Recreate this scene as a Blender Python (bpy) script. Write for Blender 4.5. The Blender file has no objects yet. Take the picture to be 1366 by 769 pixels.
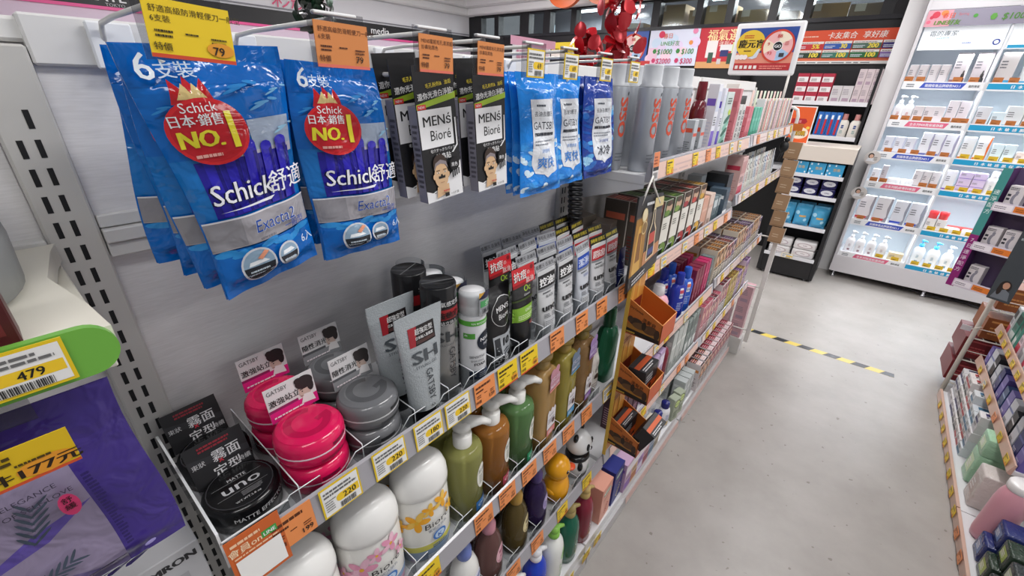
import bpy, bmesh, math, random
from mathutils import Vector, Matrix
from mathutils.geometry import tessellate_polygon
COL = bpy.context.scene.collection
SC = bpy.context.scene
RN = random.Random(11)
PI = math.pi
TAU = 2 * PI

# ------------------------------------------------------------------ materials
MATS = {}
def lin(h):
    h = h.lstrip('#')
    c = [int(h[i:i + 2], 16) / 255 for i in (0, 2, 4)]
    return [x / 12.92 if x <= .04045 else ((x + .055) / 1.055) ** 2.4 for x in c]
def M(col, rough=.45, metal=0, trans=0, emit=0, bump=0, bs=60, coat=0, spec=None):
    k = (col, rough, metal, trans, emit, bump, bs, coat, spec)
    if k in MATS: return MATS[k]
    m = bpy.data.materials.new('paint_' + col.strip('#'))
    m.use_nodes = True
    nt = m.node_tree; b = nt.nodes['Principled BSDF']
    c = lin(col) + [1]
    b.inputs['Base Color'].default_value = c
    b.inputs['Roughness'].default_value = rough
    b.inputs['Metallic'].default_value = metal
    b.inputs['Transmission Weight'].default_value = trans
    b.inputs['Coat Weight'].default_value = coat
    if spec is not None: b.inputs['Specular IOR Level'].default_value = spec
    if trans: b.inputs['IOR'].default_value = 1.25
    if emit:
        b.inputs['Emission Color'].default_value = c
        b.inputs['Emission Strength'].default_value = emit
    if bump:
        tc = nt.nodes.new('ShaderNodeTexCoord'); n = nt.nodes.new('ShaderNodeTexNoise'); bp = nt.nodes.new('ShaderNodeBump')
        n.inputs['Scale'].default_value = bs; n.inputs['Detail'].default_value = 2
        n.inputs['Distortion'].default_value = 1.2
        bp.inputs['Strength'].default_value = bump; bp.inputs['Distance'].default_value = .01
        nt.links.new(tc.outputs['Object'], n.inputs['Vector']); nt.links.new(n.outputs['Fac'], bp.inputs['Height'])
        nt.links.new(bp.outputs['Normal'], b.inputs['Normal'])
    MATS[k] = m
    return m
def film(col): return M(col, .13, bump=.38, bs=34)
def plas(col, r=.3): return M(col, r)
def card(col): return M(col, .42)
def clear(tint='#ffffff', keep=.9):
    k = ('clear', tint, keep)
    if k in MATS: return MATS[k]
    m = bpy.data.materials.new('clear_acrylic'); m.use_nodes = True
    nt = m.node_tree; nt.nodes.clear()
    o = nt.nodes.new('ShaderNodeOutputMaterial'); mx = nt.nodes.new('ShaderNodeMixShader'); t = nt.nodes.new('ShaderNodeBsdfTransparent')
    g = nt.nodes.new('ShaderNodeBsdfGlossy'); fr = nt.nodes.new('ShaderNodeLayerWeight'); pw = nt.nodes.new('ShaderNodeMath'); ad = nt.nodes.new('ShaderNodeMath')
    t.inputs[0].default_value = [x * keep for x in lin(tint)] + [1]
    g.inputs['Roughness'].default_value = .08; pw.operation = 'POWER'; pw.inputs[1].default_value = 4; ad.operation = 'MULTIPLY_ADD'
    ad.inputs[1].default_value = .5; ad.inputs[2].default_value = .045
    nt.links.new(fr.outputs['Facing'], pw.inputs[0]); nt.links.new(pw.outputs[0], ad.inputs[0])
    nt.links.new(ad.outputs[0], mx.inputs[0]); nt.links.new(t.outputs[0], mx.inputs[1]); nt.links.new(g.outputs[0], mx.inputs[2])
    nt.links.new(mx.outputs[0], o.inputs[0])
    MATS[k] = m
    return m
def textured(name, c1, c2, scale, rough, stretch=(1, 1, 1), bump=.0, spots=None):
    k = ('tex', name)
    if k in MATS: return MATS[k]
    m = bpy.data.materials.new(name); m.use_nodes = True
    nt = m.node_tree; b = nt.nodes['Principled BSDF']; N = nt.nodes.new; L = nt.links.new
    tc = N('ShaderNodeTexCoord'); mp = N('ShaderNodeMapping'); n = N('ShaderNodeTexNoise'); r = N('ShaderNodeValToRGB')
    mp.inputs['Scale'].default_value = stretch
    n.inputs['Scale'].default_value = scale; n.inputs['Detail'].default_value = 6; n.inputs['Roughness'].default_value = .62
    r.color_ramp.elements[0].position = .3; r.color_ramp.elements[1].position = .7
    r.color_ramp.elements[0].color = lin(c1) + [1]; r.color_ramp.elements[1].color = lin(c2) + [1]
    L(tc.outputs['Object'], mp.inputs[0]); L(mp.outputs[0], n.inputs['Vector']); L(n.outputs['Fac'], r.inputs[0])
    out = r.outputs[0]
    if spots:
        v = N('ShaderNodeTexNoise'); v.inputs['Scale'].default_value = spots[1]; v.inputs['Detail'].default_value = 1
        rr = N('ShaderNodeValToRGB'); rr.color_ramp.elements[0].position = spots[2]; rr.color_ramp.elements[1].position = spots[2] + .02
        mix = N('ShaderNodeMixRGB'); mix.inputs[2].default_value = lin(spots[0]) + [1]
        L(tc.outputs['Object'], v.inputs['Vector']); L(v.outputs['Fac'], rr.inputs[0]); L(rr.outputs[0], mix.inputs[0]); L(out, mix.inputs[1])
        out = mix.outputs[0]
    L(out, b.inputs['Base Color'])
    b.inputs['Roughness'].default_value = rough
    if bump:
        bp = N('ShaderNodeBump'); bp.inputs['Strength'].default_value = bump; bp.inputs['Distance'].default_value = .004
        L(n.outputs['Fac'], bp.inputs['Height']); L(bp.outputs[0], b.inputs['Normal'])
    MATS[k] = m
    return m

WHITE = '#f2f2f4'; BLACK = '#141416'

# ------------------------------------------------------------------ geometry
class G:
    def __init__(s): s.v = []; s.f = []; s.m = []; s.s = []; s.ml = []; s.T = None
    def mi(s, m):
        if m not in s.ml: s.ml.append(m)
        return s.ml.index(m)
    def add(s, vs, fs, mat, smooth=False):
        o = len(s.v); i = s.mi(mat)
        for p in vs:
            p = Vector(p)
            s.v.append(s.T @ p if s.T else p)
        for f in fs:
            s.f.append([o + k for k in f]); s.m.append(i); s.s.append(smooth)
        return s
    def box(s, x0, y0, z0, x1, y1, z1, mat, bev=0, seg=1):
        if not bev:
            vs = [(x, y, z) for z in (z0, z1) for y in (y0, y1) for x in (x0, x1)]
            return s.add(vs, [(0, 2, 3, 1), (4, 5, 7, 6), (0, 1, 5, 4), (2, 6, 7, 3), (0, 4, 6, 2), (1, 3, 7, 5)], mat)
        bm = bmesh.new()
        bmesh.ops.create_cube(bm, size=1)
        for v in bm.verts:
            v.co = Vector(((x0 + x1) / 2 + v.co.x * (x1 - x0), (y0 + y1) / 2 + v.co.y * (y1 - y0), (z0 + z1) / 2 + v.co.z * (z1 - z0)))
        bmesh.ops.bevel(bm, geom=list(bm.edges), offset=bev, segments=seg, affect='EDGES', profile=.5)
        bm.verts.index_update()
        s.add([v.co.copy() for v in bm.verts], [[v.index for v in f.verts] for f in bm.faces], mat, seg > 1)
        bm.free()
        return s
    def lathe(s, prof, mat, n=28, c=(0, 0), sx=1, sy=1, sq=2, caps=True):
        vs = []; fs = []
        for r, z in prof:
            for k in range(n):
                a = TAU * k / n; ca, sa = math.cos(a), math.sin(a)
                if sq != 2:
                    ca = math.copysign(abs(ca) ** (2 / sq), ca); sa = math.copysign(abs(sa) ** (2 / sq), sa)
                vs.append((c[0] + r * ca * sx, c[1] + r * sa * sy, z))
        for j in range(len(prof) - 1):
            for k in range(n):
                a, b = j * n + k, j * n + (k + 1) % n
                fs.append((a, b, b + n, a + n))
        s.add(vs, fs, mat, True)
        if caps:
            for j, fl in ((0, True), (len(prof) - 1, False)):
                if prof[j][0] > 1e-4:
                    ring = [vs[j * n + k] for k in range(n)]
                    s.add(ring, [list(range(n))[::-1] if fl else list(range(n))], mat)
        return s
    def tube(s, pts, r, mat, n=8, close=False):
        pts = [Vector(p) for p in pts]; vs = []; fs = []
        L = len(pts); up = Vector((0, 0, 1)); prev = None
        for i, p in enumerate(pts):
            if close: t = pts[(i + 1) % L] - pts[i - 1]
            else: t = pts[min(i + 1, L - 1)] - pts[max(i - 1, 0)]
            t.normalize()
            a = prev if prev is not None else (up if abs(t.z) < .9 else Vector((1, 0, 0)))
            x = (a - t * a.dot(t)); x.normalize(); y = t.cross(x); prev = x
            rr = r[i] if isinstance(r, (list, tuple)) else r
            for k in range(n):
                w = TAU * k / n
                vs.append(p + x * (rr * math.cos(w)) + y * (rr * math.sin(w)))
        for i in range(L if close else L - 1):
            for k in range(n):
                a, b = i * n + k, i * n + (k + 1) % n
                c, d = ((i + 1) % L) * n + k, ((i + 1) % L) * n + (k + 1) % n
                fs.append((a, b, d, c))
        if not close:
            fs.append(list(range(n))[::-1]); fs.append([(L - 1) * n + k for k in range(n)])
        return s.add(vs, fs, mat, True)
    def prism(s, poly, y0, y1, mat, ax='y'):
        n = len(poly)
        def P(a, b, w): return {'y': (a, w, b), 'z': (a, b, w), 'x': (w, a, b)}[ax]
        vs = [P(a, b, y0) for a, b in poly] + [P(a, b, y1) for a, b in poly]
        fs = [list(range(n)), list(range(n, 2 * n))[::-1]] + [((k + 1) % n, k, n + k, n + (k + 1) % n) for k in range(n)]
        return s.add(vs, fs, mat)
    def surf(s, fn, nu, nv, mat, smooth=True):
        vs = [fn(i / nu, j / nv) for j in range(nv + 1) for i in range(nu + 1)]
        fs = [(j * (nu + 1) + i, j * (nu + 1) + i + 1, (j + 1) * (nu + 1) + i + 1, (j + 1) * (nu + 1) + i) for j in range(nv) for i in range(nu)]
        return s.add(vs, fs, mat, smooth)
    def ball(s, c, r, mat, n=16, sc=(1, 1, 1)):
        vs = [(c[0], c[1], c[2] - r * sc[2])]; h = n // 2
        for j in range(1, h):
            b = -PI / 2 + PI * j / h
            for k in range(n):
                a = TAU * k / n
                vs.append((c[0] + r * sc[0] * math.cos(b) * math.cos(a), c[1] + r * sc[1] * math.cos(b) * math.sin(a), c[2] + r * sc[2] * math.sin(b)))
        vs.append((c[0], c[1], c[2] + r * sc[2])); e = len(vs) - 1
        fs = [(0, 1 + (k + 1) % n, 1 + k) for k in range(n)]
        for j in range(h - 2):
            for k in range(n):
                a, b = 1 + j * n + k, 1 + j * n + (k + 1) % n
                fs.append((a, b, b + n, a + n))
        fs += [(e, e - n + k, e - n + (k + 1) % n) for k in range(n)]
        return s.add(vs, fs, mat, True)
    def mesh(s, name):
        me = bpy.data.meshes.new(name)
        me.from_pydata(s.v, [], s.f)
        for m in s.ml: me.materials.append(m)
        me.polygons.foreach_set('material_index', s.m)
        me.polygons.foreach_set('use_smooth', s.s)
        me.update()
        return me
    def ob(s, name, parent=None, loc=(0, 0, 0), rz=0, rot=None):
        o = bpy.data.objects.new(name, s.mesh(name)); COL.objects.link(o)
        o.location = loc; o.rotation_euler = rot or (0, 0, rz)
        if parent: o.parent = parent
        return o

def empty(name, loc=(0, 0, 0), rz=0):
    o = bpy.data.objects.new(name, None); COL.objects.link(o)
    o.empty_display_size = .02
    o.location = loc; o.rotation_euler = (0, 0, rz)
    return o
def tag(o, label, cat, group=None):
    o['label'] = label; o['category'] = cat
    if group: o['group'] = group
    elif 'group' in o: del o['group']
    return o
def struct(o):
    o['kind'] = 'structure'; return o
KIDS = {}
def kids(o):
    return KIDS.get(o.name) or list(o.children)
def dup(root, loc, rz, label, cat=None, group=None, rot=None, scale=None):
    r = root.copy(); COL.objects.link(r)
    r.location = loc; r.rotation_euler = rot or (0, 0, rz)
    if scale: r.scale = (scale,) * 3 if not isinstance(scale, tuple) else scale
    for ch in list(root.children):
        c = ch.copy(); COL.objects.link(c); c.parent = r; c.matrix_parent_inverse = ch.matrix_parent_inverse.copy()
        for g in list(ch.children):
            d = g.copy(); COL.objects.link(d); d.parent = c
    tag(r, label, cat or root.get('category'), group)
    return r
class Kind:
    """First placement moves the built thing itself, later ones are copies."""
    def __init__(s, root, cat): s.root = root; s.cat = cat; s.used = False
    def put(s, loc, rz, label, group=None, rot=None, scale=None):
        if s.used: return dup(s.root, loc, rz, label, s.cat, group, rot, scale)
        s.used = True; r = s.root
        r.location = loc; r.rotation_euler = rot or (0, 0, rz)
        if scale: r.scale = (scale,) * 3 if not isinstance(scale, tuple) else scale
        return tag(r, label, s.cat, group)
NTH = 'first second third fourth fifth sixth seventh eighth ninth tenth eleventh twelfth thirteenth fourteenth fifteenth sixteenth seventeenth eighteenth nineteenth twentieth'.split()
def nth(i):
    if i < 20: return NTH[i]
    if i < 29: return 'twenty-' + NTH[i - 20]
    if i == 29: return 'thirtieth'
    return 'thirty-' + NTH[i - 30]

# ------------------------------------------------------------------ printed artwork (flat shapes laid on a surface)
TXT = {}
def glyphs(t, bold):
    k = t
    if k not in TXT:
        c = bpy.data.curves.new('lettering', 'FONT'); c.body = t; c.resolution_u = 2; c.size = 1; c.offset = 0
        o = bpy.data.objects.new('lettering', c)
        me = bpy.data.meshes.new_from_object(o)
        vs = [(v.co.x, v.co.y) for v in me.vertices]; fs = [list(p.vertices) for p in me.polygons]
        x0 = min([v[0] for v in vs] or [0]); x1 = max([v[0] for v in vs] or [1])
        vs = [(x - x0, y) for x, y in vs]
        TXT[k] = (vs, fs, x1 - x0)
        bpy.data.objects.remove(o); bpy.data.curves.remove(c); bpy.data.meshes.remove(me)
    return TXT[k]
class Art:
    def __init__(s, mk=card): s.it = []; s.l = 0; s.mk = mk
    def _m(s, m): return s.mk(m) if isinstance(m, str) else m
    def put(s, vs, fs, m):
        s.l += 1; s.it.append((vs, fs, s._m(m), s.l)); return s
    def rect(s, u0, v0, u1, v1, m, n=1, k=1):
        vs = [(u0 + (u1 - u0) * i / n, v0 + (v1 - v0) * j / k) for j in range(k + 1) for i in range(n + 1)]
        fs = [(j * (n + 1) + i, j * (n + 1) + i + 1, (j + 1) * (n + 1) + i + 1, (j + 1) * (n + 1) + i) for j in range(k) for i in range(n)]
        return s.put(vs, fs, m)
    def poly(s, pts, m): return s.put(pts, [list(range(len(pts)))], m)
    def ell(s, u, v, ru, rv, m, n=22, a0=0, a1=TAU, rot=0):
        full = abs(a1 - a0 - TAU) < 1e-6
        pts = [] if full else [(u, v)]
        for k in range(n if full else n + 1):
            a = a0 + (a1 - a0) * k / n
            x, y = ru * math.cos(a), rv * math.sin(a)
            pts.append((u + x * math.cos(rot) - y * math.sin(rot), v + x * math.sin(rot) + y * math.cos(rot)))
        return s.put([(u, v)] + pts, [(0, k + 1, (k + 1) % len(pts) + 1) for k in range(len(pts))], m)
    def ring(s, u, v, r0, r1, m, n=24, a0=0, a1=TAU, asp=1):
        vs = []; fs = []
        for k in range(n + 1):
            a = a0 + (a1 - a0) * k / n
            vs += [(u + r0 * math.cos(a) * asp, v + r0 * math.sin(a)), (u + r1 * math.cos(a) * asp, v + r1 * math.sin(a))]
        fs = [(2 * k, 2 * k + 1, 2 * k + 3, 2 * k + 2) for k in range(n)]
        return s.put(vs, fs, m)
    def text(s, t, u, v, size, m, al='c', b=.015, rot=0, it=0, sx=1, w=None):
        vs, fs, wd = glyphs(t, b)
        if w: sx = w / (wd * size)
        off = {'l': 0, 'c': -wd / 2, 'r': -wd}[al]
        ca, sa = math.cos(rot), math.sin(rot); out = []
        for x, y in vs:
            x = (x + off) * size * sx + it * y * size; y = y * size
            out.append((u + x * ca - y * sa, v + x * sa + y * ca))
        for q in range(0 if b <= .012 else (1 if b < .035 else 2)):  # heavier strokes: further copies a hair to the side
            d = (min(b, .05) * 1.3 if q == 0 else -min(b, .05) * 1.1) * size; s.put([(x + d * ca, y + d * sa) for x, y in out], fs, m)
        return s.put(out, fs, m)
    def vtext(s, t, u, v, size, m, b=.015, step=1.05):
        for i, ch in enumerate(t): s.text(ch, u, v - i * size * step, size, m, 'c', b)
        return s
    def fine(s, u0, v0, u1, v1, n, m, gap=.5, seed=1):
        r = random.Random(seed); h = (v1 - v0) / n; vs = []; fs = []
        for i in range(n):
            x = u0; y = v0 + i * h; end = u0 + (u1 - u0) * r.uniform(.6, 1)
            while x < end:
                d = r.uniform(.04, .16) * (u1 - u0); e = min(x + d, end); o = len(vs)
                vs += [(x, y), (e, y), (e, y + h * gap), (x, y + h * gap)]; fs.append((o, o + 1, o + 2, o + 3)); x = e + (u1 - u0) * .018
        return s.put(vs, fs, m)
    def bars(s, u0, v0, u1, v1, n, m, seed=3):
        r = random.Random(seed); vs = []; fs = []; w = (u1 - u0) / n
        for i in range(n):
            o = len(vs); x = u0 + i * w; d = w * r.choice((.3, .5, .75))
            vs += [(x, v0), (x + d, v0), (x + d, v1), (x, v1)]; fs.append((o, o + 1, o + 2, o + 3))
        return s.put(vs, fs, m)
    def lay(s, g, fn, step=.00009, cut=0):
        for vs, fs, m, l in s.it:
            if cut: vs, fs = split(vs, fs, cut)
            g.add([fn(u, v, l * step + .00012) for u, v in vs], fs, m)
        return g
def split(vs, fs, cut):
    """cut flat shapes into small triangles so that they follow a curved surface"""
    vs = list(vs); mid = {}; out = []
    tri = []
    for f in fs:
        if len(f) == 3: tri.append(tuple(f))
        else:
            for t in tessellate_polygon([[Vector((vs[i][0], vs[i][1], 0)) for i in f]]): tri.append(tuple(f[i] for i in t))
    def half(a, b):
        k = (min(a, b), max(a, b))
        if k not in mid:
            mid[k] = len(vs); vs.append(((vs[a][0] + vs[b][0]) / 2, (vs[a][1] + vs[b][1]) / 2))
        return mid[k]
    n = 0
    while tri and n < 60000:
        n += 1
        t = tri.pop(); L = [(vs[t[i]][0] - vs[t[(i + 1) % 3]][0]) ** 2 + (vs[t[i]][1] - vs[t[(i + 1) % 3]][1]) ** 2 for i in range(3)]
        k = L.index(max(L))
        if L[k] <= cut * cut: out.append(t); continue
        a, b, c = t[k], t[(k + 1) % 3], t[(k + 2) % 3]; h = half(a, b)
        tri += [(a, h, c), (h, b, c)]
    return vs, out + tri
def flat(y=0, du=0, dv=0): return lambda u, v, w: (u + du, y - w, v + dv)
def top(z=0): return lambda u, v, w: (u, v, z + w)
def side(x): return lambda u, v, w: (x + w, u, v)
def sideL(x): return lambda u, v, w: (x - w, -u, v)
def rad(prof):
    def r(z):
        for (r0, z0), (r1, z1) in zip(prof, prof[1:]):
            if z0 <= z <= z1 and z1 > z0: return r0 + (r1 - r0) * (z - z0) / (z1 - z0)
        return prof[-1][0]
    return r
def cyl(prof, a0=0, sx=1, sy=1):
    r = rad(prof); rm = max(p[0] for p in prof)
    def f(u, v, w):
        a = u / rm + a0; k = r(v) + w + .0003
        return (k * math.sin(a) * sx, -k * math.cos(a) * sy, v)
    return f
RZ = PI / 2
# ------------------------------------------------------------------ camera, light
cd = bpy.data.cameras.new('camera'); cam = bpy.data.objects.new('camera', cd); COL.objects.link(cam)
cd.sensor_width = 36; cd.lens = 36 * 570 / 1366; cd.clip_start = .02
cam.matrix_world = Matrix(((.77010, -.29317, .56657, 0), (.63736, .31621, -.70270, 0), (.02685, .90225, .43037, 1.58), (0, 0, 0, 1)))
SC.camera = cam
SC.view_settings.view_transform = 'Standard'; SC.view_settings.look = 'None'
SC.view_settings.gamma = 1; SC.view_settings.use_curve_mapping = False
SC.view_settings.exposure = .06
SC.cycles.transparent_max_bounces = 40
w = bpy.data.worlds.new('store_air'); SC.world = w; w.use_nodes = True
w.node_tree.nodes['Background'].inputs[0].default_value = (.93, .95, 1, 1)
w.node_tree.nodes['Background'].inputs[1].default_value = .25
def lamp(name, loc, size, sy, power, col=(1, .99, .98), rot=(0, 0, 0)):
    l = bpy.data.lights.new(name, 'AREA'); l.shape = 'RECTANGLE'; l.size = size; l.size_y = sy; l.energy = power; l.color = col
    o = bpy.data.objects.new(name, l); COL.objects.link(o); o.location = loc; o.rotation_euler = rot
    return o
for i, (x, y, p) in enumerate([(.35, -.5, 10), (.35, 1.2, 20), (.3, 2.75, 16), (.2, 4.0, 13), (-1.6, .6, 12), (-1.7, 2.4, 20), (-1.6, 4.1, 24), (-3.6, 1.5, 30), (-3.6, 3.8, 36), (2.2, 1.2, 14), (2.2, 3.4, 18)]):
    lamp('ceiling_panel_light', (x, y, 2.63), .28, 1.15, p)

# ------------------------------------------------------------------ setting
m_floor = textured('floor_vinyl', '#9b9691', '#ada8a4', 3.2, .34, (1, 1, 1), .02, ('#858079', 34, .735))
m_wallw = M('#e9e9ee', .6); m_blk = M('#1b1b1f', .45); m_ceil = M('#f4f4f5', .7)
g = G(); g.box(-5.6, -2.2, -.05, 3.4, 7.2, 0, m_floor); struct(g.ob('floor'))
g = G(); g.box(-5.6, -2.2, 2.66, 3.4, 5.6, 2.72, m_ceil); struct(g.ob('ceiling'))
g = G(); g.box(-5.45, -2.2, 0, -5.31, 5.62, 2.66, m_wallw); struct(g.ob('wall_left'))
# black band on the left wall with lettering
g = G(); g.box(-5.31, -1.5, 2.075, -5.295, 5.38, 2.215, m_blk); struct(g.ob('trim_1'))
g = G(); g.box(-5.31, -1.5, 2.232, -5.298, 5.38, 2.244, M('#8b8b92', .5)); struct(g.ob('trim_2'))
g = G(); g.box(-5.31, -1.5, 2.05, -5.285, 4.6, 2.073, M('#f0589c', .4)); struct(g.ob('trim_3'))
g = G(); g.box(-5.31, -1.5, .9, -5.30, 5.38, 2.05, M('#e3cfe2', .55)); struct(g.ob('trim_4'))
def sidewall(u, v, w): return (-5.2945 + w, u, v)
a = Art()
a.text('media', 3.76, 2.105, .115, WHITE, 'c', .02).text('TOKYO', 1.15, 2.078, .032, '#b9b9bd', 'c', .0, w=.13).text('KATE', 1.10, 2.112, .11, '#e9e9ec', 'c', .03)
a.text('彩妝館', 2.75, 2.262, .2, '#e0527d', 'c', .0, it=.1).text('INTEGRATE', 2.9, 2.09, .05, '#77777c', 'c', 0)
o = a.lay(G(), sidewall).ob('fascia_lettering'); tag(o, 'white brand lettering on the black band of the far side wall', 'lettering')
# cornice
g = G(); g.box(-5.31, -1.5, 2.47, -5.2, 5.4, 2.56, m_ceil, .012); g.box(-5.31, -1.5, 2.56, -5.1, 5.4, 2.66, m_ceil); struct(g.ob('trim_5'))
g = G(); g.box(-5.2, 5.22, 2.47, 3.3, 5.36, 2.56, m_ceil, .012); g.box(-5.1, 5.1, 2.56, 3.3, 5.36, 2.66, m_ceil); struct(g.ob('trim_6'))
# back wall with the strip of internal windows
YB = 5.38
g = G(); g.box(-5.31, YB, 0, 3.3, YB + .12, 2.2, m_blk); struct(g.ob('wall_back'))
g = G(); g.box(-.25, YB, 2.2, 3.3, YB + .12, 2.66, m_blk); g.box(-5.31, YB, 2.455, -.25, YB + .12, 2.66, m_blk); struct(g.ob('wall_back_upper'))
wins = [(-5.08, -4.78), (-4.72, -4.34), (-4.18, -3.96), (-3.88, -3.56), (-3.48, -3.13), (-3.02, -2.5), (-2.32, -1.97), (-1.90, -1.60), (-1.52, -1.20), (-1.12, -.9), (-.86, -.36)]
wins = [(-5.06, -4.80), (-4.72, -4.33), (-4.17, -3.93), (-3.82, -3.50), (-3.42, -3.05), (-2.98, -2.42), (-2.33, -1.93), (-1.86, -1.62), (-1.55, -1.22), (-1.14, -.92), (-.86, -.34)]
m_glass = clear('#eef4f6', .93)
edges = [-5.31] + [x for wv in wins for x in wv] + [-.25]
for i in range(0, len(edges), 2):
    g = G(); g.box(edges[i], YB - .012, 2.2, edges[i + 1], YB + .1, 2.46, m_blk)
    struct(g.ob('window_%d_frame' % (i // 2 + 1)))
for i, (x0, x1) in enumerate(wins):
    g = G(); g.box(x0, YB + .04, 2.2, x1, YB + .046, 2.455, m_glass); struct(g.ob('window_%d' % (i + 1)))
g = G(); g.box(-5.31, YB - .02, 2.175, 3.3, YB, 2.21, M('#26262b', .25)); struct(g.ob('trim_7'))
# stock room behind the windows
m_gray = M('#7d8087', .7)
g = G(); g.box(-5.6, 7.0, 1.6, .6, 7.1, 3.3, m_gray); struct(g.ob('wall_stockroom'))
g = G(); g.box(-5.6, 5.5, 3.2, .6, 7.1, 3.28, M('#8f9298', .7)); struct(g.ob('ceiling_stockroom'))
g = G(); g.box(-5.6, 5.5, 2.14, .6, 7.0, 2.19, M('#5b5d62', .6)); struct(g.ob('floor_stockroom'))
for i, (x, y, z, ln) in enumerate([(-3.6, 6.5, 2.62, 1.1), (-1.55, 6.3, 2.6, 1.1), (-.6, 6.25, 2.52, .8)]):
    r = empty('fluorescent_batten', (x, y, z))
    g = G(); g.box(-ln / 2, -.06, 0, ln / 2, .06, .05, M(WHITE, .4), .006); g.ob('batten_housing', r)
    g = G(); g.tube([(-ln / 2 + .02, 0, -.022), (ln / 2 - .02, 0, -.022)], .018, M('#f6fbff', .3, emit=9), 10); g.ob('lamp_tube', r)
    tag(r, ['lit fluorescent batten in the stock room above the yellow poster', 'lit fluorescent batten in the stock room above the red gift poster', 'short lit fluorescent batten behind the last stock room window'][i], 'light')
    lamp('stock_light', (x, y, z - .06), ln, .1, 60)
g = G(); g.box(-.03, 0, -.09, .03, .03, .09, M('#dff0f8', .3, emit=2.5), .01); g.box(-.035, .03, -.1, .035, .04, .1, M('#555a60', .5))
tag(g.ob('wall_lamp', None, (-4.85, 6.9, 2.42)), 'small upright lit lamp seen through the second stock room window', 'light')
g = G(); g.ball((0, 0, 0), .11, M('#2a2a2e', .3), 14, (1, 1, .7)); g.lathe([(.05, .05), (.05, .14)], M('#35353a', .4), 14)
tag(g.ob('dome_camera', None, (-.86, 5.9, 2.5)), 'dark dome fixture hanging behind the stock room windows', 'fixture')
def carton_box(w, d, h, col, label, loc, rz=0):
    r = empty('cardboard_box', loc, rz)
    g = G(); g.box(-w / 2, -d / 2, 0, w / 2, d / 2, h, M(col, .7), .004); g.ob('carton', r)
    g = G(); g.box(-w / 2 + .02, -.03, h - .0005, w / 2 - .02, .03, h + .001, M('#d7c9a0', .3)); g.box(-w / 2 + .04, -d / 2 - .001, h - .06, -w / 2 + .12, -d / 2, h, M('#e9dfc4', .4)); g.ob('packing_tape', r)
    g = Art().fine(-w * .4, h * .12, w * .1, h * .2, 2, '#5c4a2c', .6, 4).rect(w * .2, h * .1, w * .36, h * .3, '#c7b184').lay(G(), flat(-d / 2)); g.ob('box_print', r)
    tag(r, label, 'box', 'cardboard boxes behind the windows')
zz = 2.19
carton_box(.34, .3, .26, '#b1925a', 'tall tan cardboard box above the pale pink coin poster', (-2.32, 5.78, zz), .0)
carton_box(.16, .26, .2, '#b69a66', 'narrow tan cardboard box beside the tall one behind glass', (-2.03, 5.8, zz))
carton_box(.3, .3, .22, '#c2a56b', 'square tan cardboard box above the red gift poster', (-1.76, 5.76, zz), 0)
carton_box(.28, .28, .16, '#b39764', 'low tan cardboard box behind glass beside the square one', (-1.44, 5.78, zz))
carton_box(.26, .24, .13, '#ddd7d4', 'whitish box lying behind glass near the bright batten', (-1.14, 5.78, zz))
carton_box(.34, .3, .16, '#b08a4d', 'broad tan cardboard box above the orange card poster', (-.78, 5.72, zz), .1)
carton_box(.26, .28, .14, '#8a7455', 'brown cardboard box in the end stock room window', (-.46, 5.72, zz))
carton_box(.2, .22, .1, '#e4e0dc', 'white box behind the red tinsel petals in the stock room', (-2.72, 5.72, zz))
g = G(); g.box(0, 0, 0, .05, .03, .33, M('#dcdcd8', .5), .003)
g2 = Art().fine(.008, .05, .042, .28, 8, '#777777').lay(g, flat(0)); tag(g.ob('paper_tube', None, (-.3, 5.6, zz), 0, (0, .25, 0)), 'white leaning strip in the end stock room window', 'strip')

# ------------------------------------------------------------------ striped floor tape
g = G()
L0, L1_, wd = -.335, .487, .05
g.box(L0, -wd / 2, 0, L1_, wd / 2, .0006, M('#d9c25a', .35))
k = 0; x = L0 - .012
while x < L1_ - .02:
    pts = [(max(L0, x), -wd / 2), (min(L1_, x + .075), -wd / 2), (min(L1_, x + .105), wd / 2), (max(L0, x + .03), wd / 2)]
    if pts[0][0] < pts[1][0]: g.prism([pts[3], pts[2], pts[1], pts[0]], .0006, .0009, M('#2b2b2f', .3), 'z')
    x += .152
tag(g.ob('hazard_tape', None, (0, 3.22, 0)), 'yellow and black striped hazard tape stuck across the aisle floor', 'tape')

# ------------------------------------------------------------------ left gondola shelving
XB, XF = -.597, -.378
BAYS = [.038, .945, 1.855, 2.76]
m_pan = textured('panel_metal', '#dcdada', '#eae8e9', 40, .38, (1, 1, 14), .02)
m_upr = M('#c9c7c3', .4); m_shelf = M('#dadadc', .35); m_lip = M('#d6d5d3', .3); m_slot = M('#17171a', .8)
r_g = empty('gondola_shelving', (0, 0, 0))
def panels(parent, y0, y1):
    g = G()
    g.box(XB - .02, y0, .12, XB - .012, y1, 1.432, m_pan)
    g.box(XB - .02, y0, 1.44, XB - .010, y1, 1.588, m_pan)
    g.ob('back_panel', parent)
    g = G()
    for z0, z1, xx in ((1.418, 1.432, .006), (1.402, 1.417, .002), (1.433, 1.446, -.003)):
        g.box(XB - .015, y0, z0, XB + xx, y1, z1, m_lip, .001)
    g.box(XB - .02, y0, 1.584, XB - .002, y1, 1.625, M('#e4e3e2', .35), .002)
    g.ob('panel_rail', parent)
for i in range(3): panels(r_g, BAYS[i] + .021, BAYS[i + 1] - .021)
for i, y in enumerate(BAYS):
    g = G(); g.box(XB - .03, y - .02, 0, XB, y + .02, 1.60, m_upr, .002)
    for n in range(56):
        z = 1.548 - .0255 * n
        if z < .15: break
        for yy, dz in ((y - .011, 0), (y + .0008, 0)):
            if n == 0 and yy < y: continue
            g.box(XB - .002, yy, z - .016, XB + .0004, yy + .0042, z, m_slot)
    g.ob('upright', r_g)
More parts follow.
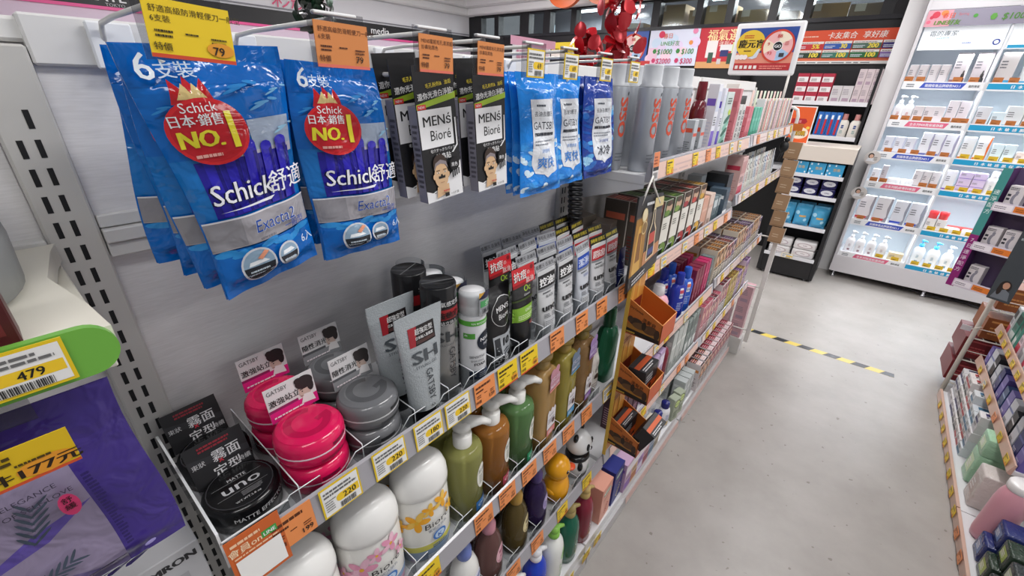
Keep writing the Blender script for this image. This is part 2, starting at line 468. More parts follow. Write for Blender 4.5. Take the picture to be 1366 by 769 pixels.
g = G(); g.box(XB - .16, BAYS[0] - .02, 1.602, XB - .01, BAYS[3], 1.622, M('#e9e8e6', .35), .003); g.ob('top_cap', r_g)
g = G(); g.box(XB - .16, BAYS[0] - .02, .0, XB - .12, BAYS[3], 1.6, m_pan); g.ob('rear_panel', r_g)
for i in range(3):
    g = G(); g.box(XB, BAYS[i] + .002, 0, -.392, BAYS[i + 1] - .002, .105, m_shelf, .002); g.box(-.392, BAYS[i] + .004, .005, XF - .002, BAYS[i + 1] - .004, .06, M('#bcbabb', .3)); g.ob('plinth', r_g)
tag(r_g, 'long light grey metal gondola shelving along the aisle', 'shelving')

def shelf(y0, y1, zr, label, depth=None, h=.045, thick=.022):
    """zr is the bottom of the price rail; goods stand at zr + .012"""
    zt = zr + .014; xb = XB + .006 if depth is None else XF - depth
    r = empty('gondola_shelf', (XF, y0, zt))
    w = y1 - y0
    g = G(); g.box(xb - XF, .003, -thick, -.010, w - .003, 0, m_shelf, .0015); g.ob('shelf_board', r)
    g = G()
    prof = [(-.011, -.014), (-.002, -.014), (.004, -.010), (-.003, h - .016), (-.007, h - .014), (-.011, 0)]
    n = len(prof)
    vs = [(a, .003, b) for a, b in prof] + [(a, w - .003, b) for a, b in prof]
    g.add(vs, [list(range(n))[::-1], list(range(n, 2 * n))] + [(k, (k + 1) % n, n + (k + 1) % n, n + k) for k in range(n)], M('#a3a1a7', .2, spec=.7))
    g.ob('price_rail', r)
    for yy in (.004, w - .007):
        g = G(); p = [(xb - XF, -.002), (-.012, -.002), (-.012, -.03), (xb - XF + .05, -.075), (xb - XF, -.085)]
        n = len(p); vs = [(a, yy, b) for a, b in p] + [(a, yy + .003, b) for a, b in p]
        g.add(vs, [list(range(n)), list(range(n, 2 * n))[::-1]] + [((k + 1) % n, k, n + k, n + (k + 1) % n) for k in range(n)], m_shelf)
        g.ob('bracket', r)
    tag(r, label, 'shelf')
    return r
Z = {}
def sh(key, b, zr, label):
    shelf(BAYS[b] + .001, BAYS[b + 1] - .001, zr, label); Z[key] = zr + .0142
sh('1a', 0, 1.106, 'grey metal shelf carrying the pink and grey wax jars')
sh('1b', 0, .80, 'grey metal shelf carrying the large white body wash bottles')
sh('1c', 0, .505, 'grey metal shelf carrying the duck and panda bottles')
sh('2t', 1, 1.388, 'grey metal top shelf carrying the silver spray cans')
sh('2a', 1, 1.118, 'grey metal shelf carrying the hair dye boxes with vegetable pictures')
sh('2b', 1, .785, 'grey metal shelf carrying the deep blue bottles')
sh('2c', 1, .51, 'grey metal shelf above the blue capped white bottles')
sh('3t', 2, 1.39, 'grey metal top shelf at the far end of the gondola')
sh('3a', 2, 1.165, 'grey metal shelf carrying the clear tubes near the brown cards')
sh('3b', 2, .80, 'grey metal shelf of dye cartons below the clear tubes')
sh('3c', 2, .50, 'grey metal shelf above the dark red dye boxes')
Z['1d'] = Z['2d'] = Z['3d'] = .1052
# ------------------------------------------------------------------ price tags
def price_tag(style, price, w=.052, h=.036, title='', sub=''):
    """a printed card standing in a rail, facing local -Y, origin at its lower middle"""
    g = G(); a = Art()
    if style == 'white':
        g.box(-w / 2, -.0008, 0, w / 2, 0, h, card('#e3c21f'))
        a.rect(-w / 2 + .002, .002, w / 2 - .002, h - .002, '#e9e8e6')
        a.rect(-.002, h * .30, w / 2 - .003, h * .56, '#eec62a').ell(-.002, h * .43, h * .13, h * .13, '#eec62a', 12)
        a.text(price, w * .19, h * .335, h * .27, '#1a1a1a', 'c', .03)
        a.fine(-w * .42, h * .66, w * .42, h * .9, 2, '#6a6a6a', .55, 2).fine(-w * .42, h * .2, -w * .12, h * .6, 5, '#8a8a8a', .5, 3)
        a.bars(-w * .08, h * .08, w * .34, h * .26, 26, '#2a2a2a')
    else:
        bg, ink = {'orange': ('#e88f52', '#5a2c14'), 'yellow': ('#edca22', '#3a2f0c'), 'peach': ('#d9894c', '#4a2413')}[style]
        g.box(-w / 2, -.0008, 0, w / 2, 0, h, card(bg))
        if style != 'orange': a.rect(-w / 2, 0, w / 2, h * .07, '#cf4a2c' if style == 'yellow' else '#e0715f')
        if title: a.text(title, -w * .44, h * .78, h * .13, ink, 'l', .01)
        else: a.fine(-w * .44, h * .76, w * .42, h * .9, 1, ink, .7, 5)
        if sub: a.text(sub, -w * .44, h * .62, h * .13, ink, 'l', .01)
        else: a.fine(-w * .44, h * .6, -w * .05, h * .7, 1, ink, .7, 6)
        a.fine(-w * .42, h * .36, -w * .16, h * .52, 2, ink, .5, 7).fine(-w * .08, h * .44, w * .14, h * .5, 1, ink, .5, 8).fine(w * .22, h * .34, w * .45, h * .48, 2, ink, .45, 9)
        if style == 'yellow' : a.ell(w * .32, h * .24, w * .17, h * .13, '#e39a2c')
        a.text('特價', -w * .36, h * .14, h * .15, ink, 'c', .02)
        a.text(price, w * .29, h * .14, h * .22, '#241a12', 'c', .03)
    a.lay(g, flat(-.0008))
    return g.ob('price_tag')
TAGK = {}
def put_tag(style, price, loc, label, w=.052, h=.036, title='', sub='', rz=RZ, tilt=0, group='price tags', roll=0):
    k = (style, price, w, h, title)
    if k not in TAGK: TAGK[k] = Kind(price_tag(style, price, w, h, title, sub), 'price tag')
    return TAGK[k].put(loc, rz, label, group, rot=(tilt, roll, rz))

# ------------------------------------------------------------------ hooks
def hook():
    r = empty('display_hook')
    mw = M('#e6e5e2', .3)
    g = G(); g.box(-.017, -.006, -.012, .017, 0, .028, M('#eceef2', .35), .0015); g.ob('hook_plate', r)
    g = G(); g.tube([(0, 0, -.006), (0, -.03, -.008), (0, -.132, -.008), (0, -.138, -.004)], .0026, mw, 8); g.ob('prong', r)
    g = G(); g.tube([(-.006, 0, .004), (-.006, -.008, .02), (-.006, -.014, .026), (-.006, -.06, .0285), (-.004, -.205, .031)], .0023, mw, 8); g.ob('tag_wire', r)
    g = G(); g.box(-.026, -.2085, -.006, .026, -.2075, .036, clear('#f7f7f8', .82)); g.box(-.020, -.209, .0335, .020, -.203, .0365, M('#eeeeef', .35), .001); g.ob('tag_holder', r)
    return r
HK = Kind(hook(), 'hook')
HOOKS = [(.118, 'yellow', '79', 'yellow price tag on the hook of the first blue razor bags', '舒適高級防滑輕便刀一般型', '6支裝', 'white wire hook holding the razor bags under the yellow price tag'),
         (.232, 'peach', '79', 'orange price tag on the hook of the second blue razor bags', '舒適高級防滑輕便刀一般型', '6支裝', 'white wire hook holding the razor bags under the orange price tag'),
         (.339, 'peach', '79 ', 'orange price tag above the first black nose strip box', "MENS蜜妮毛孔清潔護理", '妙鼻貼黑色', 'white wire hook holding the first black nose strip boxes'),
         (.424, 'peach', '79  ', 'orange price tag above the second black nose strip box', "MENS蜜妮毛孔清潔護", '妙鼻貼黑色', 'white wire hook holding the second black nose strip boxes'),
         (.513, 'white', '69', 'white price tag above the first light blue wipes bag', '', '', 'white wire hook holding the first light blue wipes bags'),
         (.600, 'white', '69 ', 'white price tag above the second light blue wipes bag', '', '', 'white wire hook holding the second light blue wipes bags'),
         (.708, 'white', '69  ', 'white price tag above the dark blue wipes bag', '', '', 'white wire hook holding the dark blue wipes bags'),
         (.814, 'white', '69   ', 'white price tag on the empty hook beside the spray cans', '', '', 'empty white wire hook beside the silver spray cans')]
for y, st, pr, tl, ti, su, hl in HOOKS:
    HK.put((XB + .001, y, 1.5945), RZ, hl)
    w_, h_ = (.05, .0345) if y < .3 else ((.046, .0345) if st == 'peach' else (.038, .034))
    put_tag(st, pr.strip(), (-.3865, y + .002, 1.5888), tl, w_, h_, ti, su, group=None, roll=.06 if y < .15 else .02)

# ------------------------------------------------------------------ bags hanging on the hooks
def bag_surface(q, bulge, seed=0, wr=1.0, seal=.07):
    """q = TL,TR,BL,BR as (x,y,z); u,v in 0..1, front bulges to local -Y"""
    TL, TR, BL, BR = [Vector(p) for p in q]; r = random.Random(seed); ph = [r.uniform(0, 6) for _ in range(6)]
    def S(u, v, w=0, back=False):
        p = (BL * (1 - u) + BR * u) * (1 - v) + (TL * (1 - u) + TR * u) * v
        e = max(0, min(1, (v - .03) / seal)) * max(0, min(1, (1 - v - .06) / (seal * 1.6)))
        e = e * e * (3 - 2 * e)
        s = max(0, math.sin(PI * u)) ** .75
        d = bulge * e * s
        k = .0016 * wr * e * s * (math.sin(9 * u + 14 * v + ph[0]) + .4 * math.sin(15 * u - 9 * v + ph[1]) + .35 * math.sin(21 * v + 5 * u + ph[2]))
        k += .0013 * wr * (1 - e) * math.sin(17 * u + ph[3])
        p = p.copy(); p.x += .0035 * wr * math.sin(5 * v + ph[4]) * (1 if u > .5 else -1) * abs(u - .5) * 2
        p.y += (d * .04 + .0004) if back else -(d + k) - w - .0004
        return p
    return S
def bag_mesh(S, col_front, n=30, m=36):
    g = G()
    g.surf(lambda u, v: S(u, v), n, m, col_front)
    g.surf(lambda u, v: S(1 - u, v, 0, True), 8, 10, col_front)
    for ed in (lambda t, b: S(0, t, 0, b), lambda t, b: S(1, t, 0, b)):
        g.surf(lambda u, v: ed(v, u < .5), 1, 26, col_front)
    for vv in (0, 1):
        g.surf(lambda u, v: S(u, vv, 0, v > .5), 22, 1, col_front)
    return g
def razor_art():
    a = Art(film); W, H = .116, .21
    U = lambda x: x * W
    V = lambda y: y * H
    a.rect(U(.0), V(.86), U(1), V(.995), '#0a5fb4', 8, 3)
    a.rect(U(.0), V(.355), U(1), V(.60), '#1b74c2', 8, 6).rect(U(.26), V(.56), U(.97), V(.64), '#c9c4d2', 6, 3).rect(U(.6), V(.6), U(.97), V(.72), '#aab9cf', 4, 4)
    a.rect(U(.14), V(.355), U(.93), V(.585), '#272097', 10, 8)
    for i in range(5):
        u = .2 + i * .15
        a.rect(U(u), V(.36), U(u + .11), V(.61 + .01 * (i % 3)), '#3129b6', 2, 8).rect(U(u + .075), V(.36), U(u + .105), V(.6), '#201a80', 1, 8).ell(U(u + .055), V(.61 + .01 * (i % 3)), U(.055), V(.02), '#3d35c8', 10)
    for x, y, rx, c in ((.75, .77, .09, '#5fa4d8'), (.9, .66, .07, '#9fd0ec'), (.12, .78, .06, '#2f86cc'), (.6, .84, .1, '#2c84cc'), (.86, .82, .06, '#7ab8e0')):
        [a.ell(U(x + .03 * q * q - .03), V(y + .012 * q), U(rx * (.9 - .2 * q)), V(rx * .07), c, 10, rot=.35 - .25 * q) for q in range(3)]
    a.rect(U(0), V(.22), U(1), V(.35), '#a3a0a6', 10, 4).rect(U(0), V(.225), U(.3), V(.345), '#8f8d93', 3, 3).rect(U(.0), V(.345), U(1), V(.352), '#dcdce0', 6, 1)
    a.rect(U(0), V(0), U(1), V(.215), '#0c66bd', 8, 6)
    for i in range(7): a.ell(U(.1 + .13 * i), V(.205 - .012 * (i % 3)), U(.1), V(.016), '#2f8fd6', 10, rot=.2 * (i % 2))
    # crown and seal
    a.poly([(U(.20), V(.885)), (U(.16), V(.80)), (U(.42), V(.80)), (U(.38), V(.885)), (U(.33), V(.845)), (U(.29), V(.895)), (U(.25), V(.845))], '#b81f28')
    a.poly([(U(.20), V(.815)), (U(.38), V(.815)), (U(.32), V(.87)), (U(.29), V(.835)), (U(.26), V(.87))], '#d9c083')
    a.ell(U(.32), V(.695), U(.26), V(.125), '#d42a31', 30).ell(U(.32), V(.695), U(.235), V(.112), '#c01f2a', 30)
    a.text('Schick', U(.30), V(.77), .0105, WHITE, 'c', .0).text('日本·銷售', U(.26), V(.725), .0098, WHITE, 'c', .03, w=U(.32))
    a.text('NO.', U(.245), V(.645), .0185, '#f0e23a', 'c', .04, it=.1).text('1', U(.46), V(.63), .042, '#f4e43c', 'c', .02)
    a.fine(U(.17), V(.605), U(.44), V(.622), 1, '#e7a9a0', .7)
    a.text('6', U(.11), V(.885), .026, '#dfe7ef', 'c', .02).text('支裝', U(.27), V(.892), .0125, '#c8d8ea', 'c', .02)
    a.text('Schick', U(.40), V(.415), .0245, '#10123c', 'c', .06, it=.1).text('Schick', U(.40), V(.417), .0242, '#f0f0f6', 'c', .02, it=.1).poly([(U(.16), V(.385)), (U(.66), V(.4)), (U(.62), V(.386))], '#e8e8f2')
    a.text('舒適', U(.82), V(.415), .0225, '#f2f2f8', 'c', .02)
    a.text('Exacta2', U(.60), V(.268), .0165, '#e9eef8', 'c', .03, it=.15).text('Exacta2', U(.60), V(.269), .0163, '#1f4aa4', 'c', .01, it=.15)
    a.text('一般型', U(.79), V(.232), .009, '#3a55a8', 'c', .02).fine(U(.4), V(.232), U(.65), V(.25), 1, '#77757c', .6)
    for x, r_, s in ((.33, .165, 1), (.63, .115, 2)):
        a.ell(U(x), V(.125), U(r_), V(r_ * .5), '#cfd3da', 24).ell(U(x), V(.125), U(r_ - .018), V((r_ - .018) * .5), '#8fa9c0', 24)
        a.ell(U(x), V(.125), U(r_ - .018), V((r_ - .018) * .5), '#23262d', 16, PI, TAU)
        a.poly([(U(x - r_ * .6), V(.13)), (U(x + r_ * .6), V(.135)), (U(x + r_ * .3), V(.152)), (U(x - r_ * .5), V(.148))], '#eef2f6')
        a.fine(U(x - r_ * .6), V(.085), U(x + r_ * .6), V(.115), 2, '#b8c4cf', .5, s)
    a.poly([(U(.32), V(.16)), (U(.4), V(.19)), (U(.44), V(.18)), (U(.36), V(.15))], '#e39878')
    a.text('6入', U(.885), V(.135), .0115, '#d6e4f2', 'c', .02)
    return a, W, H
RA, RW, RH = razor_art()
def razor_bag(q, seed, art=True, mat=None):
    r = empty('razor_bag')
    S = bag_surface(q, .0155, seed, 1.1)
    bag_mesh(S, film('#0c68c0')).ob('pouch', r)
    if art:
        g = G(); RA.lay(g, lambda u, v, w: S(max(.003, min(.997, u / RW)), max(.003, min(.997, v / RH)), w), .00011, .0055); g.ob('pouch_print', r)
    return r
def yz(y0, z0, x0, pts): return [(y - y0, -(x - x0), z - z0) for y, z, x in pts]
def place_razor(y0, pts, seed, label, art=True):
    z0, x0 = 1.59, -.46
    r = razor_bag(yz(y0, z0, x0, pts), seed, art); r.location = (x0, y0, z0); r.rotation_euler = (0, 0, RZ)
    return tag(r, label, 'razor bag', 'bags of disposable razors on the hooks')
place_razor(.118, [(.0905, 1.600, -.458), (.207, 1.606, -.458), (.113, 1.382, -.45), (.207, 1.403, -.45)], 1, 'blue disposable razor bag in front on the hook with the yellow price tag')
place_razor(.118, [(.0925, 1.600, -.481), (.208, 1.604, -.481), (.099, 1.390, -.473), (.2, 1.398, -.473)], 2, 'blue razor bag second on the hook with the yellow price tag')
place_razor(.118, [(.0935, 1.600, -.503), (.209, 1.602, -.503), (.092, 1.400, -.494), (.203, 1.402, -.494)], 3, 'blue razor bag third on the hook with the yellow price tag')
place_razor(.118, [(.0925, 1.597, -.524), (.21, 1.6, -.524), (.082, 1.412, -.515), (.2, 1.406, -.515)], 4, 'blue razor bag hanging last on the hook with the yellow price tag')
place_razor(.232, [(.2145, 1.596, -.458), (.312, 1.592, -.458), (.212, 1.393, -.45), (.322, 1.393, -.45)], 5, 'blue disposable razor bag in front on the hook with the orange price tag')
place_razor(.232, [(.216, 1.596, -.479), (.318, 1.593, -.479), (.2165, 1.408, -.471), (.322, 1.398, -.471)], 6, 'blue razor bag second on the hook with the orange price tag')
place_razor(.232, [(.2205, 1.596, -.501), (.322, 1.593, -.501), (.222, 1.418, -.494), (.326, 1.40, -.494)], 7, 'blue razor bag hanging last on the hook with the orange price tag')

# ------------------------------------------------------------------ black nose strip boxes
def strip_box(W=.062):
    r = empty('nose_strip_box'); H = .161
    g = G(); g.box(-W / 2, -.014, 0, W / 2, .002, .118, card('#8d8b98'), .0006)
    g.box(-W / 2, -.0145, .0, W / 2, -.0138, .12, card('#17171a')); g.ob('carton', r)
    g = G(); g.box(-W / 2, -.0145, .12, W / 2, -.0135, H, card('#1a1a1d')); g.ob('hanging_tab', r)
    a = Art(); x = W / 2
    a.poly([(-x, 0), (x, 0), (x, .034), (-x + .014, .010), (-x, .016)], '#ececee').poly([(-x + .004, .010), (x, .028), (x, .046), (-x + .02, .012)], '#ececee')
    a.rect(-x + .001, .068, x - .008, .113, '#efeff1')
    a.text('MENś', -.002, .094, .0165, '#151515', 'c', .03, w=.044).text('Bioré', .002, .0765, .0175, '#222222', 'c', -.004, sx=.9)
    a.poly([(-x, .1135), (x, .1225), (x, .13), (-x, .1195)], '#9dbb2f').rect(-x + .001, .1135, -x + .014, .119, '#d8342f').text('NEW', -x + .0075, .1148, .0042, WHITE)
    a.text('還你光滑白淨臉!', 0, .1265, .0082, '#f1f1f1', 'c', .02, rot=.09, w=W * .9)
    a.text('毛孔粉刺&', -.002, .1375, .0056, '#e8d23a', 'c', .01, rot=.09).text('油垢', .02, .1395, .0056, '#e8d23a', 'c', .01, rot=.09)
    a.text('毛穴すっきりパック', .002, .0625, .0046, WHITE, 'c', .01).text('妙鼻貼', .002, .0525, .0085, '#f2f2f2', 'c', .02)
    a.poly([(.016, .058), (.019, .058), (.0275, .066), (.0275, .1), (.0255, .1), (.0255, .067)], '#e8e8ea')
    # drawn man with a strip on the nose
    sk = '#d9b48c'
    a.poly([(-.016, .004), (.006, .008), (.006, .02), (-.014, .018)], sk)
    a.ell(-.006, .0475, .0115, .012, '#3a2a22', 16).ell(-.0055, .032, .0118, .0165, sk, 20).ell(-.0175, .032, .002, .0035, sk, 8).ell(.0065, .032, .002, .0035, sk, 8)
    a.poly([(-.0175, .04), (-.014, .049), (-.0055, .0525), (.004, .049), (.0065, .04), (.002, .0455), (-.0055, .0475), (-.013, .0455)], '#8d8488')
    a.poly([(-.0105, .0285), (.0002, .0285), (.0005, .032), (-.0035, .0315), (-.004, .034), (-.0065, .034), (-.0072, .0315), (-.0108, .032)], '#151515')
    for s in (-1, 1):
        a.ell(-.0052 + s * .0056, .0365, .0022, .0009, '#f4efe8', 8).ell(-.0052 + s * .0056, .0365, .0009, .0009, '#2a1d16', 8).rect(-.0052 + s * .0056 - .003, .039, -.0052 + s * .0056 + .003, .0398, '#3a2a22')
    a.rect(-.009, .0232, -.002, .0238, '#a5705a')
    a.ell(.0175, .043, .0085, .0085, '#0c0c0e', 16).text('黑色', .0175, .0405, .0056, WHITE, 'c', .02)
    for k in range(4): a.rect(.012 + k * .0035, .026 + k * .001, .0145 + k * .0035, .034 + k * .001, '#3a3a3d')
    a.rect(-.004, .0035, .0035, .0085, '#1a1a1a').text('×10片裝', .0135, .0042, .004, '#333333').fine(-.006, .011, .01, .014, 1, '#c05048', .6)
    g = a.lay(G(), flat(-.0145)); g.ob('front_print', r)
    g = Art().fine(.002, .02, .012, .1, 12, '#55535e', .5, 5).lay(G(), lambda u, v, w: (-W / 2 - w, -u, v)); g.ob('side_print', r)
    return r
NB = Kind(strip_box(), 'boxed nose strips')
zt = 1.4385
for y0, x0, lb, rr in ((.389, -.447, 'black nose strip box in front on its hook beside the razor bags', .09), (.374, -.47, 'black nose strip box second on the hook beside the razor bags', .085), (.369, -.492, 'black nose strip box last on the hook beside the razor bags', .085),
                   (.484, -.447, 'black nose strip box in front on the hook beside the light blue wipes', .07), (.476, -.47, 'black nose strip box second on the hook beside the light blue wipes', .06), (.478, -.493, 'black nose strip box last on the hook beside the light blue wipes', .06)):
    NB.put((x0, y0, zt + (-.447 - x0) * .25), RZ, lb, 'black nose strip boxes', rot=(0, -rr, RZ), scale=(1.02, 1, 1.0))

# ------------------------------------------------------------------ wipes bags
def wipes(dark):
    a = Art(film); W, H = .098, .186
    c1, c2, c3 = ('#2b2f78', '#2d6fc4', '#9fd2f2') if dark else ('#1277d6', '#2f8be0', '#cfe6f4')
    rr = random.Random(5 if dark else 6)
    for i in range(46 if dark else 34):
        x, y = rr.choice((rr.uniform(.004, .024), rr.uniform(W - .022, W - .004), rr.uniform(.004, W - .004))), rr.uniform(.008, H * (.72 if dark else .45))
        a.l = i % 4; a.ell(x, y, rr.uniform(.005, .013), rr.uniform(.002, .006), rr.choice([c3, c2, '#5aa9e6', '#1a55b0' if dark else '#3f9ae8']), 10, rot=rr.uniform(-.8, .8))
    a.l = 3
    a.l = 5
    a.poly([(.020, .148), (.078, .150), (.080, .05), (.079, .036), (.062, .032), (.054, .026), (.046, .032), (.026, .036), (.020, .05)], '#dfe2e8')
    a.text('GATSBY', .049, .104, .0165, '#1e2430', 'c', .0, w=.052).text('去油去髒汙', .048, .124, .0085, '#3c4048', 'c', .0, w=.044)
    a.fine(.03, .138, .06, .143, 1, '#555b66', .6, 3).fine(.024, .094, .074, .1, 1, '#2d323c', .8, 2).fine(.024, .08, .074, .09, 2, '#8a8f99', .4, 4)
    a.text('冰涼極凍' if dark else '涼感舒適', .049, .0685, .0065, '#5566a8' if dark else '#4f8fd8', 'c', .01)
    a.text('冰冷' if dark else '爽快', .049, .0445, .0205, '#262c3a' if dark else '#3f86d6', 'c', .02)
    return a, W, H
def wipes_bag(art, q, seed, dark):
    A, W, H = art; r = empty('wipes_bag')
    S = bag_surface(q, .012, seed, 1.2, .05)
    bag_mesh(S, film('#24429c' if dark else '#2286e2')).ob('pouch', r)
    g = G(); A.lay(g, lambda u, v, w: S(max(.003, min(.997, u / W)), max(.003, min(.997, v / H)), w), .00012, .0055); g.ob('pouch_print', r)
    return r
WL, WD = wipes(False), wipes(True)
def place_wipes(art, dark, y0, pts, seed, label):
    r = wipes_bag(art, yz(y0, 1.59, -.46, pts), seed, dark); r.location = (-.46, y0, 1.59); r.rotation_euler = (0, 0, RZ)
    return tag(r, label, 'wipes bag', 'bags of body wipes on the hooks')
def wset(art, dark, y0, yl, yr, n, nm, base):
    for k in range(n):
        x = (-.452 if y0 < .55 else -.462) - .018 * k
        place_wipes(art, dark, y0, [(yl + .003 * k, 1.598, x), (yr + .003 * k, 1.596, x), (yl + .002 + .003 * k, 1.411, x + .02), (yr + .003 + .003 * k, 1.412, x + .02)], base + k,
                    ('%s wipes bag %s on the %s' % ('dark blue icy' if dark else 'light blue', ['in front', 'second', 'hanging last'][k], nm)))
wset(WL, 0, .513, .553, .660, 3, 'hook beside the nose strip boxes', 20)
wset(WL, 0, .600, .652, .752, 2, 'hook between the other wipes bags', 30)
wset(WD, 1, .708, .764, .884, 3, 'hook next to the spray cans', 40)
# ------------------------------------------------------------------ wax jars, tubs, tubes and cans on the first shelf
def gmark(a, r, c1, c2):
    a.ell(0, 0, r * .93, r * .93, c1, 30)
    a.ring(0, 0, r * .46, r * .70, c2, 34, .75, 5.75).poly([(r * .18, -r * .1), (r * .70, -r * .1), (r * .66, -r * .36), (r * .5, -r * .5), (r * .42, -r * .28), (r * .18, -r * .30)], c2)
    return a
def wax_jar(c1, c2, c3, cardart=None):
    r = empty('wax_jar')
    pr = [(.033, 0), (.040, .0035), (.0425, .011), (.0425, .0185)]
    G().lathe(pr, plas(c1, .16), 36).ob('jar_body', r)
    G().lathe([(.0424, .0186), (.0428, .0195), (.0428, .0205), (.0424, .0212)], plas('#e9c9d6' if c1 != '#6f7073' else '#b9babc', .2), 36).ob('seam', r)
    pl = [(.0425, .0213), (.0427, .03), (.0412, .036), (.037, .0405), (.030, .0428), (.012, .0437), (.0002, .0438)]
    G().lathe(pl, plas(c1, .16), 36).ob('lid', r)
    rz = rad([(x, z) for x, z in pl])
    def dome(u, v, w):
        q = math.hypot(u, v); z = .0438
        for (r0, z0), (r1, z1) in zip(pl, pl[1:]):
            if r1 <= q <= r0: z = z1 + (z0 - z1) * (q - r1) / (r0 - r1)
        return (u, v, z + w + .0002)
    gmark(Art(lambda c: plas(c, .16)), .040, c1, c2).lay(G(), dome, .0001, .004).ob('lid_mark', r)
    a = Art().rect(-.012, .024, .012, .029, c3, 6, 1); a.fine(-.030, .006, .01, .014, 3, c3, .4, 2)
    a.lay(G(), cyl(pr + pl[:2], .2), .0001, .004).ob('side_print', r)
    return r
def man_card(bg, ink, t2, foot, hair):
    """printed card with a man in profile"""
    a = Art(); w, h = .064, .050
    a.rect(-w / 2, 0, w / 2, h, '#d9d7d8').rect(-w / 2, 0, w / 2, h * .30, foot)
    a.rect(-w / 2, h * .30, w * .1, h * .38, bg).text('GATSBY', -w / 2 + .003, h * .80, .0085, '#2a2a2c', 'l', 0, w=.026)
    a.text(t2, -w / 2 + .002, h * .47, .0105, '#161618', 'l', .03, w=.04)
    sk = '#c9b2a6'
    a.ell(w * .27, h * .52, w * .13, h * .24, sk, 20).poly([(w * .14, h * .16), (w * .44, h * .10), (w * .40, h * .36), (w * .22, h * .40)], '#e3dfdf').poly([(w * .17, h * .40), (w * .12, h * .47), (w * .16, h * .5)], sk)
    a.ell(w * .29, h * .74, w * .19, h * .19, hair, 18).ell(w * .40, h * .60, w * .07, h * .18, hair, 14).ell(w * .17, h * .84, w * .08, h * .09, hair, 10)
    a.rect(w * .17, h * .55, w * .24, h * .57, '#3a2e2a').ell(w * .21, h * .50, w * .018, h * .016, '#2a2220', 8).rect(w * .15, h * .37, w * .22, h * .385, '#8a6258')
    a.fine(-w / 2 + .004, h * .12, w / 2 - .004, h * .19, 1, '#eadfe4', .6, 4)
    return a, w, h
def card_part(r, art, w, h, loc, tilt, name='header_card', back='#cfcfd2', rz=0):
    g = G(); g.box(-w / 2, 0, 0, w / 2, .0006, h, card(back)); art.lay(g, flat(0))
    o = g.ob(name, r, loc); o.rotation_euler = (tilt, 0, rz); return o
z = Z['1a'] + .0003
PINK, GRAY = ('#dc1858', '#bd0f49', '#7c0a36'), ('#6f7073', '#57585b', '#2d2e30')
for pal, nm, t2, foot, hair, (fx, fy), (rx, ry), cz in ((PINK, 'pink', '激強站立', '#d51f7c', '#2a2022', (-.4375, .1545), (-.524, .157), 0), (GRAY, 'grey', '隨性消光', '#8b8c8f', '#3a3534', (-.4375, .2365), (-.524, .239), 0)):
    plain = Kind(wax_jar(*pal), 'hair wax'); carded = wax_jar(*pal)
    ca, cw, chh = man_card('#8d1d5a' if nm == 'pink' else '#55565a', 0, t2, foot, hair)
    card_part(carded, ca, cw, chh, (.014, .034, .036), -.12, back='#cfcfd2', rz=-.25)
    carded = Kind(carded, 'hair wax')
    for (x, y), wh in (((fx, fy), 'front'), ((rx, ry), 'rear')):
        for k in range(2):
            lb = '%s hair wax jar %s of the %s stack' % ('glossy pink' if nm == 'pink' else 'glossy grey', 'on top' if k else 'at the bottom', wh)
            (carded if k else plain).put((x, y, z + k * .0421), RZ + (.3 if k else -.2), lb + (', with a header card' if k else ''), '%s hair wax jars' % nm, scale=.95)

def uno_tub():
    r = empty('wax_tub')
    pr = [(.037, 0), (.0405, .003), (.041, .018)]
    G().lathe(pr, plas('#1c1c1f', .22), 40).ob('tub_body', r)
    pl = [(.0415, .0182), (.0418, .034), (.0395, .0385), (.035, .0395), (.0002, .0395)]
    G().lathe(pl, plas('#121214', .18), 40).ob('lid', r)
    a = Art().ring(0, 0, .0352, .0364, '#3a3a3e').text('uno', .001, -.006, .021, '#c9c9cc', 'c', .02, w=.042).text('MATTE', .001, .0125, .0068, '#d0d0d2', 'c', .01)
    a.rect(-.028, .0105, .028, .0109, '#9a9a9c').rect(-.028, -.0105, .028, -.0101, '#9a9a9c').fine(-.004, -.0205, .02, -.012, 4, '#8d8d90', .4, 5).text('WT.WT.2.8 oz', .0, -.0275, .0045, '#cfcfcf', 'c', 0)
    a.lay(G(), top(.0396), .00005).ob('lid_print', r)
    a = Art(lambda c: plas(c, .2)).text('MATTE EFFECTOR', 0, .0215, .0085, '#d6d6d8', 'c', .02)
    a.lay(G(), cyl(pr + pl[:2], .25), .0001, .004).ob('side_print', r)
    c = Art(); w, h = .066, .056
    c.rect(-w / 2, 0, w / 2, h, '#1d1d20').poly([(-w / 2, h * .55), (w / 2, h * .35), (w / 2, h * .5), (-w / 2, h * .72)], '#2b2b2f')
    c.text('霧面', .008, h * .46, .0165, '#d6d6d8', 'c', .02).text('定型', .004, h * .10, .0165, '#d6d6d8', 'c', .02).text('×', .0, h * .36, .012, '#c22a3c', 'c', .03)
    c.text('束狀', -w * .35, h * .5, .0075, '#c9c9cb', 'c', .01).text('持續', w * .36, h * .18, .0075, '#c9c9cb', 'c', .01).fine(-w * .28, h * .8, w * .36, h * .95, 2, '#8c2230', .6, 9)
    card_part(r, c, w, h, (-.003, .033, .032), -.35, back='#1a1a1c', rz=.05)
    return r
UT = Kind(uno_tub(), 'hair wax')
UT.put((-.452, .0745, z), RZ, 'flat black matte wax tub in front inside the clear tray', 'black wax tubs', scale=.93)
UT.put((-.535, .0745, z), RZ, 'flat black matte wax tub behind the front one in the clear tray', 'black wax tubs', scale=.93)

